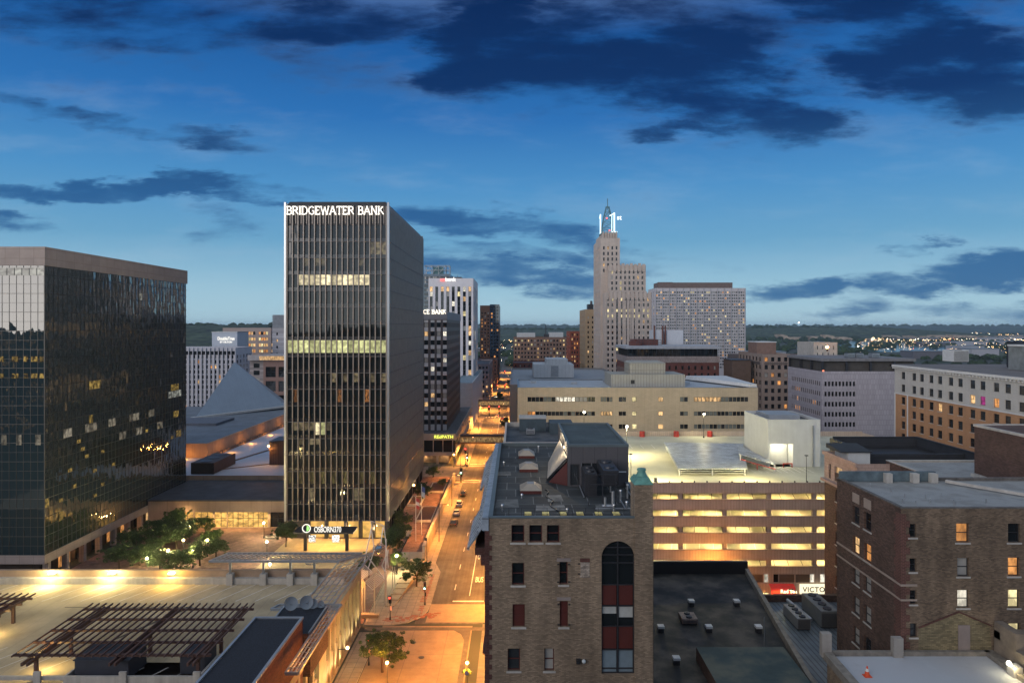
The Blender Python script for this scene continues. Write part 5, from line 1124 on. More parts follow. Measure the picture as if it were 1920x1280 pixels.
# ------------------------------------------------------------------ parking deck bottom left
def deck():
    zd = 8.0; rt = thing('parking_deck', 'open parking deck with angled bay lines and a lit parapet at the bottom left', 'parking deck', (-65, 105, 0))
    DK = pmat('deck_concrete', (.42, .345, .225), .85, n=.3, sc=.14, bump=.08, streak=0, brick=(2.2, 40, (.25, .22, .18), .03, 0, .06, 1))
    x0, x1, y0, y1 = -135, -28.2, 70, 123; hx0, hx1, hy0, hy1 = -58, -41, 88.2, 93.6
    b = MB()
    for (a, c, d, e) in ((x0, x1, hy1, y1), (x0, x1, y0, hy0), (x0, hx0, hy0, hy1), (hx1, x1, hy0, hy1)): b.poly([(a, d, zd), (c, d, zd), (c, e, zd), (a, e, zd)])
    b.build('deck_floor', DK, rt)
    b = MB(); b.box(x0, x1, y0+.1, y1-.2, 0, 4.2); b.build('lower_storey', CB, rt)
    b = MB(); b.box(x0, x1, y1-.2, y1+.1, 0, zd+2.1); b.box(x0, x1, y1-.35, y1+.25, zd+2.1, zd+2.25); b.build('rear_parapet', pmat('parapet_brown', (.34, .25, .18), .85, n=.15, sc=.5), rt)
    b = MB(); b.box(x0, x1-2.5, y1-1.1, y1-.21, zd+.004, zd+1.05); b.build('inner_curb', M['concrete_pale'], rt)
    for px in (432, 494.5, 545, 590):
        x = X(px, y1-1); b = MB(); b.box(x-.55, x+.55, y1-1.6, y1-.5, zd, zd+1.95); b.build('pier', M['concrete_pale'], rt)
        b = MB(); b.box(x-.2, x+.2, y1-1.2, y1-.9, zd+1.95, 12.45); b.build('canopy_post', M['grey_metal'], rt)
    # angled bay lines, far row and near row
    b = MB(); x = -118
    while x < -30: b.poly([(x, y1-1.3, zd+.02), (x+.12, y1-1.3, zd+.02), (x-3.6, y1-8.6, zd+.02), (x-3.75, y1-8.6, zd+.02)]); x += 3.25
    x = -112
    while x < -31: b.poly([(x, 92.2 if x > -58 else 98, zd+.02), (x+.12, 92.2 if x > -58 else 98, zd+.02), (x-3.2, 85.3 if x > -58 else 91.5, zd+.02), (x-3.32, 85.3 if x > -58 else 91.5, zd+.02)]); x += 3.25
    b.build('bay_lines', M['paint'], rt)
    b = MB(); b.poly([(-74, 112.1, zd+.012), (-53, 112.2, zd+.012), (-62, 94, zd+.012), (-62.2, 94, zd+.012), (-54, 112, zd+.012), (-74, 111.9, zd+.012)]); b.build('crack_seal', M['seam'], rt)
    # ramp well under the pergola
    b = MB(); b.box(hx0, hx1, hy0-.3, hy0, 2, zd+1.0); b.box(hx0-.3, hx0, hy0-.3, hy1, 2, zd+1.0); b.box(hx1, hx1+.3, hy0-.3, hy1, 2, zd+1.0); b.box(-78, hx0-.3, hy0-.3, hy0, zd+.5, zd+1.0); b.build('ramp_wall', M['concrete_pale'], rt)
    for x in (-78, -70, -61.5, -50.5, -41): b_ = MB(); b_.box(x-.45, x+.45, hy0-.6, hy0-.31, zd, zd+1.7); b_.build('pier', M['concrete_pale'], rt)
    b = MB(); b.box(-44.5, -41.2, 90.5, 94, zd, zd+2.7); b.build('stair_enclosure', pmat('stair_dark', (.035, .04, .055), .6, n=.2), rt)
    b = MB(); b.box(-57.5, -50.5, 89, 93.4, zd, zd+2.5); b.box(-57.7, -50.3, 88.9, 93.5, zd+2.503, zd+2.6); b.build('stair_enclosure', pmat('stair_dark', (.035, .04, .055), .6, n=.2), rt)
    for i, px in enumerate((95, 208, 320)):
        x = X(px, y1-1); b = MB(); b.box(x-.5, x+.5, y1-1.0, y1-.36, zd+1.75, zd+1.95); f_ = b.build('wall_light', glow('bulb_yellow', (1, .82, .4), 16), rt)
        lamp_light(rt, (x, y1-1.9, zd+2.6), (2600, 2600, 1500)[i], (1, .78, .32) if i < 2 else (1, .62, .12), .2)
    # street side wall with yellow up-lights and glass
    fx = -27.9; b = MB(); cols = [(100.6+i*2.7, 102.5+i*2.7) for i in range(8)]
    hs = facade(b, 'R', fx, 70, y1+.1, 0, zd+2.1, [(76+i*3.1, 78.3+i*3.1) for i in range(7)]+cols, [(.4, 8.9)], 0, .5); b.build('street_wall', pmat('street_wall_stone', (.42, .34, .22), .8, n=.15, sc=.5), rt)
    for (i, j, p, r_, z0, z1) in hs:
        q = MB(); q.poly([(fx-.5, p, z0), (fx-.5, r_, z0), (fx-.5, r_, z1), (fx-.5, p, z1)]); w_ = q.build('window', G['dark2'] if i % 3 else lit_mat('lit_stair', (1, .78, .34), .5, .7), rt)
        q = MB()
        for z in (2.5, 4.7, 6.9): q.box(fx-.49, fx-.4, p, r_, z, z+.1)
        q.build('frame', M['dark_metal'], w_)
    for y in (101.5, 105, 108.5, 112, 116, 120): lamp_light(rt, (fx+.75, y, .8), 900, YEL, .12, 'SPOT', rot=(math.pi, math.radians(6), 0), spot=120)
    for y in (88, 94): lamp_light(rt, (fx+.7, y, .8), 700, YEL, .12, 'SPOT', rot=(math.pi, math.radians(6), 0), spot=120)
    # grille canopy over the parapet and down the street side
    def grille(name, q, z, cross, longi, w=.1):
        b = MB(); (a, c, d, e) = [Vector((p[0], p[1], z)) for p in q]          # near-left, near-right, far-right, far-left
        for p, r_ in ((a, c), (e, d)): b.bar(p, r_, .28, .34)
        for p, r_ in ((a, e), (c, d)): b.bar(p, r_, .24, .3)
        for i in range(1, cross): t_ = i/cross; b.bar(a.lerp(c, t_), e.lerp(d, t_), w, .16)
        for i in range(1, longi): t_ = i/longi; b.bar(a.lerp(e, t_)+Vector((0, 0, .05)), c.lerp(d, t_)+Vector((0, 0, .05)), w*.6, .07)
        return b.build(name, pmat('grille_metal', (.30, .34, .38), .45, .5, n=.15), rt)
    grille('louvre_canopy', [(-54, 120.2), (-31, 120.2), (-28, 124.4), (-52.5, 124.4)], 12.7, 26, 5)
    grille('louvre_canopy', [(-31.6, 99.8), (-27.2, 99.8), (-26.2, 124.4), (-31.0, 120.0)], 12.7, 5, 14, .12)
    # black roofs in the corner
    b = MB(); b.box(-34.2, -27.95, 60, 89.6, 0, 15.7); b.build('stair_tower', pmat('red_brown_brick', (.15, .050, .036), .9, n=.2, brick=(.42, .14, (.10, .05, .04), .016)), rt)
    b = MB(); b.poly([(-34, 60, 15.75), (-28.2, 60, 15.75), (-28.2, 89.4, 15.75), (-34, 89.4, 15.75)]); b.build('stair_tower_roof', pmat('gravel_black', (.015, .020, .031), .85, n=.7, sc=7), rt)
    b = MB(); cpm = pmat('coping_silver', (.33, .37, .42), .4, .5, n=.1)
    for (a, c, d, e) in ((-34.3, -34.0, 60, 89.7), (-28.2, -27.85, 60, 89.7), (-34.0, -28.2, 89.4, 89.7)): b.box(a, c, d, e, 15.71, 15.95)
    b.build('coping', cpm, rt)
    b = MB(); b.box(-33.4, -27.0, 89.75, 98.3, 8, 13.6); b.build('lift_lobby', DB, rt)
    b = MB(); b.poly([(-33.2, 89.8, 13.65), (-27.3, 89.8, 13.65), (-27.3, 98.1, 13.65), (-33.2, 98.1, 13.65)]); b.build('lift_lobby_roof', pmat('gravel_black', (0, 0, 0)), rt)
    b = MB()
    for (a, c, d, e) in ((-33.4, -33.2, 89.75, 98.3), (-27.3, -27.1, 89.75, 98.3), (-33.2, -27.3, 98.1, 98.3)): b.box(a, c, d, e, 13.61, 13.85)
    b.build('coping', cpm, rt)
    grille('louvre_canopy', [(-27.0, 80), (-25.5, 80), (-25.5, 99.2), (-27.0, 99.2)], 13.4, 3, 15, .14)
    grille('louvre_canopy', [(-35.3, 98.4), (-25.5, 98.4), (-25.5, 99.9), (-34.6, 99.9)], 13.3, 9, 2, .14)
    return zd
ZDK = deck()
for i, (px, py, r_, lab) in enumerate(((545, 1146, .95, 'large satellite dish on the black roof, leftmost of the four'), (574, 1140, .95, 'large blue grey satellite dish, second from the left on the black roof'),
                                    (586, 1124, .7, 'medium satellite dish at the back edge of the black roof'), (601, 1130, .5, 'smallest satellite dish, rightmost on the black roof'))):
    d = 96.5+i*.4; x = X(px, d); z = 13.65; t = thing('satellite_dish', lab, 'satellite dish', (x, d, z)); b = MB(); b.tube((x, d, z), (x, d, z+r_*1.1), .06); b.tube((x, d-.1, z+r_*1.2), (x+.5, d-.9, z+r_*1.5), .03); b.build('mount', M['dark_metal'], t)
    b = MB(); c = Vector((x, d, z+r_*1.25)); n_ = Vector((.45, -.75, .5)).normalized(); u_ = n_.cross(Vector((0, 0, 1))).normalized(); v_ = n_.cross(u_); rings = []
    for k in range(5):
        rr = r_*k/4; h_ = .28*r_*(k/4)**2; rings.append([c+n_*h_+u_*rr*math.cos(a*math.pi/9)+v_*rr*math.sin(a*math.pi/9) for a in range(18)])
    for k in range(1, 5):
        for a in range(18): b.poly([rings[k-1][a], rings[k-1][(a+1) % 18], rings[k][(a+1) % 18], rings[k][a]])
    b.build('reflector', pmat('dish_grey', (.20, .24, .28), .5, n=.05), t, smooth=True)
def pergola(lab, x0, x1, y0, y1, z, nx):
    t = thing('pergola', lab, 'pergola', ((x0+x1)/2, (y0+y1)/2, ZDK)); m = pmat('pergola_brown', (.105, .055, .045), .6, .1, n=.15)
    n = 5
    for i in range(n):
        y = y0+.6+(y1-y0-1.2)*i/(n-1); b = MB(); b.box(x0-.5, x1+.5, y-.14, y+.14, z-.42, z-.12); b.build('cross_beam', m, t)
    for i in range(nx):
        x = x0+(x1-x0)*i/(nx-1); b = MB(); b.box(x-.07, x+.07, y0-.4, y1+.9, z-.115, z+.1); b.build('rafter', m, t)
    for x in (x0+2.2, (x0+x1)/2+1, x1-1.4):
        for dx in (-.35, .35):
            b = MB(); b.box(x+dx-.12, x+dx+.12, y0-1.2, y1+.9, z-.86, z-.43); b.build('main_beam', m, t)
    for x in (x0+2.2, (x0+x1)/2+1, x1-1.4):
        for y in (y0+1.0, y0+8):
            b = MB(); b.box(x-.2, x+.2, y-.2, y+.2, ZDK, z-.87); b.build('post', m, t)
    for x in (x0+2.2, (x0+x1)/2+1, x1-1.4): lamp_light(t, (x, y0+3, z-1.6), 620, (1, .72, .26), .2)
pergola('long dark brown pergola of slanting rafters standing over the ramp on the parking deck', -65, -40.2, 88.4, 104, 11.5, 25)
pergola('dark brown pergola cut off by the left edge of the photo on the parking deck', -104, -76.6, 98, 108, 11.5, 26)

# ------------------------------------------------------------------ buildings left of the street, middle distance
def sign_text(s, x, y, z, size, mat, rt, **k): return text(s, (x, y, z), size, mat, rt, **k)
# podium bank building
rt = thing('pinstripe_tower', 'dark mid rise tower with white and black stripes and a lit bank name on top', 'building', (-35, 305, 0))
x0, x1, y0, y1, zt = -50, -27.7, 275, 341, 60; PS = pmat('dark_granite', (.075, .066, .070), .5, n=.1, sc=.3); W2 = pmat('white_spandrel', (.50, .50, .52), .7, n=.1)
cols = [(X(px, 275), X(px, 275)+1.55) for px in (742, 756, 769, 783, 795.5, 807.5, 819, 830.5)]; rows = floors(55.6, 12, 3.55, 1.9)
b = MB(); hs = facade(b, 'F', y0, x0, x1, 12, zt-3.2, cols, rows, 0, .25)
hs2 = facade(b, 'R', x1, y0, y1, 12, zt-3.2, even(y0, y1, 20, .45, .6), rows, 0, .25); shell(b, x0, x1, y0, y1, 12, zt-3.2, 'FR'); b.build('wall', PS, rt)
for (p, r_) in cols[3:]:
    for z0, z1 in zip([12.2]+[q[1] for q in rows], [q[0] for q in rows]+[56.6]): b = MB(); b.box(p, r_, y0-.06, y0+.1, z0+.03, z1-.03); b.build('white_spandrel', W2, rt)
b = MB(); b.box(x0-.2, x1+.2, y0-.2, y1+.2, zt-3.2, zt); b.build('roof_band', pmat('roof_band_grey', (.20, .21, .24), .6, n=.08), rt)
ws = WinSet(rt); ws.add('F', y0, hs, picker(12, .16, ('warm', 'white'), .08), M['black'], 'far', .25); ws.add('R', x1, hs2, picker(13, .02, dark='dark2'), M['black'], 'far', .25); ws.done()
serif_text('CE BANK', X(793.5, 274), X(836, 274), 274.4, Z(588, 274), 1.55, glow('sign_halo_soft', (1, .9, .72), 2.2), rt)
rt = thing('podium_building', 'low wide podium with a yellow lit name sign above a dark glazed band', 'building', (-35, 312, 0))
x0, x1, y0, y1 = -60, -23.4, 268, 356; PW = pmat('podium_white', (.44, .40, .37), .8, n=.1, streak=.08)
b = MB(); b.box(x0, x1, y0, y1, 9.4, 12); b.box(x0, x1, y0, y1, 3.3, 4.7); b.build('fascia', PW, rt)
b = MB(); b.box(x0, x1-.4, y0+.4, y1, 4.7, 9.4); b.build('glazed_band', G['dark'], rt)
b = MB(); b.box(x0, x1-3, y0+3.5, y1, 0, 3.3); b.build('ground_floor', pmat('arcade_lit_wall', (.25, .19, .14), .8, n=.2), rt)
b = MB(); b.box(x0+.2, x1-.2, y0+.2, y1-.2, 12.005, 12.05); b.build('roof', pmat('podium_roof', (.10, .10, .11), .8, n=.3), rt)
for x in (-40, -36.2, -32.4, -28.6, -24.8): b = MB(); b.box(x-.14, x+.14, y0+.1, y0+.395, 4.7, 9.4); b.build('mullion', PW, rt)
for i in range(6): x = -58+i*6.8; b = MB(); b.box(x-.4, x+.4, y0+.3, y0+1.1, 0, 3.3); b.build('column', PW, rt)
for x in (-45, -36, -28): lamp_light(rt, (x, y0+2, 2.9), 260, (1, .62, .3), .2)
text('REdPATH', (X(831.5, 267), 267.8, 10.2), 1.75, glow('sign_lime', (.9, 1, .12), 1.3), rt, xs=1.05, bold=.02)
lamp_light(rt, (-22.2, 300, 8), 300, (1, .25, .1), .3)
block('skyway_annex', 'blank white annex block beyond the podium on the left side of the street', 'building', -33, -22.8, 360, 470, 24.2, pmat('annex_white', (.50, .50, .53), .7, n=.08, brick=(3, 1.6, (.40, .40, .43), .05, 0, .03)), pmat('roof_teal', (.18, .26, .32), .7), {}, par=.3)
rt = block('white_pinstripe_tower', 'white skyscraper with black vertical window strips and a red and white lit bank sign', 'skyscraper', -53.4, -26, 418, 468, 83.4, pmat('white_marble', (.62, .62, .66), .6, n=.05), M['dark_metal'],
      {'F': ([(x, x+1.75) for x in [X(px, 418) for px in (805.8, 816.2, 826.6, 837, 847.2, 857.6, 868, 878.3)]]+[], 0), 'R': (3, .5)}, fh=3.0, wh=2.98, nf=24, top=5.0, seed=31, p=.20, lits=('warm', 'yellow', 'white'), blind=.02, par=.6, d=.5)
text('us', (X(829.5, 416), 416.9, Z(527, 416)), 3.2, glow('sign_red', (1, .10, .08), 1.6), rt, bold=.06, depth=.1); text('bank', (X(834.5, 416), 416.9, Z(527, 416)), 3.6, glow('sign_white_soft2', (1, .96, .9), 1.5), rt, align='LEFT', xs=.95, bold=.02)
b = MB()
for px, h_ in ((826, 3), (838, 4), (849, 2.5), (858, 3.4), (872, 2)): x = X(px, 430); b.tube((x, 430, 83), (x, 430, 83+h_), .12, .08, 6)
b.box(-48, -34, 428, 445, 82.9, 85.0); b.build('roof_mast', M['dark_metal'], rt)
rt = block('blue_glass_tower', 'blue glass tower with stepped open steel crown behind the white pinstripe tower', 'skyscraper', -81, -57.8, 600, 640, 100, glass_mat('blue_glass', (.03, .07, .11), 2.0, .03), M['dark_metal'], {'F': (12, .88), 'R': (10, .8)}, fh=3.6, wh=2.6, nf=24, top=2, seed=8, p=.06, lits=('white', 'yellow'), blind=.2, cap=60, dark='dark2')
b = MB()
for x in (-80, -74, -68, -62, -58.5):
    b.bar((x, 601, 100), (x, 601, 107.6), .5); b.bar((x, 612, 100), (x, 612, 107.6), .5); b.bar((x, 601, 107.6), (x, 612, 107.6), .5)
for z in (103.5, 107.6): b.bar((-80, 601, z), (-58.5, 601, z), .5); b.bar((-80, 612, z), (-58.5, 612, z), .5)
for a in (-80, -74, -68): b.bar((a, 601, 100), (a+6, 601, 107.6), .35)
b.build('crown_frame', M['grey_metal'], rt)
b = MB(); b.box(-73, -64, 603, 611, 100, 106.5); b.build('crown_core', pmat('teal_glass', (.05, .16, .18), .2), rt)
block('brick_warehouse', 'dark low rise with rows of windows on the left side of the far street', 'building', -30, -19, 490, 560, 27, pmat('mauve_stone', (.24, .20, .22), .8, n=.1), M['dark_metal'], {'F': (4, .55), 'R': (18, .5)}, fh=3.4, wh=1.8, nf=7, seed=3, p=.15, lits=('warm', 'white'))
block('brown_tower', 'slim brown residential tower with scattered warm windows at the far end of the street', 'skyscraper', -34, -15.7, 650, 690, 74, pmat('brown_tower_brick', (.18, .10, .07), .8, n=.1), M['dark_metal'], {'F': (6, .42), 'R': (9, .4)}, fh=3.1, wh=1.7, nf=19, top=6.5, seed=77, p=.22, lits=('orange', 'warm'), blind=.05)
block('dark_tower_top', 'dark blue glass shaft rising against the brown residential tower', 'skyscraper', -24.5, -15.4, 645, 649.8, 74.8, glass_mat('blue_dark_glass', (.02, .035, .06), 1.9), M['dark_metal'], {'F': (3, .6)}, fh=3.1, wh=1.9, nf=20, seed=5, p=.08, lits=('orange',), blind=0)
block('red_brick_block', 'red brick block at the foot of the brown tower beside the glowing street', 'building', -34, -16.2, 600, 640, 25, RB, M['dark_metal'], {'F': (6, .4), 'R': (12, .4)}, fh=3.4, wh=1.8, nf=6, seed=6, p=.15, lits=('orange', 'warm'))
# back left group
rt = block('hotel_block', 'long hotel slab with thin white piers and dark window columns behind the pyramid', 'building', -240, -164.2, 400, 425, 41.5, pmat('hotel_white', (.46, .47, .52), .7, n=.06), pmat('roof_blue_grey', (.22, .27, .33), .7), {'F': (30, .42), 'R': (5, .4)}, fh=2.95, wh=2.0, nf=11, top=4.2, seed=14, p=.05, lits=('warm', 'orange'), blind=.3)
b = MB(); b.box(-240.1, -164, 399.6, 400-.003, 37.6, 39.6); b.build('top_glazing', G['dark'], rt)
b = MB()
for i in range(31): x = -238.5+i*2.48; b.box(x-.2, x+.2, 399.3, 399.98, 4, 41.5)
b.build('pier', pmat('hotel_white', (0, 0, 0)), rt)
rt = thing('sign_penthouse', 'windowless pale blue penthouse block carrying small lit hotel lettering', 'building', (-175, 430, 0))
b = MB(); b.box(-190, -174.2, 427, 445, 0, 50.4); b.build('wall', pmat('penthouse_pale', (.42, .47, .54), .7, n=.05), rt); b = MB(); b.box(-190.3, -173.9, 426.7, 445, 50.4, 50.8); b.build('coping', M['grey_metal'], rt)
text('DoubleTree', (X(423, 426), 426.6, 45.6), 2.7, glow('sign_white_soft', (0, 0, 0), 0), rt, xs=.8, bold=.06); text('BY HILTON', (X(423, 426), 426.6, 43.8), 1.5, glow('sign_white_soft', (0, 0, 0), 0), rt, bold=.03)
block('lit_office', 'pinkish office block with broad bands of glowing warm windows behind the hotel', 'building', -206, -172, 480, 510, 53, pmat('pink_precast', (.34, .28, .26), .8, n=.06), M['dark_metal'], {'F': ([c for a, e, n in ((-203, -196, 4), (-194.7, -191.8, 2), (-189.8, -183, 4), (-180.9, -174.2, 4)) for c in even(a, e, n, .93)], 0), 'R': (7, .6)}, fh=4.15, wh=2.2, nf=12, top=2.6, seed=21, p=.78, lits=('yellow', 'warm', 'warm', 'orange'), blind=.02)
rt = block('louvred_tower', 'pale tower with a ribbed louvred top just left of the tall fin tower', 'building', -160.5, -138, 450, 480, 53, pmat('pale_tower_stone', (.40, .40, .43), .8, n=.06, brick=(30, 1.6, (.30, .30, .33), .1)), M['dark_metal'], {'F': (4, .2)}, fh=4.4, wh=1.7, nf=11, top=3, seed=15, p=.1)
b = MB(); b.box(-160.2, -138, 450.5, 479, 53, 61.7)
for i in range(9): b.box(-160.6, -137.8, 449.9, 450.49, 53.3+i*.95, 53.8+i*.95)
b.build('louvred_top', pmat('louvre_blue_grey', (.22, .25, .29), .6), rt)
rt = block('brown_civic_block', 'brown stone civic block with large square window bays right of the pyramid', 'building', -140.5, -118, 380, 420, 35, pmat('pink_brown_stone', (.24, .155, .135), .8, n=.08), pmat('roof_slate', (0, 0, 0)), {'F': (3, .78), 'R': (6, .6)}, fh=7.9, wh=5.8, nf=4, top=3.4, seed=16, p=.12, lits=('orange', 'warm'), blind=.1, style='cross', d=.5)
b = MB(); b.box(-148.5, -118, 378, 380-.003, 35.2, 38.2); b.box(-147.5, -118, 380, 419, 35.05, 37.6); b.build('attic_band', pmat('attic_grey', (.34, .33, .34), .8), rt)
b = MB(); b.box(-142, -118.1, 377.9, 377.97, 35.4, 37.6); b.build('attic_window', G['warm'], rt)
block('stair_block', 'striped grey stone stair block between the hotel and the brown civic block', 'building', -148.3, -140.6, 380.5, 420, 35.1, pmat('striped_stone', (.30, .27, .27), .8, n=.05, brick=(30, 1.2, (.20, .18, .18), .12)), M['grey_metal'], {'F': (1, .5)}, fh=4, wh=2.6, nf=7, seed=2, p=0)

# ------------------------------------------------------------------ buildings right of the street, middle distance
rt = thing('cream_office_building', 'long cream building with ribbon windows and a corrugated penthouse behind the garage', 'building', (37, 225, 0))
CR = pmat('cream_brick', (.50, .415, .29), .85, n=.08, sc=.2, brick=(1.2, .38, (.43, .36, .25), .05, .5, .05), streak=.08); x0, x1, y0, y1, zt = .6, 74.5, 210, 243, 35.2; xx = lambda px: X(px, 210)
def ribbon(a, c, n): return [(xx(a)+(xx(c)-xx(a))*i/n+.03, xx(a)+(xx(c)-xx(a))*(i+1)/n-.03) for i in range(n)]
cs = [ribbon(989, 1116, 17), ribbon(1126, 1148.5, 4), ribbon(1160, 1174, 2), [(xx(1185), xx(1193.5))], [(xx(1234.5), xx(1243.5))], ribbon(1275, 1290, 2), ribbon(1301, 1403, 14)]
b = MB(); rr = []
for (z0, z1) in ((30.9, 32.35), (26.6, 27.9), (22.6, 23.95), (18.4, 19.8)):
    for k, g_ in enumerate(cs):
        for (p, r_) in g_: rr.append((p, r_, z0, z1, k))
hs = rect_wall(b, 'F', y0, x0, x1, 0, zt, [q[:4] for q in rr], 0, .25); shell(b, x0, x1, y0, y1, 0, zt, 'FL')
hs2 = facade(b, 'L', x0, y0, y1, 0, zt, even(y0, y1, 4, .3), [(18, 19.6), (25, 27)], 0, .25); b.build('wall', CR, rt)
rg = random.Random(4)
def pc(i, j):
    k = rr[i][4]; z = rr[i][2]; x = rr[i][0]
    if k in (3, 4): return G['yellow'] if k == 3 else G['warm']
    if z > 30 and k == 0 and 12 < x < 22: return G['white'] if rg.random() < .8 else G['blind']
    if z > 30 and k == 6 and x < 62: return G['warm']
    if 26 < z < 27 and k == 1 and x < 30: return G['warm']
    if 26 < z < 27 and k == 0 and x < 6: return G['orange']
    return G['dark'] if rg.random() < .35 else G['dark2'] if rg.random() < .5 else pmat('blind_grey_green', (.15, .17, .16), .4, n=.2)
ws = WinSet(rt, 99); hs_s = sorted(hs, key=lambda q: -q[4]); ws.add('F', y0, hs_s, pc, M['dark_metal'], 'far', .25); ws.add('L', x0, hs2, lambda i, j: G['dark'], M['dark_metal'], 'far', .25); ws.done()
roof_slab(rt, x0, x1, y0, y1, zt, pmat('pale_roof_blue', (.48, .53, .58), .65, n=.3, sc=.2, col2=(.30, .34, .38)), .35, M['grey_metal'], .3)
CO = pmat('corrugated_cream', (.38, .37, .32), .6, .15, n=.06, brick=(.9, 40, (.26, .25, .22), .1, 0, .04), bump=.4)
b = MB(); b.box(30.2, 53.6, 216, 232, zt-.3, 38.8); b.box(36.6, 48, 219, 230, 38.8, 42.2); b.hexa([(36.4, 218.8, 42.2), (48.2, 218.8, 42.2), (48.2, 230, 42.2), (36.4, 230, 42.2)], [(37.4, 220, 42.7), (47.2, 220, 42.7), (47.2, 229, 42.7), (37.4, 229, 42.7)]); b.build('penthouse', CO, rt)
b = MB(); b.box(36.4, 37.6, 215.9, 215.98, 35.9, 37.1); b.build('penthouse_louvre', M['black'], rt)
b = MB(); b.hexa([(72.2, 211, 35.3), (74.6, 211, 35.3), (74.6, 242, 35.3), (60, 242, 35.3)], [(72.4, 211, 36.2), (74.4, 211, 36.2), (74.4, 242, 36.6), (60.4, 242, 36.6)]); b.build('roof_wedge', M['white_metal'], rt)
for i, (px, d) in enumerate(((1000, 232), (1076, 228), (1136, 236), (1287, 226), (1357, 226))): x = X(px, d); b = MB(); b.box(x-1, x+1, d-1, d+1, zt-.34, zt+.5); b.build('roof_vent', M['galv'], rt)
rt = block('grey_street_block', 'grey department store block with a white penthouse right of the glowing street', 'building', -2.2, 44, 246, 345, 33, pmat('grey_store_stone', (.28, .27, .26), .8, n=.08), pmat('store_roof', (.30, .33, .36), .7, n=.25, sc=.1, col2=(.22, .24, .27)), {'L': (20, .3)}, fh=5, wh=2.2, nf=5, top=3, seed=44, p=.2, lits=('orange', 'warm'))
b = MB(); b.box(7.5, 24.5, 288, 308, 32.4, 38); b.box(13, 22, 289, 306, 38, 40.2); b.build('penthouse', pmat('metal_pale', (.50, .52, .53), .6, n=.06, brick=(1.5, 30, (.4, .42, .43), .08, 0, .03)), rt)
b = MB(); b.box(14.9, 17.9, 287.8, 287.98, 33, 37.4); b.build('penthouse_door', M['grey_metal'], rt)
block('brown_brick_annex', 'small brown brick block with cluttered roof behind the cream building', 'building', 44.6, 54, 262, 300, 36.5, pmat('brown_brick_plain', (.20, .12, .095), .85, n=.15), M['dark_metal'], {'F': (4, .35)}, fh=3.4, wh=1.6, nf=6, seed=9, p=0)
hvac('cooling_tower', 'cluster of dark cooling units on the brown brick annex roof', 46, 53, 268, 276, 36, 39.5, M['dark_metal'], 3)
for nm, lab, xa, xb, ya, yb, zz_, mt, sp, kw in (
    ('wide_brown_office', 'wide brown office block with rows of yellow windows near the horizon beyond the street', -2, 48.5, 620, 660, 44.3, pmat('brown_office_stone', (.20, .13, .10), .85, n=.08), {'F': (17, .5), 'L': (8, .4)}, dict(fh=3.7, wh=1.9, nf=9, seed=51, p=.38, lits=('yellow', 'warm', 'yellow'), top=2.2)),
    ('red_brick_loft', 'narrow red brick loft building with orange lit windows left of the old bank tower', 43.5, 55, 545, 585, 50, pmat('loft_brick', (.27, .085, .055), .85, n=.1), {'F': (5, .45), 'L': (8, .4)}, dict(fh=3.5, wh=1.9, nf=12, seed=52, p=.3, lits=('orange', 'warm'))),
    ('beige_brick_tower', 'slender beige brick tower standing just left of the old bank tower', 51, 58.4, 500, 545, 66.5, pmat('beige_brick', (.40, .29, .18), .85, n=.08), {'L': (9, .3), 'F': (2, .3)}, dict(fh=3.6, wh=1.7, nf=14, seed=53, p=.02, top=5)),
    ('low_red_block', 'low red brick block in front of the wide brown office', -2, 44, 500, 530, 27.5, pmat('low_red', (.15, .06, .05), .9, n=.1), {'F': (14, .3)}, dict(fh=3.4, wh=1.6, nf=4, seed=54, p=.06, top=1.5)),
    ('mixed_use_block', 'small dark block beside the far end of the street on its right', -2.2, 30, 435, 495, 22, pmat('darker_stone', (.18, .14, .12), .9, n=.1), {'F': (8, .4), 'L': (14, .4)}, dict(fh=3.4, wh=1.8, nf=5, seed=55, p=.2, lits=('orange', 'warm')))):
    rt = block(nm, lab, 'building', xa, xb, ya, yb, zz_, mt, M['dark_metal'], sp, **kw)
    if nm == 'wide_brown_office':
        b = MB(); b.box(1, 18, 630, 650, 44, 48.2); b.box(31, 44, 632, 650, 44, 48.6); b.build('mech_penthouse', pmat('metal_pale', (0, 0, 0)), rt); b = MB(); b.bar((28, 635, 44), (28, 635, 56), .7); b.box(26, 34, 634, 640, 44, 47); b.build('roof_mast', M['dark_metal'], rt)
    if nm == 'beige_brick_tower':
        b = MB(); b.box(53.5, 57.5, 505, 515, 66.4, 70.5); b.tube((56, 506, 70.5), (56, 506, 73), 1, .8); b.build('roof_tank', M['dark_metal'], rt)
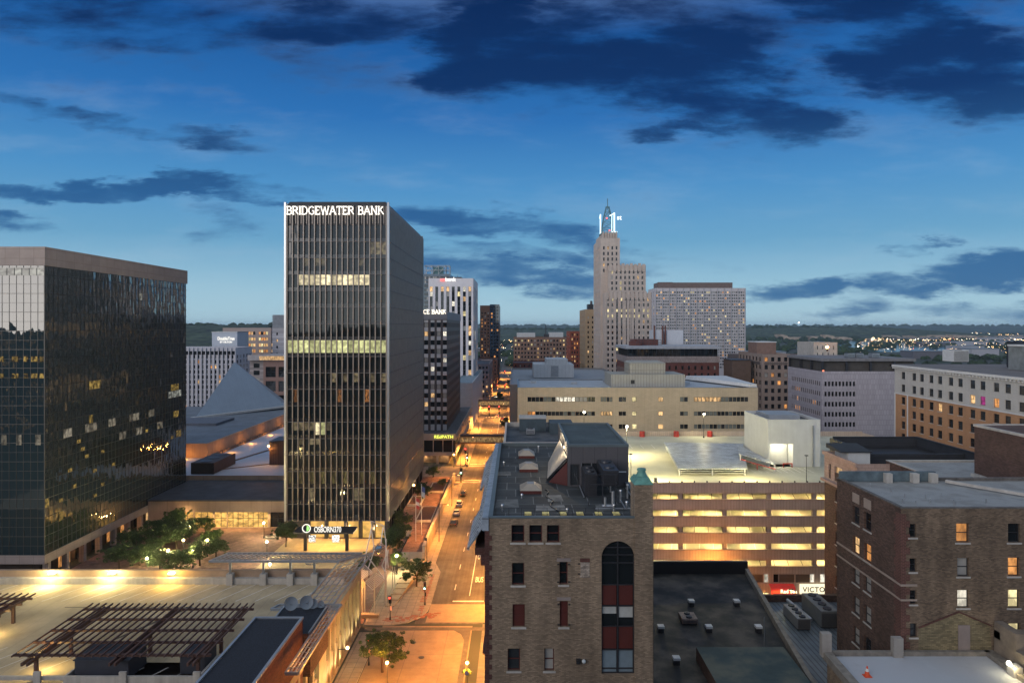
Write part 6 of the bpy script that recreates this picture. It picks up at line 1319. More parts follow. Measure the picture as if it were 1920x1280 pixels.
# old bank tower with neon sign
def old_bank():
    LS = pmat('limestone', (.50, .43, .38), .85, n=.09, sc=.15, brick=(1.4, .7, (.42, .36, .32), .05, .5, .05), streak=.12)
    rt = thing('stepped_bank_tower', 'stepped limestone skyscraper with a neon 1st sign on a lattice mast', 'skyscraper', (66, 445, 0)); ws = WinSet(rt, 99); b = MB(); pk0 = picker(61, .04, ('warm', 'yellow'), .02)
    def tier(x0, x1, y0, y1, z0, zt, nc, rows, mode, li=0, nl=0, lrows=None):
        hs = facade(b, 'F', y0, x0, x1, z0, zt, even(x0, x1, nc, .4, .8), rows, 0, .35)
        ws.add('F', y0, hs, mode, M['dark_metal'], 'far', .35)
        if nl: hs = facade(b, 'L', x0, y0, y1, z0, zt, even(y0, y1, nl, .32, 1.0), lrows or rows, 0, .35); ws.add('L', x0, hs, lambda i, j: G['blind'] if (i+j) % 3 else G['dark2'], M['dark_metal'], 'far', .35)
        shell(b, x0, x1, y0, y1, z0, zt, 'FL' if nl else 'F')
    def pickA(i, j):
        zc = rowsA[j][0]; return G['yellow'] if 57 < zc < 63.5 and (i*7+j) % 6 else (G['warm'] if (i*5+j*3) % 17 == 0 else pk0(i, j))
    rowsA = floors(71.6, 20, 3.4, 1.9); rowsB = floors(88.8, 5, 3.4, 2.0); rowsC = floors(104.5, 5, 3.55, 2.1)
    tier(54.7, 83.6, 420, 470, 0, 74.5, 10, rowsA, pickA, nl=0)
    tier(57.7, 80.8, 424, 470, 74.5, 92, 8, rowsB, lambda i, j: G['yellow'] if (i in (2,) and j in (0, 1, 2)) else pk0(i, j))
    tier(53.4, 65.6, 430, 468, 0, 109.7, 4, [r for r in rowsC], pk0, nl=7, lrows=floors(104.5, 26, 3.55, 1.9))
    b.build('wall', LS, rt); ws.done()
    qq = []
    q = MB()
    def crenel(x0, x1, y0, z, n, h=1.2):
        for i in range(n): x = x0+(x1-x0)*(i+.5)/n; w = (x1-x0)/n*.36; q.box(x-w, x+w, y0-.35, y0+.6, z-4, z+h*(1 if i % 2 else .6))
    crenel(54.7, 83.6, 420, 74.5, 11); crenel(57.7, 80.8, 424, 92, 9); q.box(54.8, 64.2, 431.2, 466, 109.7, 113.0)
    for i in range(6): x = 55.2+i*1.65; q.box(x-.4, x+.4, 430.4, 431.19, 106, 113.8)
    for i in range(10): x = 55.3+i*3.05; q.box(x-.3, x+.3, 419.72, 420-.003, 2, 70)
    each(q, 'pilaster', LS, rt)
    q = MB()
    for (x0, x1, y0, y1, z) in ((54.9, 83.4, 420.2, 469, 74.52), (57.9, 80.6, 424.2, 469, 92.02), (53.6, 65.4, 430.2, 467.8, 109.72)): q.poly([(x0, y0, z), (x1, y0, z), (x1, y1, z), (x0, y1, z)])
    q.build('roof', M['dark_metal'], rt)
    for i, (p, r_) in enumerate(even(54.7, 83.6, 10, .4, .8)):
        if 2 <= i <= 6:
            for (za, zb_) in zip([r[1] for r in rowsA], [r[0] for r in rowsA[1:]]): q = MB(); q.box(p, r_, 419.9, 419.98, za+.08, zb_-.08); q.build('spandrel', pmat('spandrel_slate', (.13, .125, .13), .7, n=.1), rt)
    # lattice mast
    t = thing('lattice_mast_sign', 'steel lattice mast carrying glowing white 1st numerals above the stepped tower', 'sign', (59.3, 442, 113)); q = MB(); cx, cy = 59.3, 441; Z0 = 113.0
    lv = [(Z0, 4.2), (Z0+4, 3.6), (Z0+8, 3.0), (Z0+12, 2.3), (Z0+15, 1.6), (Z0+18, .9)]
    for (za, wa_), (zb_, wb_) in zip(lv, lv[1:]):
        ca = [(cx+sx*wa_, cy+sy*wa_, za) for sx, sy in ((-1, -1), (1, -1), (1, 1), (-1, 1))]; cb_ = [(cx+sx*wb_, cy+sy*wb_, zb_) for sx, sy in ((-1, -1), (1, -1), (1, 1), (-1, 1))]
        for i in range(4): j = (i+1) % 4; q.bar(ca[i], cb_[i], .32); q.bar(cb_[i], cb_[j], .24); q.bar(ca[i], cb_[j], .2); q.bar(ca[j], cb_[i], .2)
    q.bar((cx, cy, Z0+18), (cx, cy, Z0+23.5), .45); q.box(cx-1.2, cx+1.2, cy-1.2, cy+1.2, Z0+17.8, Z0+18.3); q.box(cx-5, cx+5, cy-5, cy+5, Z0-.02, Z0+.7)
    q.build('mast', pmat('mast_teal', (.10, .20, .23), .5, .5), t)
    ne = glow('neon_ice', (.72, .95, 1), 1.8); q = MB(); yb = 436.2; x = 60.6
    q.bar((x+2.4, yb, Z0+1.6), (x+2.4, yb, Z0+13.6), .8, .5); q.bar((x+2.3, yb-.02, Z0+13.3), (x-.6, yb-.02, Z0+11.6), .6, .5); q.bar((x+.4, yb-.04, Z0+1.4), (x+4.3, yb-.04, Z0+1.4), .5, .5); q.bar((x+.8, yb, Z0+2), (x+.8, yb, Z0+11.8), .35, .4)
    q.build('numeral', ne, t); text('st', (x+4.0, yb, Z0+9.2), 4.3, glow('neon_white', (.95, 1, 1), 1.4), t, align='LEFT', bold=.05)
    q = MB(); xl = 54.6
    q.bar((xl, 440, Z0+1), (xl, 440, Z0+13.2), .7, .6); q.bar((xl, 440.3, Z0+12.9), (xl, 443.5, Z0+11.2), .6, .5); q.bar((xl-.03, 438, Z0+.9), (xl-.03, 442, Z0+.9), .5, .5); q.build('side_numeral', ne, t)
    q = MB()
    for z, p, c in ((Z0+10.2, 58.2, 'r'), (Z0+2.4, 60, 'r')): q.ball((p, 436.6, z), .55, nu=8, nv=6)
    q.build('beacon', glow('beacon_red', (1, .1, .1), 2), t)
old_bank()
rt = block('apartment_slab', 'broad pale apartment slab with gridded facade and brown penthouse right of the stepped tower', 'building', 132.5, 219, 650, 682, 90.5, pmat('apartment_white', (.50, .48, .50), .8, n=.05), M['dark_metal'], {'F': ([c for i in range(13) for c in even(132.5+.8+i*6.53, 132.5+.8+(i+1)*6.53, 3, .74, .25)], 0), 'L': (3, .3)},
           fh=2.85, wh=1.6, nf=26, top=3.2, seed=71, p=.11, lits=('warm', 'orange', 'yellow'), blind=.32, dark='dark2', par=.4)
b = MB()
for i in range(14): x = 132.9+i*6.53; b.box(x-.25, x+.25, 649.2, 649.98, 0, 90.5)
b.build('pier', pmat('apartment_white', (0, 0, 0)), rt)
b = MB(); b.box(136.5, 208, 655, 676, 90.3, 96.2); b.box(136.3, 150.5, 654.6, 655-.01, 90.3, 96.5); b.build('penthouse', pmat('penthouse_brown', (.16, .12, .11), .8), rt)
# red brick hotel with glazed top storey
rt = block('brick_hotel', 'dark red brick hotel with a continuous glazed top storey under a flat white roof edge', 'building', 53.6, 98.3, 330, 362, 39.3, pmat('hotel_brick', (.155, .060, .050), .9, n=.12, sc=.3, streak=.1), M['dark_metal'], {'F': (14, .32), 'L': (8, .3)}, fh=3.5, wh=1.9, nf=9, top=4.3, seed=81, p=.02, blind=.12, par=.2)
b = MB(); b.box(53.3, 98.6, 329.7, 362.2, 36.6, 39.6); b.build('stone_frieze', pmat('stone_frieze', (.33, .28, .26), .85, n=.15, sc=.5, brick=(1.2, 1.2, (.25, .2, .19), .1, .5, .1)), rt)
b = MB(); b.box(54.4, 97.6, 330.8, 361, 39.6, 43.2); b.build('glazed_storey', G['dark'], rt)
b = MB()
for i in range(23): x = 54.4+i*1.963; b.box(x-.09, x+.09, 330.6, 330.79, 39.6, 43.2)
for i in range(12): y = 331+i*2.7; b.box(54.2, 54.39, y-.09, y+.09, 39.6, 43.2)
each(b, 'mullion', M['black'], rt)
b = MB(); b.box(52.9, 99, 329.3, 362.6, 43.2, 44.5); b.build('roof', pmat('hotel_roof_edge', (.40, .42, .45), .7, n=.15), rt)
b = MB(); b.box(60, 72, 345, 358, 44.5, 47.5); b.box(57, 63, 340, 344, 44.5, 46.6); b.build('brick_penthouse', pmat('hotel_brick', (0, 0, 0)), rt)
b = MB()
for i in range(9): x = 60+i*1.5; b.bar((x, 338, 44.5), (x, 338, 47.4), .15)
b.bar((60, 338, 47.4), (72, 338, 47.4), .2); b.bar((60, 338, 46.2), (72, 338, 46.2), .15); b.build('roof_frame', M['dark_metal'], rt)
rt = thing('white_plant_room', 'pair of white windowless plant rooms with dark pipes above the brick hotel roof', 'building', (75, 368, 0)); b = MB(); b.box(73.2, 79, 364, 374, 0, 52); b.box(80.4, 89.3, 364, 376, 0, 52); b.build('wall', pmat('plant_white', (.55, .58, .62), .7, n=.04), rt)
b = MB()
for x in (73.8, 78.2, 79.6): b.tube((x, 363.2, 44), (x, 363.2, 54.5), .45)
b.build('pipe', pmat('pipe_rust', (.14, .06, .05), .7), rt)
# art deco tan building
rt = block('deco_stone_building', 'tan art deco building with a checker band below its top storey', 'building', 110, 122.6, 305, 337, 41.6, pmat('deco_tan', (.30, .235, .20), .85, n=.1, sc=.3, streak=.1), pmat('deco_roof', (.28, .29, .30), .8), {'F': (4, .5), 'L': (7, .5)}, fh=3.5, wh=1.9, nf=10, top=1.3, seed=91, p=.2, lits=('orange', 'orange', 'warm'), blind=.12)
b = MB()
for (a0, a1, sd) in ((111, 121.6, 'F'), (307, 335, 'L')):
    n = int((a1-a0)/.5)
    for i in range(n):
        for j in range(3):
            if (i+j) % 2: a = a0+i*.5; z = 37.1+j*.4-.2; b.box(a, a+.48, 304.9, 304.99, z, z+.38) if sd == 'F' else b.box(109.9, 109.99, a, a+.48, z, z+.38)
b.build('checker_frieze', pmat('checker_black', (.05, .045, .05), .8), rt)
b = MB(); b.box(113, 122, 320, 332, 41.2, 46.5); b.build('brick_penthouse', pmat('penthouse_brick', (.22, .14, .11), .85), rt)
b = MB(); b.box(112.8, 122.2, 319.8, 332.2, 46.5, 46.9); b.build('coping', M['white_metal'], rt)
t = thing('dark_sloped_roof_block', 'small dark brown block with lit base in front of the apartment slab', 'building', (100, 318, 0)); b = MB(); b.box(99, 107.5, 312, 325, 0, 38.5); b.build('wall', pmat('brown_block', (.12, .08, .06), .8), t); b = MB(); b.box(98.7, 107.8, 311.7, 325, 38.5, 38.8); b.build('coping', M['dark_metal'], t)
# white tile clad building
rt = thing('tile_clad_building', 'lilac grey tile clad office block with small dark windows and an open top loggia', 'building', (132, 275, 0)); x0, x1, y0, y1, zt = 114.8, 150, 256, 288, 37.2
TL = pmat('lilac_tile', (.40, .375, .41), .75, n=.05, sc=.3, brick=(1.0, 1.9, (.29, .27, .30), .07, .5, .07), bump=.6, streak=.05)
cf = [(x0+1.0+i*1.33, x0+1.85+i*1.33) for i in range(9)]; cl = [(y0+1.6+i*1.83, y0+2.7+i*1.83) for i in range(15)]; rows = floors(33.4, 7, 3.8, 1.75); b = MB()
hs = facade(b, 'F', y0, x0, x1, 0, zt, cf, rows, 0, .3); hs2 = facade(b, 'L', x0, y0, y1, 0, zt, cl, rows, 0, .3); shell(b, x0, x1, y0, y1, 0, zt, 'FL'); b.build('wall', TL, rt)
ws = WinSet(rt, 99); rq = random.Random(2); ws.add('F', y0, sorted(hs, key=lambda q: -q[4]), lambda i, j: G['orange'] if j == 1 and i < 5 else G['warm'] if (j == 0 and i == 2) else G['dark'], M['black'], 'far', .3)
ws.add('L', x0, sorted(hs2, key=lambda q: -q[4]), lambda i, j: G['orange'] if (i in (10, 11, 12) and j in (5, 3)) or (j == 4 and rq.random() < .25) else G['dark'], M['black'], 'far', .3); ws.done()
b = MB(); b.box(x0+1.2, x1, y0+1.4, y1, zt, 41); b.build('loggia_wall', pmat('loggia_dark', (.07, .065, .06), .8), rt)
for x in [x0+.4+i*9 for i in range(4)]: b = MB(); b.box(x-.35, x+.35, y0+.1, y0+.8, zt, 41); b.build('loggia_post', M['dark_metal'], rt)
for y in (266, 276, 287): b = MB(); b.box(x0+.05, x0+.75, y-.35, y+.35, zt, 41); b.build('loggia_post', M['dark_metal'], rt)
b = MB(); b.box(x0-.3, x1, y0-.3, y1, 41, 42); b.build('roof', pmat('loggia_roof', (.19, .19, .20), .8, n=.2), rt)
b = MB(); b.box(x0+.2, x0+.9, y0-.02, y0+.1, zt-.1, zt+.5); b.build('red_light', glow('beacon_orange', (1, .25, .1), 1.2), rt)
hvac('air_handler', 'white rooftop unit at the right end of the flat loggia roof', 145, 150, 226, 232, 42.2, 46.2, M['white_metal'], 2)
for i, (px, lab) in enumerate(((1594, 'small cluster of grey units on the loggia roof, left one'), (1610, 'low box unit in the middle of the loggia roof'), (1640, 'low flat unit towards the right of the loggia roof'))):
    x = X(px, 264); hvac('rooftop_unit', lab, x-1.4, x+1.4, 263, 266, 42, 43.6, M['galv'], 1)
# orange and white building
rt = thing('two_tone_building', 'tan orange brick building with a white glazed upper part and bracketed cornice at the right', 'building', (130, 168, 0)); x0, y0, y1, zt, zb = 111.0, 128, 200, 42.9, 34.6
OB = pmat('orange_brick', (.46, .245, .125), .85, n=.1, sc=.2, brick=(.5, .2, (.36, .21, .12), .025, .5, .08), streak=.06); WB = pmat('white_glazed_brick', (.52, .50, .47), .75, n=.06, sc=.2, brick=(.5, .2, (.45, .43, .40), .02, .5, .04), streak=.06)
ds = [195.6, 190.3, 186.7, 182.4, 178.7, 174.2, 170.5, 165.9, 162.3, 157.7, 154, 149.7, 145.5, 141, 137]; cols = sorted([(d-.95, d+.95) for d in ds]); rw = [(38.95, 41.0), (35.3, 37.4)]; ro = [(31.75-3.5*k, 33.85-3.5*k) for k in range(8)]
b = MB(); hs = facade(b, 'L', x0, y0, y1, zb, zt, cols, rw, 0, .3); facade(b, 'B', y1, x0, 150, zb, zt, [], []); facade(b, 'F', y0, x0, 150, zb, zt, [], []); b.build('upper_wall', WB, rt)
b = MB(); hs2 = facade(b, 'L', x0, y0, y1, 0, zb, cols, ro, 0, .3); facade(b, 'B', y1, x0, 150, 0, zb, [], []); facade(b, 'F', y0, x0, 150, 0, zb, [], []); b.build('lower_wall', OB, rt)
n_ = len(cols)
def pw(i, j):
    k = n_-1-i                                   # 0 = farthest column
    if j == 0: return {8: G['magenta'], 9: G['orange'], 7: G['warm']}.get(k, G['dark2'])
    return G['dark2']
def po(i, j):
    k = n_-1-i; r_ = 7-j
    return {(8, 1): G['orange'], (9, 1): G['orange'], (7, 0): G['dark2'], (3, 4): G['yellow'], (2, 4): G['white'], (4, 0): G['warm'], (4, 4): G['white'], (11, 1): G['orange']}.get((k, r_), G['dark2'] if (k+r_) % 3 else G['dark'])
ws = WinSet(rt, 99); sl_ = M['concrete_pale']; ws.add('L', x0, hs, pw, M['dark_metal'], 'sash', .3, sill=sl_); ws.add('L', x0, sorted([h for h in hs2], key=lambda q: -q[4]), po, M['dark_metal'], 'sash', .3, sill=sl_); ws.done()
b = MB(); b.box(x0-.9, x0-.003, y0, y1+.9, 42.3, 42.9); b.box(x0-.9, 150, y1+.003, y1+.9, 42.3, 42.9); b.build('cornice', pmat('cornice_white', (.62, .62, .62), .7, n=.05), rt)
b = MB(); y = y0+.5
while y < y1: b.box(x0-.6, x0-.003, y, y+.45, 41.75, 42.29); y += 1.25
each(b, 'bracket', pmat('cornice_white', (0, 0, 0)), rt)
b = MB(); b.box(x0-.12, x0-.003, y0, y1, zb-.15, zb+.12); b.box(x0-.1, x0-.004, 193.1, 193.6, 0, zb-.16); b.box(x0-.1, x0-.004, y1-.5, y1, 0, zb-.16); b.build('trim', pmat('cornice_white', (0, 0, 0)), rt)
b = MB(); b.poly([(x0-.6, y0, 42.95), (150, y0, 42.95), (150, y1+.6, 42.95), (x0-.6, y1+.6, 42.95)]); b.build('roof', pmat('brown_grey_roof', (.17, .155, .15), .85, n=.2, sc=.15), rt)
t = thing('roof_plant_shed', 'weathered grey plant shed with pale windows on the two tone building roof', 'shed', (131, 170, 43)); b = MB(); b.box(127, 140, 168, 176, 43, 49.0); b.build('wall', pmat('shed_grey', (.20, .22, .22), .8, n=.3, sc=.5), t); b = MB(); b.box(126.7, 140, 167.7, 176, 49, 49.4); b.build('roof', M['white_metal'], t)
b = MB(); b.box(128.5, 129.6, 167.9, 167.98, 46, 48); b.box(130.4, 131.5, 167.9, 167.98, 46, 48); b.build('window', G['blind'], t); hvac('cooling_unit', 'dark square cooling unit behind the grey plant shed', 133, 137, 181, 185, 43, 50, M['dark_metal'], 1)
# skyways across the street
def skyway(lab, y, x0, x1, z0, z1, m):
    t = thing('skyway', lab, 'skyway bridge', ((x0+x1)/2, y, z0)); b = MB(); b.box(x0, x1, y, y+4, z0, z0+.7); b.box(x0, x1, y, y+4, z1-.7, z1); b.build('frame', m, t)
    b = MB(); b.box(x0, x1, y+.3, y+3.7, z0+.7, z1-.7); b.build('glazing', lit_mat('lit_skyway', (1, .62, .26), .55, .8), t)
    b = MB(); n = int((x1-x0)/1.8)
    for i in range(n+1): x = x0+(x1-x0)*i/n; b.box(x-.1, x+.1, y+.1, y+.29, z0+.7, z1-.7)
    b.build('mullion', m, t)
BRN = pmat('skyway_brown', (.14, .085, .06), .6, .3, n=.1)
skyway('brown glazed skyway bridge crossing the street nearer to the camera', 286, -23.3, -2.3, 4.9, 8.4, BRN)
skyway('brown glazed skyway bridge crossing the street farther away', 416, -22.7, -2.1, 5.4, 9.2, BRN)

# ------------------------------------------------------------------ the city behind the camera (what the glass fronts mirror)
for i, (xa, xb, ya, yb, zt_, mt, n_, p_, lab) in enumerate((
    (-190, -120, -150, -95, 50, 'limestone', 18, .22, 'limestone office block behind the viewpoint, mirrored in the glass fronts'), (-112, -70, -120, -70, 54, 'brown_brick', 12, .3, 'brown brick block behind the viewpoint to the left'),
    (-62, -22, -140, -80, 64, 'white_marble', 12, .2, 'pale office block straight behind the viewpoint'), (-14, 34, -110, -62, 56, 'dark_brick', 12, .25, 'dark brick block behind the viewpoint'),
    (42, 96, -150, -80, 62, 'deco_tan', 14, .2, 'tan block behind the viewpoint to the right'), (-300, -205, -120, -60, 52, 'dark_granite', 20, .3, 'dark granite tower far behind the viewpoint to the left'),
    (-420, -320, -60, 20, 48, 'hotel_white', 20, .25, 'white hotel slab far to the left of the viewpoint'), (110, 180, -120, -60, 58, 'pink_precast', 16, .25, 'pinkish block far behind the viewpoint to the right'))):
    block('mirrored_building', lab, 'building', xa, xb, ya, yb, zt_, MATS.get(mt) or pmat(mt, (.3, .25, .2)), M['dark_metal'], {}, nf=0)
    root = [o for o in C.objects if o.get('label') == lab][0]; b = MB(); b2 = MB(); rq = random.Random(i); b3 = MB()
    rows = floors(zt_-2, 14, 3.8, 2.0)
    for (z0, z1) in rows:
        for (p, r_) in even(xa, xb, n_, .55, .5):
            q = b2 if rq.random() < p_ else b; q.box(p, r_, yb+.02, yb+.05, z0, z1)
    b.build('windows', G['dark'], root)['kind'] = 'stuff'; b2.build('lit_windows', G['warm'], root)['kind'] = 'stuff'
# ------------------------------------------------------------------ plaza right of the bank tower
PW_ = pmat('retaining_wall_stone', (.44, .36, .27), .85, n=.12, sc=.3, brick=(2.6, 1.6, (.30, .24, .18), .05, 0, .04), streak=.08)
rt = thing('retaining_wall', 'long pale retaining wall lit orange between the sidewalk and the raised plaza', 'wall', (-21.3, 195, 0))
b = MB(); b.box(-21.6, -21.02, 158, 237, .0, 3.2); b.box(-21.7, -20.95, 158, 237, 3.2, 3.32); b.build('wall', PW_, rt)
b = MB(); b.poly([(-21.01, 240-.1, 0), (-21.01, 240-.1, 0), (-21.01, 239, 0)]) if 0 else None
b.prism([(-32, 176), (-26.5, 176), (-26.5, 158), (-21.6, 158), (-21.6, 237), (-32, 237)], .01, 1.9, 1, 0); struct('pavement', b, [M['pavers'], M['concrete']])
for i, (x0, x1, y0, y1, lab) in enumerate(((-26.8, -22.4, 182, 196, 'long low planter bed behind the retaining wall nearer the flagpoles'), (-27.5, -22.6, 214, 226, 'planter bed with a round clipped shrub behind the retaining wall'), (-31.5, -27.6, 198, 208, 'dark planter bed at the foot of the tower side'))):
    t = thing('planter', lab, 'planter', ((x0+x1)/2, (y0+y1)/2, 1.9)); b = MB()
    for (a, c, d, e) in ((x0, x1, y0, y0+.3), (x0, x1, y1-.3, y1), (x0, x0+.3, y0+.3, y1-.3), (x1-.3, x1, y0+.3, y1-.3)): b.box(a, c, d, e, 1.9, 2.5)
    b.build('rim', M['concrete_pale'], t); b = MB(); b.box(x0+.3, x1-.3, y0+.3, y1-.3, 1.9, 2.35); b.build('soil', pmat('planter_soil', (.10, .05, .04), .95, n=.3, sc=2), t)
def flagpole(x, y, h, lab, cols):
    t = thing('flagpole', lab, 'flagpole', (x, y, 0)); b = MB(); b.tube((x, y, 0), (x, y, h), .11, .05); b.tube((x, y, 0), (x, y, .5), .25, .22); b.build('pole', M['white_metal'], t)
    b = MB(); b.ball((x, y, h+.1), .14, nu=8, nv=6); b.build('finial', M['grey_metal'], t)
    fl = thing('flag', 'limp blue and pale flag hanging on the taller, farther flagpole' if h > 14 else 'limp red and white flag hanging on the nearer flagpole', 'flag', (x, y, h-3)); b = MB()
    for i in range(6):
        a, c = x+.1+.13*i, x+.1+.13*(i+1); w = .12*math.sin(i*1.9); w2 = .12*math.sin((i+1)*1.9)
        for k, m_ in enumerate(cols): zt = h-.4-.06*i-k*2.6/len(cols); zb = zt-2.6/len(cols); b.poly([(a, y+w, zb), (c, y+w2, zb-.05), (c, y+w2, zt-.05), (a, y+w, zt)], k)
    b.build('cloth', [pmat('flag_'+n_, c_, .8, n=.1) for n_, c_ in cols], fl)
flagpole(-24.3, 166, 12.8, 'white flagpole on the plaza edge, nearer of the two', [('red', (.35, .05, .05)), ('white', (.5, .5, .5)), ('red2', (.35, .05, .05))])
flagpole(-23.6, 171, 14.4, 'white flagpole on the plaza edge, taller and farther of the two', [('blue', (.08, .12, .3)), ('pale', (.45, .47, .5))])
# terraced steps
rt = thing('terraced_steps', 'wedge of shallow sandstone steps climbing from the street corner to the plaza', 'steps', (-22, 142, 0)); SS = pmat('sandstone', (.45, .35, .22), .85, n=.15, sc=.8)
for i in range(9):
    t_ = i/8; y = 131.5+i*2.6; b = MB(); b.hexa([(-25.2+t_*1.0, y, .15), (-23.4+t_*2.6, y, .15), (-23.0+t_*2.8, y+2.6, .15), (-24.8+t_*1.0, y+2.6, .15)], [(-25.2+t_*1.0, y, .3+i*.13), (-23.4+t_*2.6, y, .3+i*.13), (-23.0+t_*2.8, y+2.6, .3+i*.13), (-24.8+t_*1.0, y+2.6, .3+i*.13)]); b.build('step', SS, rt)
b = MB(); b.box(-40, -25.4, 126.2, 127.2, .16, .75); tag(b.build('low_wall', SS), 'low pale kerb wall running below the white frame sculpture', 'wall')
b = MB(); b.box(-26.5, -19.5, 153.5, 154.6, .16, .9); tag(b.build('bench', SS), 'low pale stone bench at the top of the terraced steps', 'bench')
# frame sculpture
rt = thing('frame_sculpture', 'white metal frame sculpture of triangles and mesh rhombi on thin posts at the corner', 'sculpture', (-30, 134, 0)); WM = pmat('sculpture_white', (.60, .59, .57), .45, .3, n=.05)
def sp(px, py, d): return (X(px, d), d, Z(py, d))
b = MB(); br = lambda *a: b.bar(*a, .15)
for px, py, d in ((660, 1076, 131), (679, 1090, 128), (684, 1090, 129), (702, 1082, 128.5), (722, 1070, 133), (724, 1070, 131), (736, 1062, 137), (740, 1062, 139)):
    p = sp(px, py, d); br((p[0], p[1], .12), p)
b.build('post', WM, rt)
b = MB()
T1, T2, T3 = sp(695, 979, 140), sp(715, 986, 138), sp(717, 1000, 140)
TL_ = [sp(695, 976, 141), sp(720, 985, 141), sp(697, 987, 139)]
for i in range(3): b.bar(TL_[i], TL_[(i+1) % 3], .1)
for p, q in ((sp(697, 987, 139), sp(681, 1063, 136)), (sp(720, 985, 141), sp(728, 1063, 138)), (sp(686, 1038, 136), sp(720, 1084, 134)), (sp(720, 1084, 134), sp(728, 1030, 138)), (sp(728, 1030, 138), sp(716, 1060, 137)), (sp(716, 1060, 137), sp(724, 1075, 135)),
             (sp(724, 1010, 139), sp(722, 1084, 134)), (sp(681, 1063, 136), sp(660, 1076, 131)), (sp(690, 1066, 135), sp(702, 1030, 138)), (sp(696, 990, 139), sp(702, 1030, 138)), (sp(718, 988, 140), sp(712, 1036, 138)), (sp(723, 1062, 137), sp(745, 1076, 140))): b.bar(p, q, .16)
b.build('strut', WM, rt)
for c in (((661, 1075), (680, 1062), (698, 1072), (679, 1083)), ((684, 1091), (701, 1078), (721, 1085), (702, 1100)), ((679, 1084), (684, 1092), (680, 1103), (675, 1094)), ((698, 1067), (704, 1062), (706, 1070), (701, 1079))):
    P4 = [sp(px, py, 131) for px, py in c]; big = abs(c[0][0]-c[2][0]) > 20
    if big: P4 = [(p[0], 131+(1.4 if k == 1 else -1.4 if k == 3 else 0), p[2]) for k, p in enumerate(P4)]
    b = MB()
    for i in range(4): b.bar(P4[i], P4[(i+1) % 4], .11)
    f_ = b.build('rhombus_frame', WM, rt)
    b = MB()
    n = 9
    V4 = [Vector(p) for p in P4]
    for i in range(1, n): t_ = i/n; b.bar(V4[0].lerp(V4[1], t_), V4[3].lerp(V4[2], t_), .045); b.bar(V4[0].lerp(V4[3], t_), V4[1].lerp(V4[2], t_), .045)
    b.build('mesh_infill', WM, f_)
b = MB(); c = sp(710, 1028, 138); n = 14
for k in range(3):
    for i in range(n):
        a0, a1 = 2*math.pi*i/n, 2*math.pi*(i+1)/n; f3 = [lambda a: (math.cos(a), math.sin(a)*.3, math.sin(a)*.8), lambda a: (math.cos(a), math.sin(a), .15), lambda a: (.3*math.cos(a), math.cos(a), math.sin(a)*.8)][k]
        p, q = f3(a0), f3(a1); b.bar([c[j]+1.15*p[j] for j in range(3)], [c[j]+1.15*q[j] for j in range(3)], .10)
b.ball(c, .8, nu=12, nv=8, sz=.8); b.build('wire_globe', pmat('globe_chrome', (.28, .38, .48), .2, .9, n=0), rt)
# ------------------------------------------------------------------ lamps and signals
def globe_lamp(px, py_b, lab, h=4.0, w=520, col=WARM, group=None, d=None, r=.24, z0=.14):
    d = d or DZ(py_b, z0); x = X(px, d); t = thing('globe_lamp', lab, 'street lamp', (x, d, z0), 0, group)
    b = MB(); b.tube((x, d, z0), (x, d, z0+.6), .17, .12); b.tube((x, d, z0+.6), (x, d, z0+h-.3), .07, .055); b.build('pole', M['dark_metal'], t)
    b = MB(); b.ball((x, d, z0+h), r, nu=12, nv=8); b.build('globe', glow('globe_light_'+('s' if col == SODIUM else 'w'), (1, .74, .34) if col != SODIUM else (1, .55, .18), 7), t)
    lamp_light(t, (x, d-.35, z0+h+.05), w*2.2, col, .25)
    return t
globe_lamp(659.5, 1156, 'globe lamp at the corner in front of the white frame sculpture', 4.0, 900, SODIUM)
globe_lamp(726, 1290, 'globe lamp shining out of the big street tree at the bottom edge', 4.2, 2400, SODIUM, d=101)
tt = globe_lamp(876, 1290, 'globe lamp with a hanging flower basket at the bottom beside the brick building', 4.2, 2600, SODIUM, d=101)
globe_lamp(638, 1290, 'bright globe lamp close to the yellow lit street wall at the bottom edge', 2.4, 250, WARM, d=98)
b = MB(); b.ball((X(654, 106), 106, 3.9), .22, nu=10, nv=6); 
t = thing('wall_lantern', 'bright lantern bracketed on the yellow lit street wall', 'lamp', (-26.6, 107, 3.5)); b = MB(); b.ball((-26.4, 107, 3.7), .25, nu=10, nv=6); b.build('globe', glow('globe_light_w', (0, 0, 0), 0), t); b = MB(); b.bar((-27.85, 107, 3.5), (-26.4, 107, 3.42), .08); b.build('bracket', M['black'], t); lamp_light(t, (-26.1, 107, 3.7), 260, WARM, .2)
# hanging basket
x = X(876, 101); b = MB(); 
for k, (px, h_, d_, lab) in enumerate(((303, 3.9, 157, 'globe lamp among the plaza trees, low one at the left by the mirror glass block'),)): pass
for px, py, d, lab in ((315.5, 1031, 152.7, 'plaza globe lamp in the middle of the trees, its post clearly visible'), (344, 1012, 160, 'plaza globe lamp high among the tree crowns, upper left one'), (389, 1012, 160, 'plaza globe lamp at the upper right of the tree cluster'),
                       (362, 1031, 152.7, 'plaza globe lamp low in the tree cluster between its neighbours'), (500.5, 1015, 159, 'plaza globe lamp standing alone on the brick paving'), (495, 979.5, 174, 'plaza globe lamp in front of the golden entrance'),
                       (506, 1057, 144, 'plaza globe lamp behind the louvred canopy'), (356, 987, 170, 'plaza globe lamp at the back of the trees below the low building wall'), (276, 1046, 147.5, 'plaza globe lamp low at the left front of the trees'), (664, 1043, 148.5, 'globe lamp behind the street end of the louvred canopy'), (744, 1041, 149, 'globe lamp in the small yellow lit tree beside the sculpture')):
    h_ = Z(py, d)-.12; globe_lamp(px, 0, lab, h_, 1900, (1, .78, .36), d=d, z0=.12, r=.3)
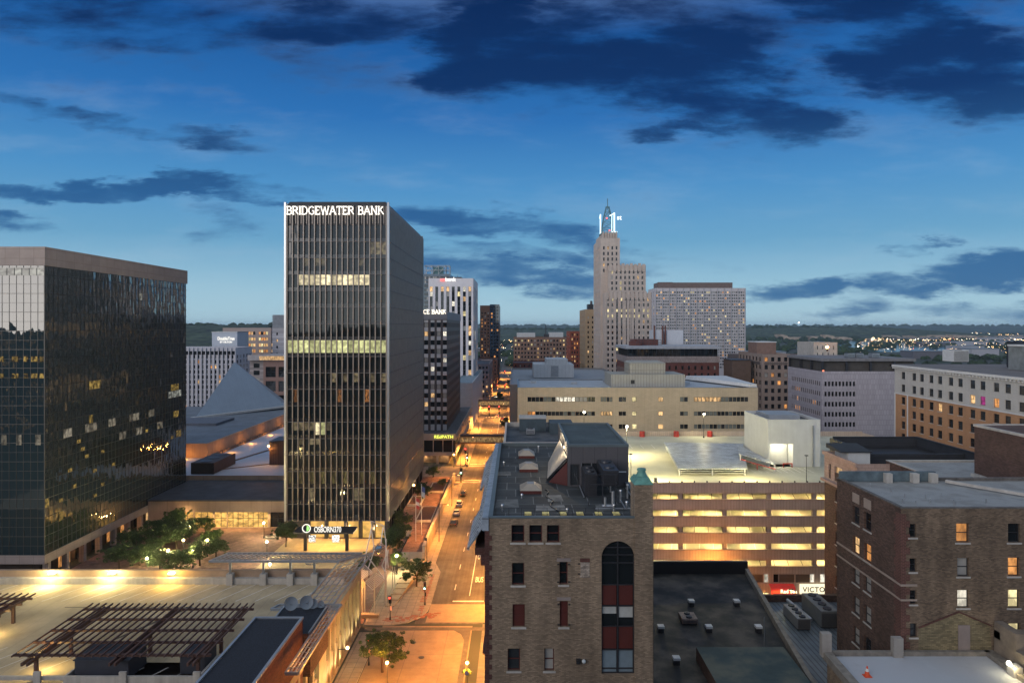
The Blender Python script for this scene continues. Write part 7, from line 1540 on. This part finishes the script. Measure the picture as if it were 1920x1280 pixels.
for px, py, d, lab in ((851, 852, 262, 'orange globe lamp at the podium corner across the far crossing'), (776, 909, 200, 'small lamp glinting beside the foot of the tower')): globe_lamp(px, 0, lab, max(3.5, Z(py, d)-.15), 900, SODIUM, d=d, r=.35)
def tall_lamp(x, y, lab, w=2600, h=9.0, arm=1.8, lit=True, group=None):
    t = thing('street_light', lab, 'street light', (x, y, .14), 0, group); b = MB(); b.tube((x, y, .14), (x, y, h), .11, .07); b.build('pole', M['dark_metal'], t)
    s_ = 1 if arm > 0 else -1; b = MB(); b.bar((x, y, h-.1), (x+arm, y, h+.1), .08); b.build('arm', M['dark_metal'], t)
    b = MB(); b.box(x+arm-.35, x+arm+.35, y-.14, y+.14, h+.0, h+.2); hd = b.build('head', M['dark_metal'], t)
    b = MB(); b.box(x+arm-.25, x+arm+.25, y-.1, y+.1, h-.06, h-.003); b.build('lens', glow('sodium_lens', (1, .55, .2), 12), hd)
    lamp_light(t, (x+arm, y, h-.2), w*9, SODIUM, .25, 'SPOT', rot=(0, 0, 0), spot=148, blend=.35)
tall_lamp(-19.2, 171, 'dark street light pole at the sidewalk beside the flagpoles', 2100, 9.5, 2.2)
tall_lamp(-19.2, 205, 'street light pole beside the parked cars', 2200, 9.5, 2.0)
tall_lamp(-19.2, 238, 'street light pole at the far crossing near the green signal', 2400, 9.5, 2.0)
tall_lamp(-4.6, 150, 'street light pole hidden by the metal eave of the foreground building', 1900, 9.5, -2.2)
tall_lamp(-4.6, 215, 'street light pole on the right sidewalk beyond the bus lane lettering', 2000, 9.5, -2.0)
for i, y in enumerate((275, 315, 355, 395, 440, 490, 550, 620, 700, 800)): tall_lamp((-19.2, -5.0)[i % 2], y, 'one of the sodium street lights lining the far stretch of the street', 4200+y*4, 9.5, (2, -2)[i % 2], group='sodium lights along the far street')
tall_lamp(36.5, 123, 'street light pole with a drooping head in front of the orange garage wall', 500, 9.6, 1.3)
gl_ = [o for o in C.objects if 'drooping head' in str(o.get('label'))][0]; lamp_light(gl_, (36.5, 124.6, 9.4), 2600, SODIUM, .2)
for x in (50, 62, 20): 
    tall_lamp(x, 122.0 if x != 20 else 124.4, {50: 'street light above the market awning', 62: 'street light at the right end of the garage front', 20: 'street light behind the brick chimney pier'}[x], 1000, 7.0, -.8)
tall_lamp(-3.2, 112, 'added street light out of view behind the foreground building, brightening the intersection', 2600, 9.0, -1.6); tall_lamp(-3.2, 131, 'added street light out of view behind the foreground building, brightening the crosswalk', 2400, 9.0, -1.6)  # two unseen lamps added to brighten the intersection and crosswalk
tall_lamp(-9.5, 80, 'street light just below the bottom edge beside the foreground building', 8000, 9.0, -4)
tall_lamp(-24.5, 84, 'street light just below the bottom edge on the left pavement', 900, 9.0, 3)
def signal(x, y, lab, h, col, state, rz=0, base=.15, k=1.0):
    t = thing('traffic_signal', lab, 'traffic signal', (x, y, base)); b = MB(); b.tube((x, y, base), (x, y, base+h), .09*k, .07*k); b.tube((x, y, base), (x, y, base+.5), .16*k, .14*k); b.build('pole', M['black'], t)
    z0 = base+h-1.15*k; b = MB(); b.box(x-.2*k, x+.2*k, y-.42*k, y-.1*k, z0, z0+1.2*k); hs_ = b.build('signal_head', M['black'], t)
    cols = {'r': ('signal_red', (1, .05, .03)), 'y': ('signal_amber', (1, .6, .05)), 'g': ('signal_green', (.35, 1, .75))}
    for i, c in enumerate('ryg'):
        z = z0+1.0*k-i*.4*k; b = MB(); b.tube((x, y-.42*k-.004, z), (x, y-.42*k-.05, z), .15*k, .15*k, 12)
        b.build('lens', glow(cols[c][0], cols[c][1], 9) if c == state else pmat('lens_off_'+c, tuple(.05*q+.01 for q in cols[c][1]), .3, n=0), hs_)
    b = MB(); b.box(x-.26*k, x+.26*k, y-.1*k, y-.06*k, z0-.1*k, z0+1.3*k); b.build('backplate', M['black'], hs_)
    b = MB(); b.box(x+.02, x+.3*k, y-.3, y-.1, base+h*.42, base+h*.42+.7*k); b.build('walk_signal', M['black'] if state == 'g' else glow('dont_walk', (1, .3, .1), 1.0), t)
signal(-23.1, 125.6, 'traffic signal showing red at the corner below the sculpture', 4.3, None, 'r')
signal(-17.6, 132.2, 'traffic signal showing green on the paved corner by the bus lane', 4.3, None, 'g')
signal(-23.4, 108.7, 'traffic signal showing red beside the big street tree', 4.3, None, 'r')
signal(-18.9, 236, 'distant traffic signal showing green at the left of the far crossing', 5.0, None, 'g', k=1.6)
signal(-18.7, 262, 'distant traffic signal showing green beyond the far crossing', 5.2, None, 'g', k=1.6)
signal(-19.6, 266, 'distant traffic signal showing red by the podium corner', 6.6, None, 'r', k=1.6)
for i, (x, y, s_) in enumerate(((-16, 412, 'r'), (-10, 412, 'r'), (-15, 560, 'r'), (-9, 562, 'r'), (-12, 741, 'r'))): signal(x, y, 'far red traffic signal glowing down the street', 6, None, s_, k=2.4).__class__ if 0 else signal(x, y, ('far red signal at the second skyway, left', 'far red signal at the second skyway, right', 'far red signal past the second skyway, left', 'far red signal past the second skyway, right', 'farthest red signal at the end of the street')[i], 6, None, s_, k=2.2)
# tiny sign totem
t = thing('street_sign', 'dark street sign post on the sidewalk by the retaining wall', 'sign', (-19.6, 150.5, .14)); b = MB(); b.tube((-19.6, 150.5, .14), (-19.6, 150.5, 7.6), .06); b.build('pole', M['dark_metal'], t); b = MB(); b.box(-20.1, -19.55, 150.4, 150.46, 6.9, 7.5); b.build('plate', M['dark_metal'], t)
b = MB(); x = X(876, 101)
t = thing('flower_basket', 'leafy hanging basket with a small red and blue sign under the bottom globe lamp', 'flower basket', (x, 100.8, 3)); 
def leaf_cluster(mb, c, rx, ry, rz, n, s, rr, m=0):
    for _ in range(n):
        while True:
            v = Vector((rr.uniform(-1, 1), rr.uniform(-1, 1), rr.uniform(-1, 1)))
            if .15 < v.length < 1: break
        p = Vector(c)+Vector((v.x*rx, v.y*ry, v.z*rz)); a = Vector((rr.gauss(0, 1), rr.gauss(0, 1), rr.gauss(0, 1))).normalized(); q = a.orthogonal().normalized()
        u = q*s*rr.uniform(.6, 1.3); w = a.cross(q)*s*rr.uniform(.5, 1.1); mb.poly([p-u, p-w*.6, p+u, p+w*.6], m)
LEAF = pmat('leaf_green', (.075, .12, .025), .7, n=.25, sc=.6, isl=.5); LEAFD = pmat('leaf_dark_green', (.045, .075, .022), .7, n=.25, sc=.6, isl=.5); BARK = pmat('bark', (.10, .07, .05), .95, n=.3, sc=3)
leaf_cluster(b, (x, 100.8, 3.0), .7, .5, .45, 260, .14, random.Random(1)); b.build('foliage', LEAF, t); b = MB(); b.tube((x, 100.75, 2.75), (x, 100.75, 3.0), .12, .34, 12); b.build('basket', M['dark_metal'], t)
b = MB(); b.box(x-.25, x+.25, 100.2, 100.24, 2.9, 3.4); b.build('small_sign', pmat('sign_blue', (.10, .16, .5), .5), t)
# ------------------------------------------------------------------ trees
def tree_meshes(seed, h, r, n, ls, leaf):
    rr = random.Random(seed); tr = MB(); cr = MB(); zc = h*.42; tr.tube((0, 0, 0), (0.05*r, 0, zc), .035*h, .022*h, 8)
    clumps = []
    for i in range(11):
        a = i*2.4+rr.uniform(-.4, .4); q = rr.uniform(.35, .85)*r; z = rr.uniform(.42, .92)*h; q *= (1.15-.55*max(0, (z/h-.6)/.4)); c = (q*math.cos(a), q*math.sin(a), z)
        tr.tube((0.05*r, 0, zc*rr.uniform(.7, 1)), c, .012*h, .004*h, 5); clumps.append((c, rr.uniform(.28, .46)*r))
    clumps.append(((0, 0, h*.88), .4*r)); clumps.append(((0, 0, h*.6), .5*r))
    for c, q in clumps:
        leaf_cluster(cr, c, q, q, q*.62, int(n/len(clumps)), ls, rr)
        for _ in range(5): leaf_cluster(cr, (c[0]+rr.gauss(0, q*.8), c[1]+rr.gauss(0, q*.8), c[2]+rr.gauss(0, q*.45)), q*.3, q*.3, q*.2, int(n/len(clumps)/7), ls, rr)
    return tr.mesh('trunk', BARK), cr.mesh('crown', leaf)
TV = [tree_meshes(11, 7, 4.0, 4600, .18, LEAFD), tree_meshes(12, 7, 4.2, 4600, .18, LEAF), tree_meshes(13, 6.5, 3.6, 4200, .18, LEAFD), tree_meshes(14, 6, 3.4, 5200, .13, LEAF)]
def tree(x, y, z, k, sc, rz, lab, group=None, sz=None, name='tree'):
    t = thing(name, lab, 'tree', (x, y, z), rz, group); t.scale = (sc, sc, sz or sc)
    for nm, me in zip(('trunk', 'crown'), TV[k]): o = bpy.data.objects.new(nm, me); C.objects.link(o); o.parent = t
spots = [(224, 1045, 152, 0, 1.0, .95), (262, 1040, 154, 2, 1.05, .9), (300, 1050, 150, 0, 1.0, .9), (338, 1052, 149, 1, .9, .85), (375, 1040, 154, 0, 1.0, .95), (405, 1022, 160, 2, .95, .9),
         (250, 1010, 163, 0, 1.05, 1.0), (290, 1018, 160, 2, 1.0, .95), (330, 1000, 166, 0, 1.0, 1.05), (396, 1000, 166, 1, .8, .85), (328, 985, 174, 1, 1.05, 1.35), (350, 992, 170, 0, .9, 1.1), (300, 1000, 168, 0, 1.1, 1.15), (385, 975, 178, 1, .7, .8)]
labs = ['dense plaza tree at the left end of the front row by the mirror glass block', 'plaza tree second from the left in the front row', 'plaza tree third from the left in the front row', 'light green tree at the middle of the front row of the plaza',
        'dark plaza tree at the right of the front row', 'plaza tree at the right front corner of the cluster next to open brick paving', 'plaza tree tucked against the mirror glass block, second row', 'plaza tree second from left in the second row',
        'plaza tree between the two upper lamps', 'small yellowish tree around the right hand upper lamp', 'tallest plaza tree rising in front of the low building wall', 'plaza tree just right of the tallest tree', 'dark tall plaza tree behind the columns of the mirror glass block', 'small back row tree by the golden entrance']
rr = random.Random(5)
for (px, py, d, k, sc, sz), lab in zip(spots, labs): tree(X(px, d), d, .12, k, sc*.88, rr.uniform(0, 6), lab, sz=sz*.74)
tree(X(536, 167), 167, .12, 2, .85, 1, 'dark round tree left of the tower entrance', sz=.95)
tree(X(737, 160), 160, .12, 0, .7, 2, 'bushy tree at the right foot of the tower, front one', sz=.85)
tree(X(749, 167), 167, .12, 2, .8, 3, 'bushy tree at the right foot of the tower, behind the front one', sz=.85)
tree(X(752, 178), 178, .12, 0, .62, 4, 'smaller tree squeezed between the tower fins and the plaza wall', sz=.8)
tree(X(793, 205), 205, 1.9, 2, .75, 4.5, 'dark tree beside the tower corner above the planters', sz=.8)
tree(X(830, 222), 222, 2.3, 1, .42, 5, 'round shrub in the planter bed behind the retaining wall', sz=.3, name='shrub')
tree(X(812, 236), 236, 2.0, 1, .6, 5, 'small tree by the benches at the far end of the raised plaza', sz=.5)
tree(X(692, 146), 146, .12, 2, .7, 2.2, 'small dark tree behind the white frame sculpture', sz=.8)
tree(X(745, 151), 151, .12, 1, .42, 2.8, 'small tree lit yellow by a globe lamp beside the sculpture', sz=.6)
tree(-20.6, 141.6, .15, 3, .92, .6, 'young spreading street tree at the top of the terraced steps', sz=.95)
tree(-20.8, 106.5, .15, 3, 1.08, 2.6, 'large leafy street tree at the bottom edge over the intersection', sz=1.05)
tree(X(947, 345), 345, .15, 0, .6, 1.0, 'small green street tree on the right by the farther skyway', sz=1.1)
tree(X(937, 470), 470, .15, 1, .7, 1.7, 'street tree on the right in the far stretch of the street', sz=1.2)
tree(-3.9, 560, .15, 0, .8, 2.7, 'dark street tree near the end of the far street', sz=1.4)
# planter rings on the plaza
for px, py, lab in ((523, 975, 'round stone planter ring near the golden entrance'), (508, 1006, 'round stone planter ring behind the lone plaza lamp'), (585, 1054, 'round stone ring behind the louvred canopy'), (756, 1054, 'round stone ring beside the yellow lit tree')):
    d = DZ(py, .3); x = X(px, d); b = MB()
    for i in range(18):
        a0, a1 = 2*math.pi*i/18, 2*math.pi*(i+1)/18; b.bar((x+1.3*math.cos(a0), d+1.3*math.sin(a0), .3), (x+1.3*math.cos(a1), d+1.3*math.sin(a1), .3), .3, .4)
    tag(b.build('planter_ring', M['concrete']), lab, 'planter')
# ------------------------------------------------------------------ cars
def car(x, y, lab, paintm, heading=0, suv=False, lights=False, group=None):
    t = thing('parked_car' if not lights else 'car', lab, 'car', (x, y, .04), heading, group); L, Wd, Hh = 4.6, .90, 1.65 if suv else 1.42; lb = .05
    prof = [(-2.3, .35), (-2.28, .78), (-1.9, .92), (-.95, 1.0), (1.35 if not suv else 2.1, 1.02), (2.25, .95), (2.3, .4), (1.9, .28), (-1.95, .28)]; b = MB(); n = len(prof); k = len(b.v)
    for sx in (-1, 1):
        for (yy, zz) in prof: b.v.append((sx*Wd*(1 if zz < .9 else .93), yy, zz))
    b.f += [[k+i for i in range(n)], [k+n+i for i in range(n)][::-1]]; b.m += [0, 0]
    for i in range(n): j = (i+1) % n; b.f.append([k+i, k+n+i, k+n+j, k+j]); b.m.append(0)
    b.build('body', paintm, t, local=True)
    y0, y1, y2, y3 = -1.0, -.25, (1.1 if not suv else 1.75), (1.85 if not suv else 2.15)
    b = MB(); b.hexa([(-.82, y0, 1.0), (.82, y0, 1.0), (.82, y3, 1.0), (-.82, y3, 1.0)], [(-.66, y1, Hh-.05), (.66, y1, Hh-.05), (.66, y2, Hh-.05), (-.66, y2, Hh-.05)]); b.build('windows', G['dark'], t, local=True)
    b = MB(); b.box(-.64, .64, y1+.02, y2-.02, Hh-.049, Hh); b.build('roof', paintm, t, local=True)
    for yy in (-1.45, 1.45):
        for sx in (-1, 1):
            b = MB(); b.tube((sx*.74, yy, .33), (sx*.93, yy, .33), .33, .33, 14); w_ = b.build('wheel', pmat('tyre', (.015, .015, .015), .9, n=0), t, local=True); b = MB(); b.tube((sx*.931, yy, .33), (sx*.945, yy, .33), .2, .2, 10); b.build('rim', M['galv'], w_, local=True)
    for sx in (-.62, .62):
        b = MB(); b.box(sx-.2, sx+.2, -2.33, -2.285, .6, .76); b.build('headlight', glow('headlight_on', (1, .9, .7), 9) if lights else M['grey_metal'], t, local=True)
        b = MB(); b.box(sx-.18, sx+.18, 2.26, 2.32, .7, .85); b.build('taillight', glow('taillight_on', (1, .04, .02), 6) if lights else pmat('taillight_off', (.25, .01, .01), .3, n=0), t, local=True)
    return t
WH = pmat('car_white', (.62, .60, .56), .25, n=0); BK = pmat('car_black', (.02, .022, .026), .2, n=0); GR = pmat('car_graphite', (.07, .06, .06), .25, .3, n=0)
car(-16.9, 186, 'dark car parked at the kerb, nearest of the four parked cars', GR, math.pi); car(-17.0, 196.5, 'white sedan parked behind the dark car at the kerb', WH, math.pi); car(-17.0, 206, 'white hatchback parked farther along the kerb', WH, math.pi, True); car(-16.7, 218.5, 'black car parked nearest the far crossing', BK, math.pi, True)
for i, (x, y, hd, lab) in enumerate(((-14, 330, 0, 'oncoming car with lit headlights under the first skyway'), (-8, 398, math.pi, 'car with red taillights before the second skyway'), (-11, 410, math.pi, 'second car with red taillights waiting at the second skyway'), (-15, 520, 0, 'oncoming car in the far street'), (-9, 640, math.pi, 'car with taillights near the end of the street'))): car(x, y, lab, BK if i % 2 else WH, hd, lights=True)
t = thing('food_truck', 'tiny dark van parked by the mirror glass block base', 'van', (0, 0, 0)); bpy.data.objects.remove(t)
# plaza bits: bollards, benches on the raised plaza
t = thing('plaza_bench', 'dark bench on the raised plaza beside the shrub bed', 'bench', (-29, 220, 1.9)); b = MB(); b.box(-31, -27, 219.6, 220.4, 2.3, 2.42); b.build('seat', M['dark_metal'], t); b = MB(); b.box(-30.8, -30.6, 219.7, 220.3, 1.9, 2.3); b.box(-27.4, -27.2, 219.7, 220.3, 1.9, 2.3); b.build('leg', M['dark_metal'], t)
b = MB()
for i in range(28): y = 176+i*2.1; b.bar((-22.2, y, 1.9), (-22.2, y, 3.0), .06)
b.bar((-22.2, 176, 3.0), (-22.2, 234, 3.0), .07); b.bar((-22.2, 176, 2.45), (-22.2, 234, 2.45), .05); tag(b.build('railing', M['black']), 'black railing along the inside of the retaining wall', 'railing')

# ------------------------------------------------------------------ far city, river, hills
def hills(name, y0, y1, x0, x1, zf, mat, nx=140, ny=10, seed=1):
    rr = random.Random(seed); mb = MB(); ph = [(rr.uniform(.0004, .004), rr.uniform(0, 6), rr.uniform(.3, 1)) for _ in range(9)]
    def hh(x, y):
        s = sum(a*math.sin(f*x+p+y*.0007) for f, p, a in ph)/4; return s
    for j in range(ny+1):
        for i in range(nx+1):
            x = x0+(x1-x0)*i/nx; y = y0+(y1-y0)*j/ny; t_ = j/ny; mb.v.append((x, y, zf(x, y, t_)*(1+.10*hh(x, y))+rr.uniform(-1, 1)*2.2*min(1, t_*4)*(t_ > 0)))
    for j in range(ny):
        for i in range(nx): a = j*(nx+1)+i; mb.f.append([a, a+1, a+nx+2, a+nx+1]); mb.m.append(0)
    o = mb.build(name, mat, smooth=False); o['kind'] = 'structure'; return o
FOR = pmat('forest_cover', (.026, .046, .022), .95, n=.85, sc=.03, col2=(.045, .065, .03)); FOR2 = pmat('forest_far', (.026, .046, .028), .95, n=.8, sc=.012)
hills('hills', 5200, 9000, -9000, 9000, lambda x, y, t: 54*min(1, t*2.2)+10*math.sin(x/2100+1)+4, FOR2, 260, 8, 3)
hills('hills', 2700, 4200, 450, 2550, lambda x, y, t: 50*min(1, t*2.0)*max(0, min(1, (2550-x)/700))*max(0, min(1, (x-450)/200)), FOR, 150, 8, 5)
hills('hills', 1500, 2600, -2600, -500, lambda x, y, t: 58*min(1, t*2.4)*max(0, min(1, (-500-x)/300)), FOR, 120, 8, 6)
hills('hills', 2300, 4200, -700, 500, lambda x, y, t: 38*min(1, t*2.0), FOR, 80, 8, 7)
b = MB(); rr = random.Random(8)
for i in range(16):
    x = 1060+i*62+rr.uniform(-14, 14); h_ = rr.uniform(9, 24)*(1 if i not in (5, 6) else .3); w = rr.uniform(20, 46); y = 2680-rr.uniform(0, 10)
    b.hexa([(x-w, y, 2), (x+w, y, 2), (x+w*.9, y+30, 2), (x-w*.9, y+30, 2)], [(x-w*.8, y+12, h_), (x+w*.7, y+14, h_*.8), (x+w*.7, y+60, h_), (x-w*.8, y+60, h_)])
o = b.build('hills', pmat('limestone_bluff', (.30, .24, .18), .9, n=.5, sc=.05)); o['kind'] = 'structure'
strip('river', pmat('river_water', (.03, .05, .07), .12, n=0, ior=1.33), [(620, 1500), (900, 1420), (1400, 1750), (1500, 2150), (1250, 2600), (980, 2600), (820, 2000)], .3)
strip('field', pmat('flat_field', (.06, .075, .035), .95, n=.3, sc=.01), [(800, 1250), (2400, 1250), (2800, 2300), (1500, 2100), (1400, 1700)], .25)
# tree masses
b = MB(); rr = random.Random(21)
def canopy(x, y, z, r):
    n = 7; k = len(b.v); b.v.append((x, y, z+r*.95))
    for q, zz in ((.6, .72), (1, .25), (.9, -.1)):
        for i in range(n): a = 6.283*i/n+q; j = rr.uniform(.75, 1.25); b.v.append((x+r*q*j*math.cos(a), y+r*q*j*math.sin(a), z+r*zz*rr.uniform(.8, 1.15)))
    for i in range(n): b.f.append([k, k+1+i, k+1+(i+1) % n]); b.m.append(0)
    for L_ in range(2):
        for i in range(n): p = k+1+L_*n; b.f.append([p+i, p+n+i, p+n+(i+1) % n, p+(i+1) % n]); b.m.append(0)
def woods(n, x0, x1, y0, y1, r0, r1, clump=1):
    for _ in range(n):
        x, y = rr.uniform(x0, x1), rr.uniform(y0, y1)
        for __ in range(clump): canopy(x+rr.gauss(0, 25)*(clump > 1), y+rr.gauss(0, 18)*(clump > 1), 2, rr.uniform(r0, r1))
woods(230, 500, 2600, 1300, 2600, 5, 11, 3); woods(160, -300, 600, 900, 2300, 5, 10, 3); woods(150, -1600, -200, 700, 1500, 5, 11, 3); woods(260, 1300, 4800, 2100, 4800, 7, 14, 3); woods(60, 420, 900, 820, 1200, 5, 9, 2); woods(260, -300, 2600, 2600, 3300, 8, 15, 3)
def ridge(n, y0, y1, f0, f1, z, r0, r1):
    for _ in range(n): y = rr.uniform(y0, y1); canopy(y*rr.uniform(f0, f1), y, z+rr.uniform(-6, 1), rr.uniform(r0, r1))
ridge(420, 7400, 8800, -.5, .78, 58, 14, 34); ridge(160, 3400, 3900, .17, .52, 44, 9, 20); ridge(160, 2100, 2500, -.62, -.25, 55, 7, 15); ridge(120, 3300, 4000, -.15, .1, 36, 9, 18)
o = b.build('woodland', pmat('woodland_leaf', (.022, .040, .016), .95, n=.4, sc=.03, isl=.4)); tag(o, 'dark belts of trees on the river flats below the bluffs', 'woodland', kind='stuff')
# airport style flats: pale sheds and many small lights
gsh = pmat('shed_pale', (.35, .36, .40), .8, n=.1); gsd = pmat('shed_dark', (.12, .12, .14), .8, n=.1)
slots = [(1180, 1900, 90), (1330, 1980, 120), (1500, 2050, 70), (1480, 2500, 160), (1720, 2450, 110), (1900, 2600, 150), (2150, 2500, 120), (2350, 2700, 140), (1000, 1500, 60), (1150, 1380, 70), (1650, 1800, 50), (2000, 2200, 80), (1800, 3000, 130), (2300, 3200, 140), (2600, 3400, 150), (-60, 1300, 60), (60, 1500, 50), (250, 1400, 60), (330, 1000, 70), (150, 1050, 50), (420, 1150, 70), (700, 1150, 60), (860, 1250, 50)]
for i, (x, y, w) in enumerate(slots):
    t = thing('warehouse', 'long low warehouse far out on the river flats', 'building', (x, y, 0), 0, 'low warehouses on the flats'); b = MB(); h_ = 9+(i*7) % 6; b.box(x-w/2, x+w/2, y, y+40, 0, h_); b.build('wall', gsh if i % 3 else gsd, t); b = MB(); b.box(x-w/2-1, x+w/2+1, y-1, y+41, h_+.02, h_+1); b.build('roof', M['grey_metal'], t)
lights = {'far_lights_warm': ((1, .62, .26), 20, 1300), 'far_lights_white': ((1, .86, .62), 30, 450), 'far_lights_red': ((1, .16, .06), 16, 110)}
rr = random.Random(33)
for nm, (col, es, n) in lights.items():
    b = MB()
    for _ in range(n):
        q = rr.random()
        if q < .55: y = rr.uniform(2250, 3900); x = y*rr.uniform(.52, .78)
        elif q < .72: y = rr.uniform(1300, 2400); x = y*rr.uniform(.50, .77)
        elif q < .82: y = rr.uniform(900, 2400); x = y*rr.uniform(-.03, .10)
        elif q < .9: y = rr.uniform(2600, 4800); x = y*rr.uniform(.36, .8)
        else: y = rr.uniform(3600, 5000); x = y*rr.uniform(-.5, .8)
        s = (.55 if q < .72 else .5)*y/2400*rr.choice((1, 1, 1, 1.4, 2.0)) * .72; z = rr.uniform(4, 10); b.hexa([(x-s, y, z), (x, y-s, z), (x+s, y, z), (x, y+s, z)], [(x-s*.5, y, z+s), (x, y-s*.5, z+s), (x+s*.5, y, z+s), (x, y+s*.5, z+s)])
    if nm == 'far_lights_white':
        for (px, py, d, s) in ((1855, 628, 3300, 5), (1705, 629, 3300, 4), (1710, 632, 3100, 3), (1676, 627, 3300, 2.5), (1737, 657, 2000, 2), (1609, 656, 1700, 1.8), (1498, 605, 5200, 4), (1900, 632, 3000, 3)):
            x = X(px, d); z = max(4, Z(py, d)); b.hexa([(x-s, d, z), (x, d-s, z), (x+s, d, z), (x, d+s, z)], [(x-s*.5, d, z+s), (x, d-s*.5, z+s), (x+s*.5, d, z+s), (x, d+s*.5, z+s)])
    o = b.build('city_lights', pmat(nm, (.1, .1, .1), .5, n=0, emit=col, es=es*1.1)); tag(o, {'far_lights_warm': 'countless warm lights scattered over the river flats near the horizon', 'far_lights_white': 'bright white lights among the warm ones on the far river flats', 'far_lights_red': 'small red lights among the far city lights'}[nm], 'city lights', kind='stuff'); o.data.materials[0].cycles.emission_sampling = 'NONE'
t = thing('rooftop_lamp', 'bright orange flood lamp on the deco building roof against the far river', 'lamp', (150, 350, 44)); x = X(1551, 330); b = MB(); b.box(x-.3, x+.3, 329.7, 330.3, 42, 43.5); b.build('post', M['black'], t); b = MB(); b.ball((x, 330, 44), .75, nu=10, nv=6); b.build('bulb', glow('bulb_orange', (0, 0, 0), 0), t); lamp_light(t, (x, 329, 44.5), 2500, SODIUM, .4)
block('low_cream_rooftop_block', 'pale block with the bright orange lamp behind the loggia roof', 'building', X(1526, 340), X(1570, 340), 340, 360, 46, M['concrete_pale'], M['grey_metal'], {'F': (4, .2)}, nf=2, p=0)
block('infill_block', 'dark infill block between the deco building and the river', 'building', 124, 175, 345, 400, 38, pmat('infill_dark', (.14, .12, .12), .85), pmat('deco_roof', (0, 0, 0)), {'F': (8, .3)}, nf=3, p=.1)
block('infill_block', 'flat infill block seen over the loggia roof at the right', 'building', 180, 290, 420, 470, 24, pmat('infill_dark', (0, 0, 0)), pmat('deco_roof', (0, 0, 0)), {'F': (12, .3)}, nf=3, p=.1)

# ------------------------------------------------------------------ air
def haze():
    m = bpy.data.materials.new('haze'); m.use_nodes = True; nt = m.node_tree; nt.nodes.clear(); o = nt.nodes.new('ShaderNodeOutputMaterial'); v = nt.nodes.new('ShaderNodeVolumePrincipled')
    v.inputs['Color'].default_value = (.55, .78, 1.0, 1); v.inputs['Density'].default_value = HAZE; v.inputs['Anisotropy'].default_value = 0
    nt.links.new(v.outputs[0], o.inputs['Volume']); b = MB(); b.box(-13000, 13000, -400, 16500, -1.5, 142); h = b.build('haze', m); tag(h, kind='stuff')
HAZE = .00005
haze()
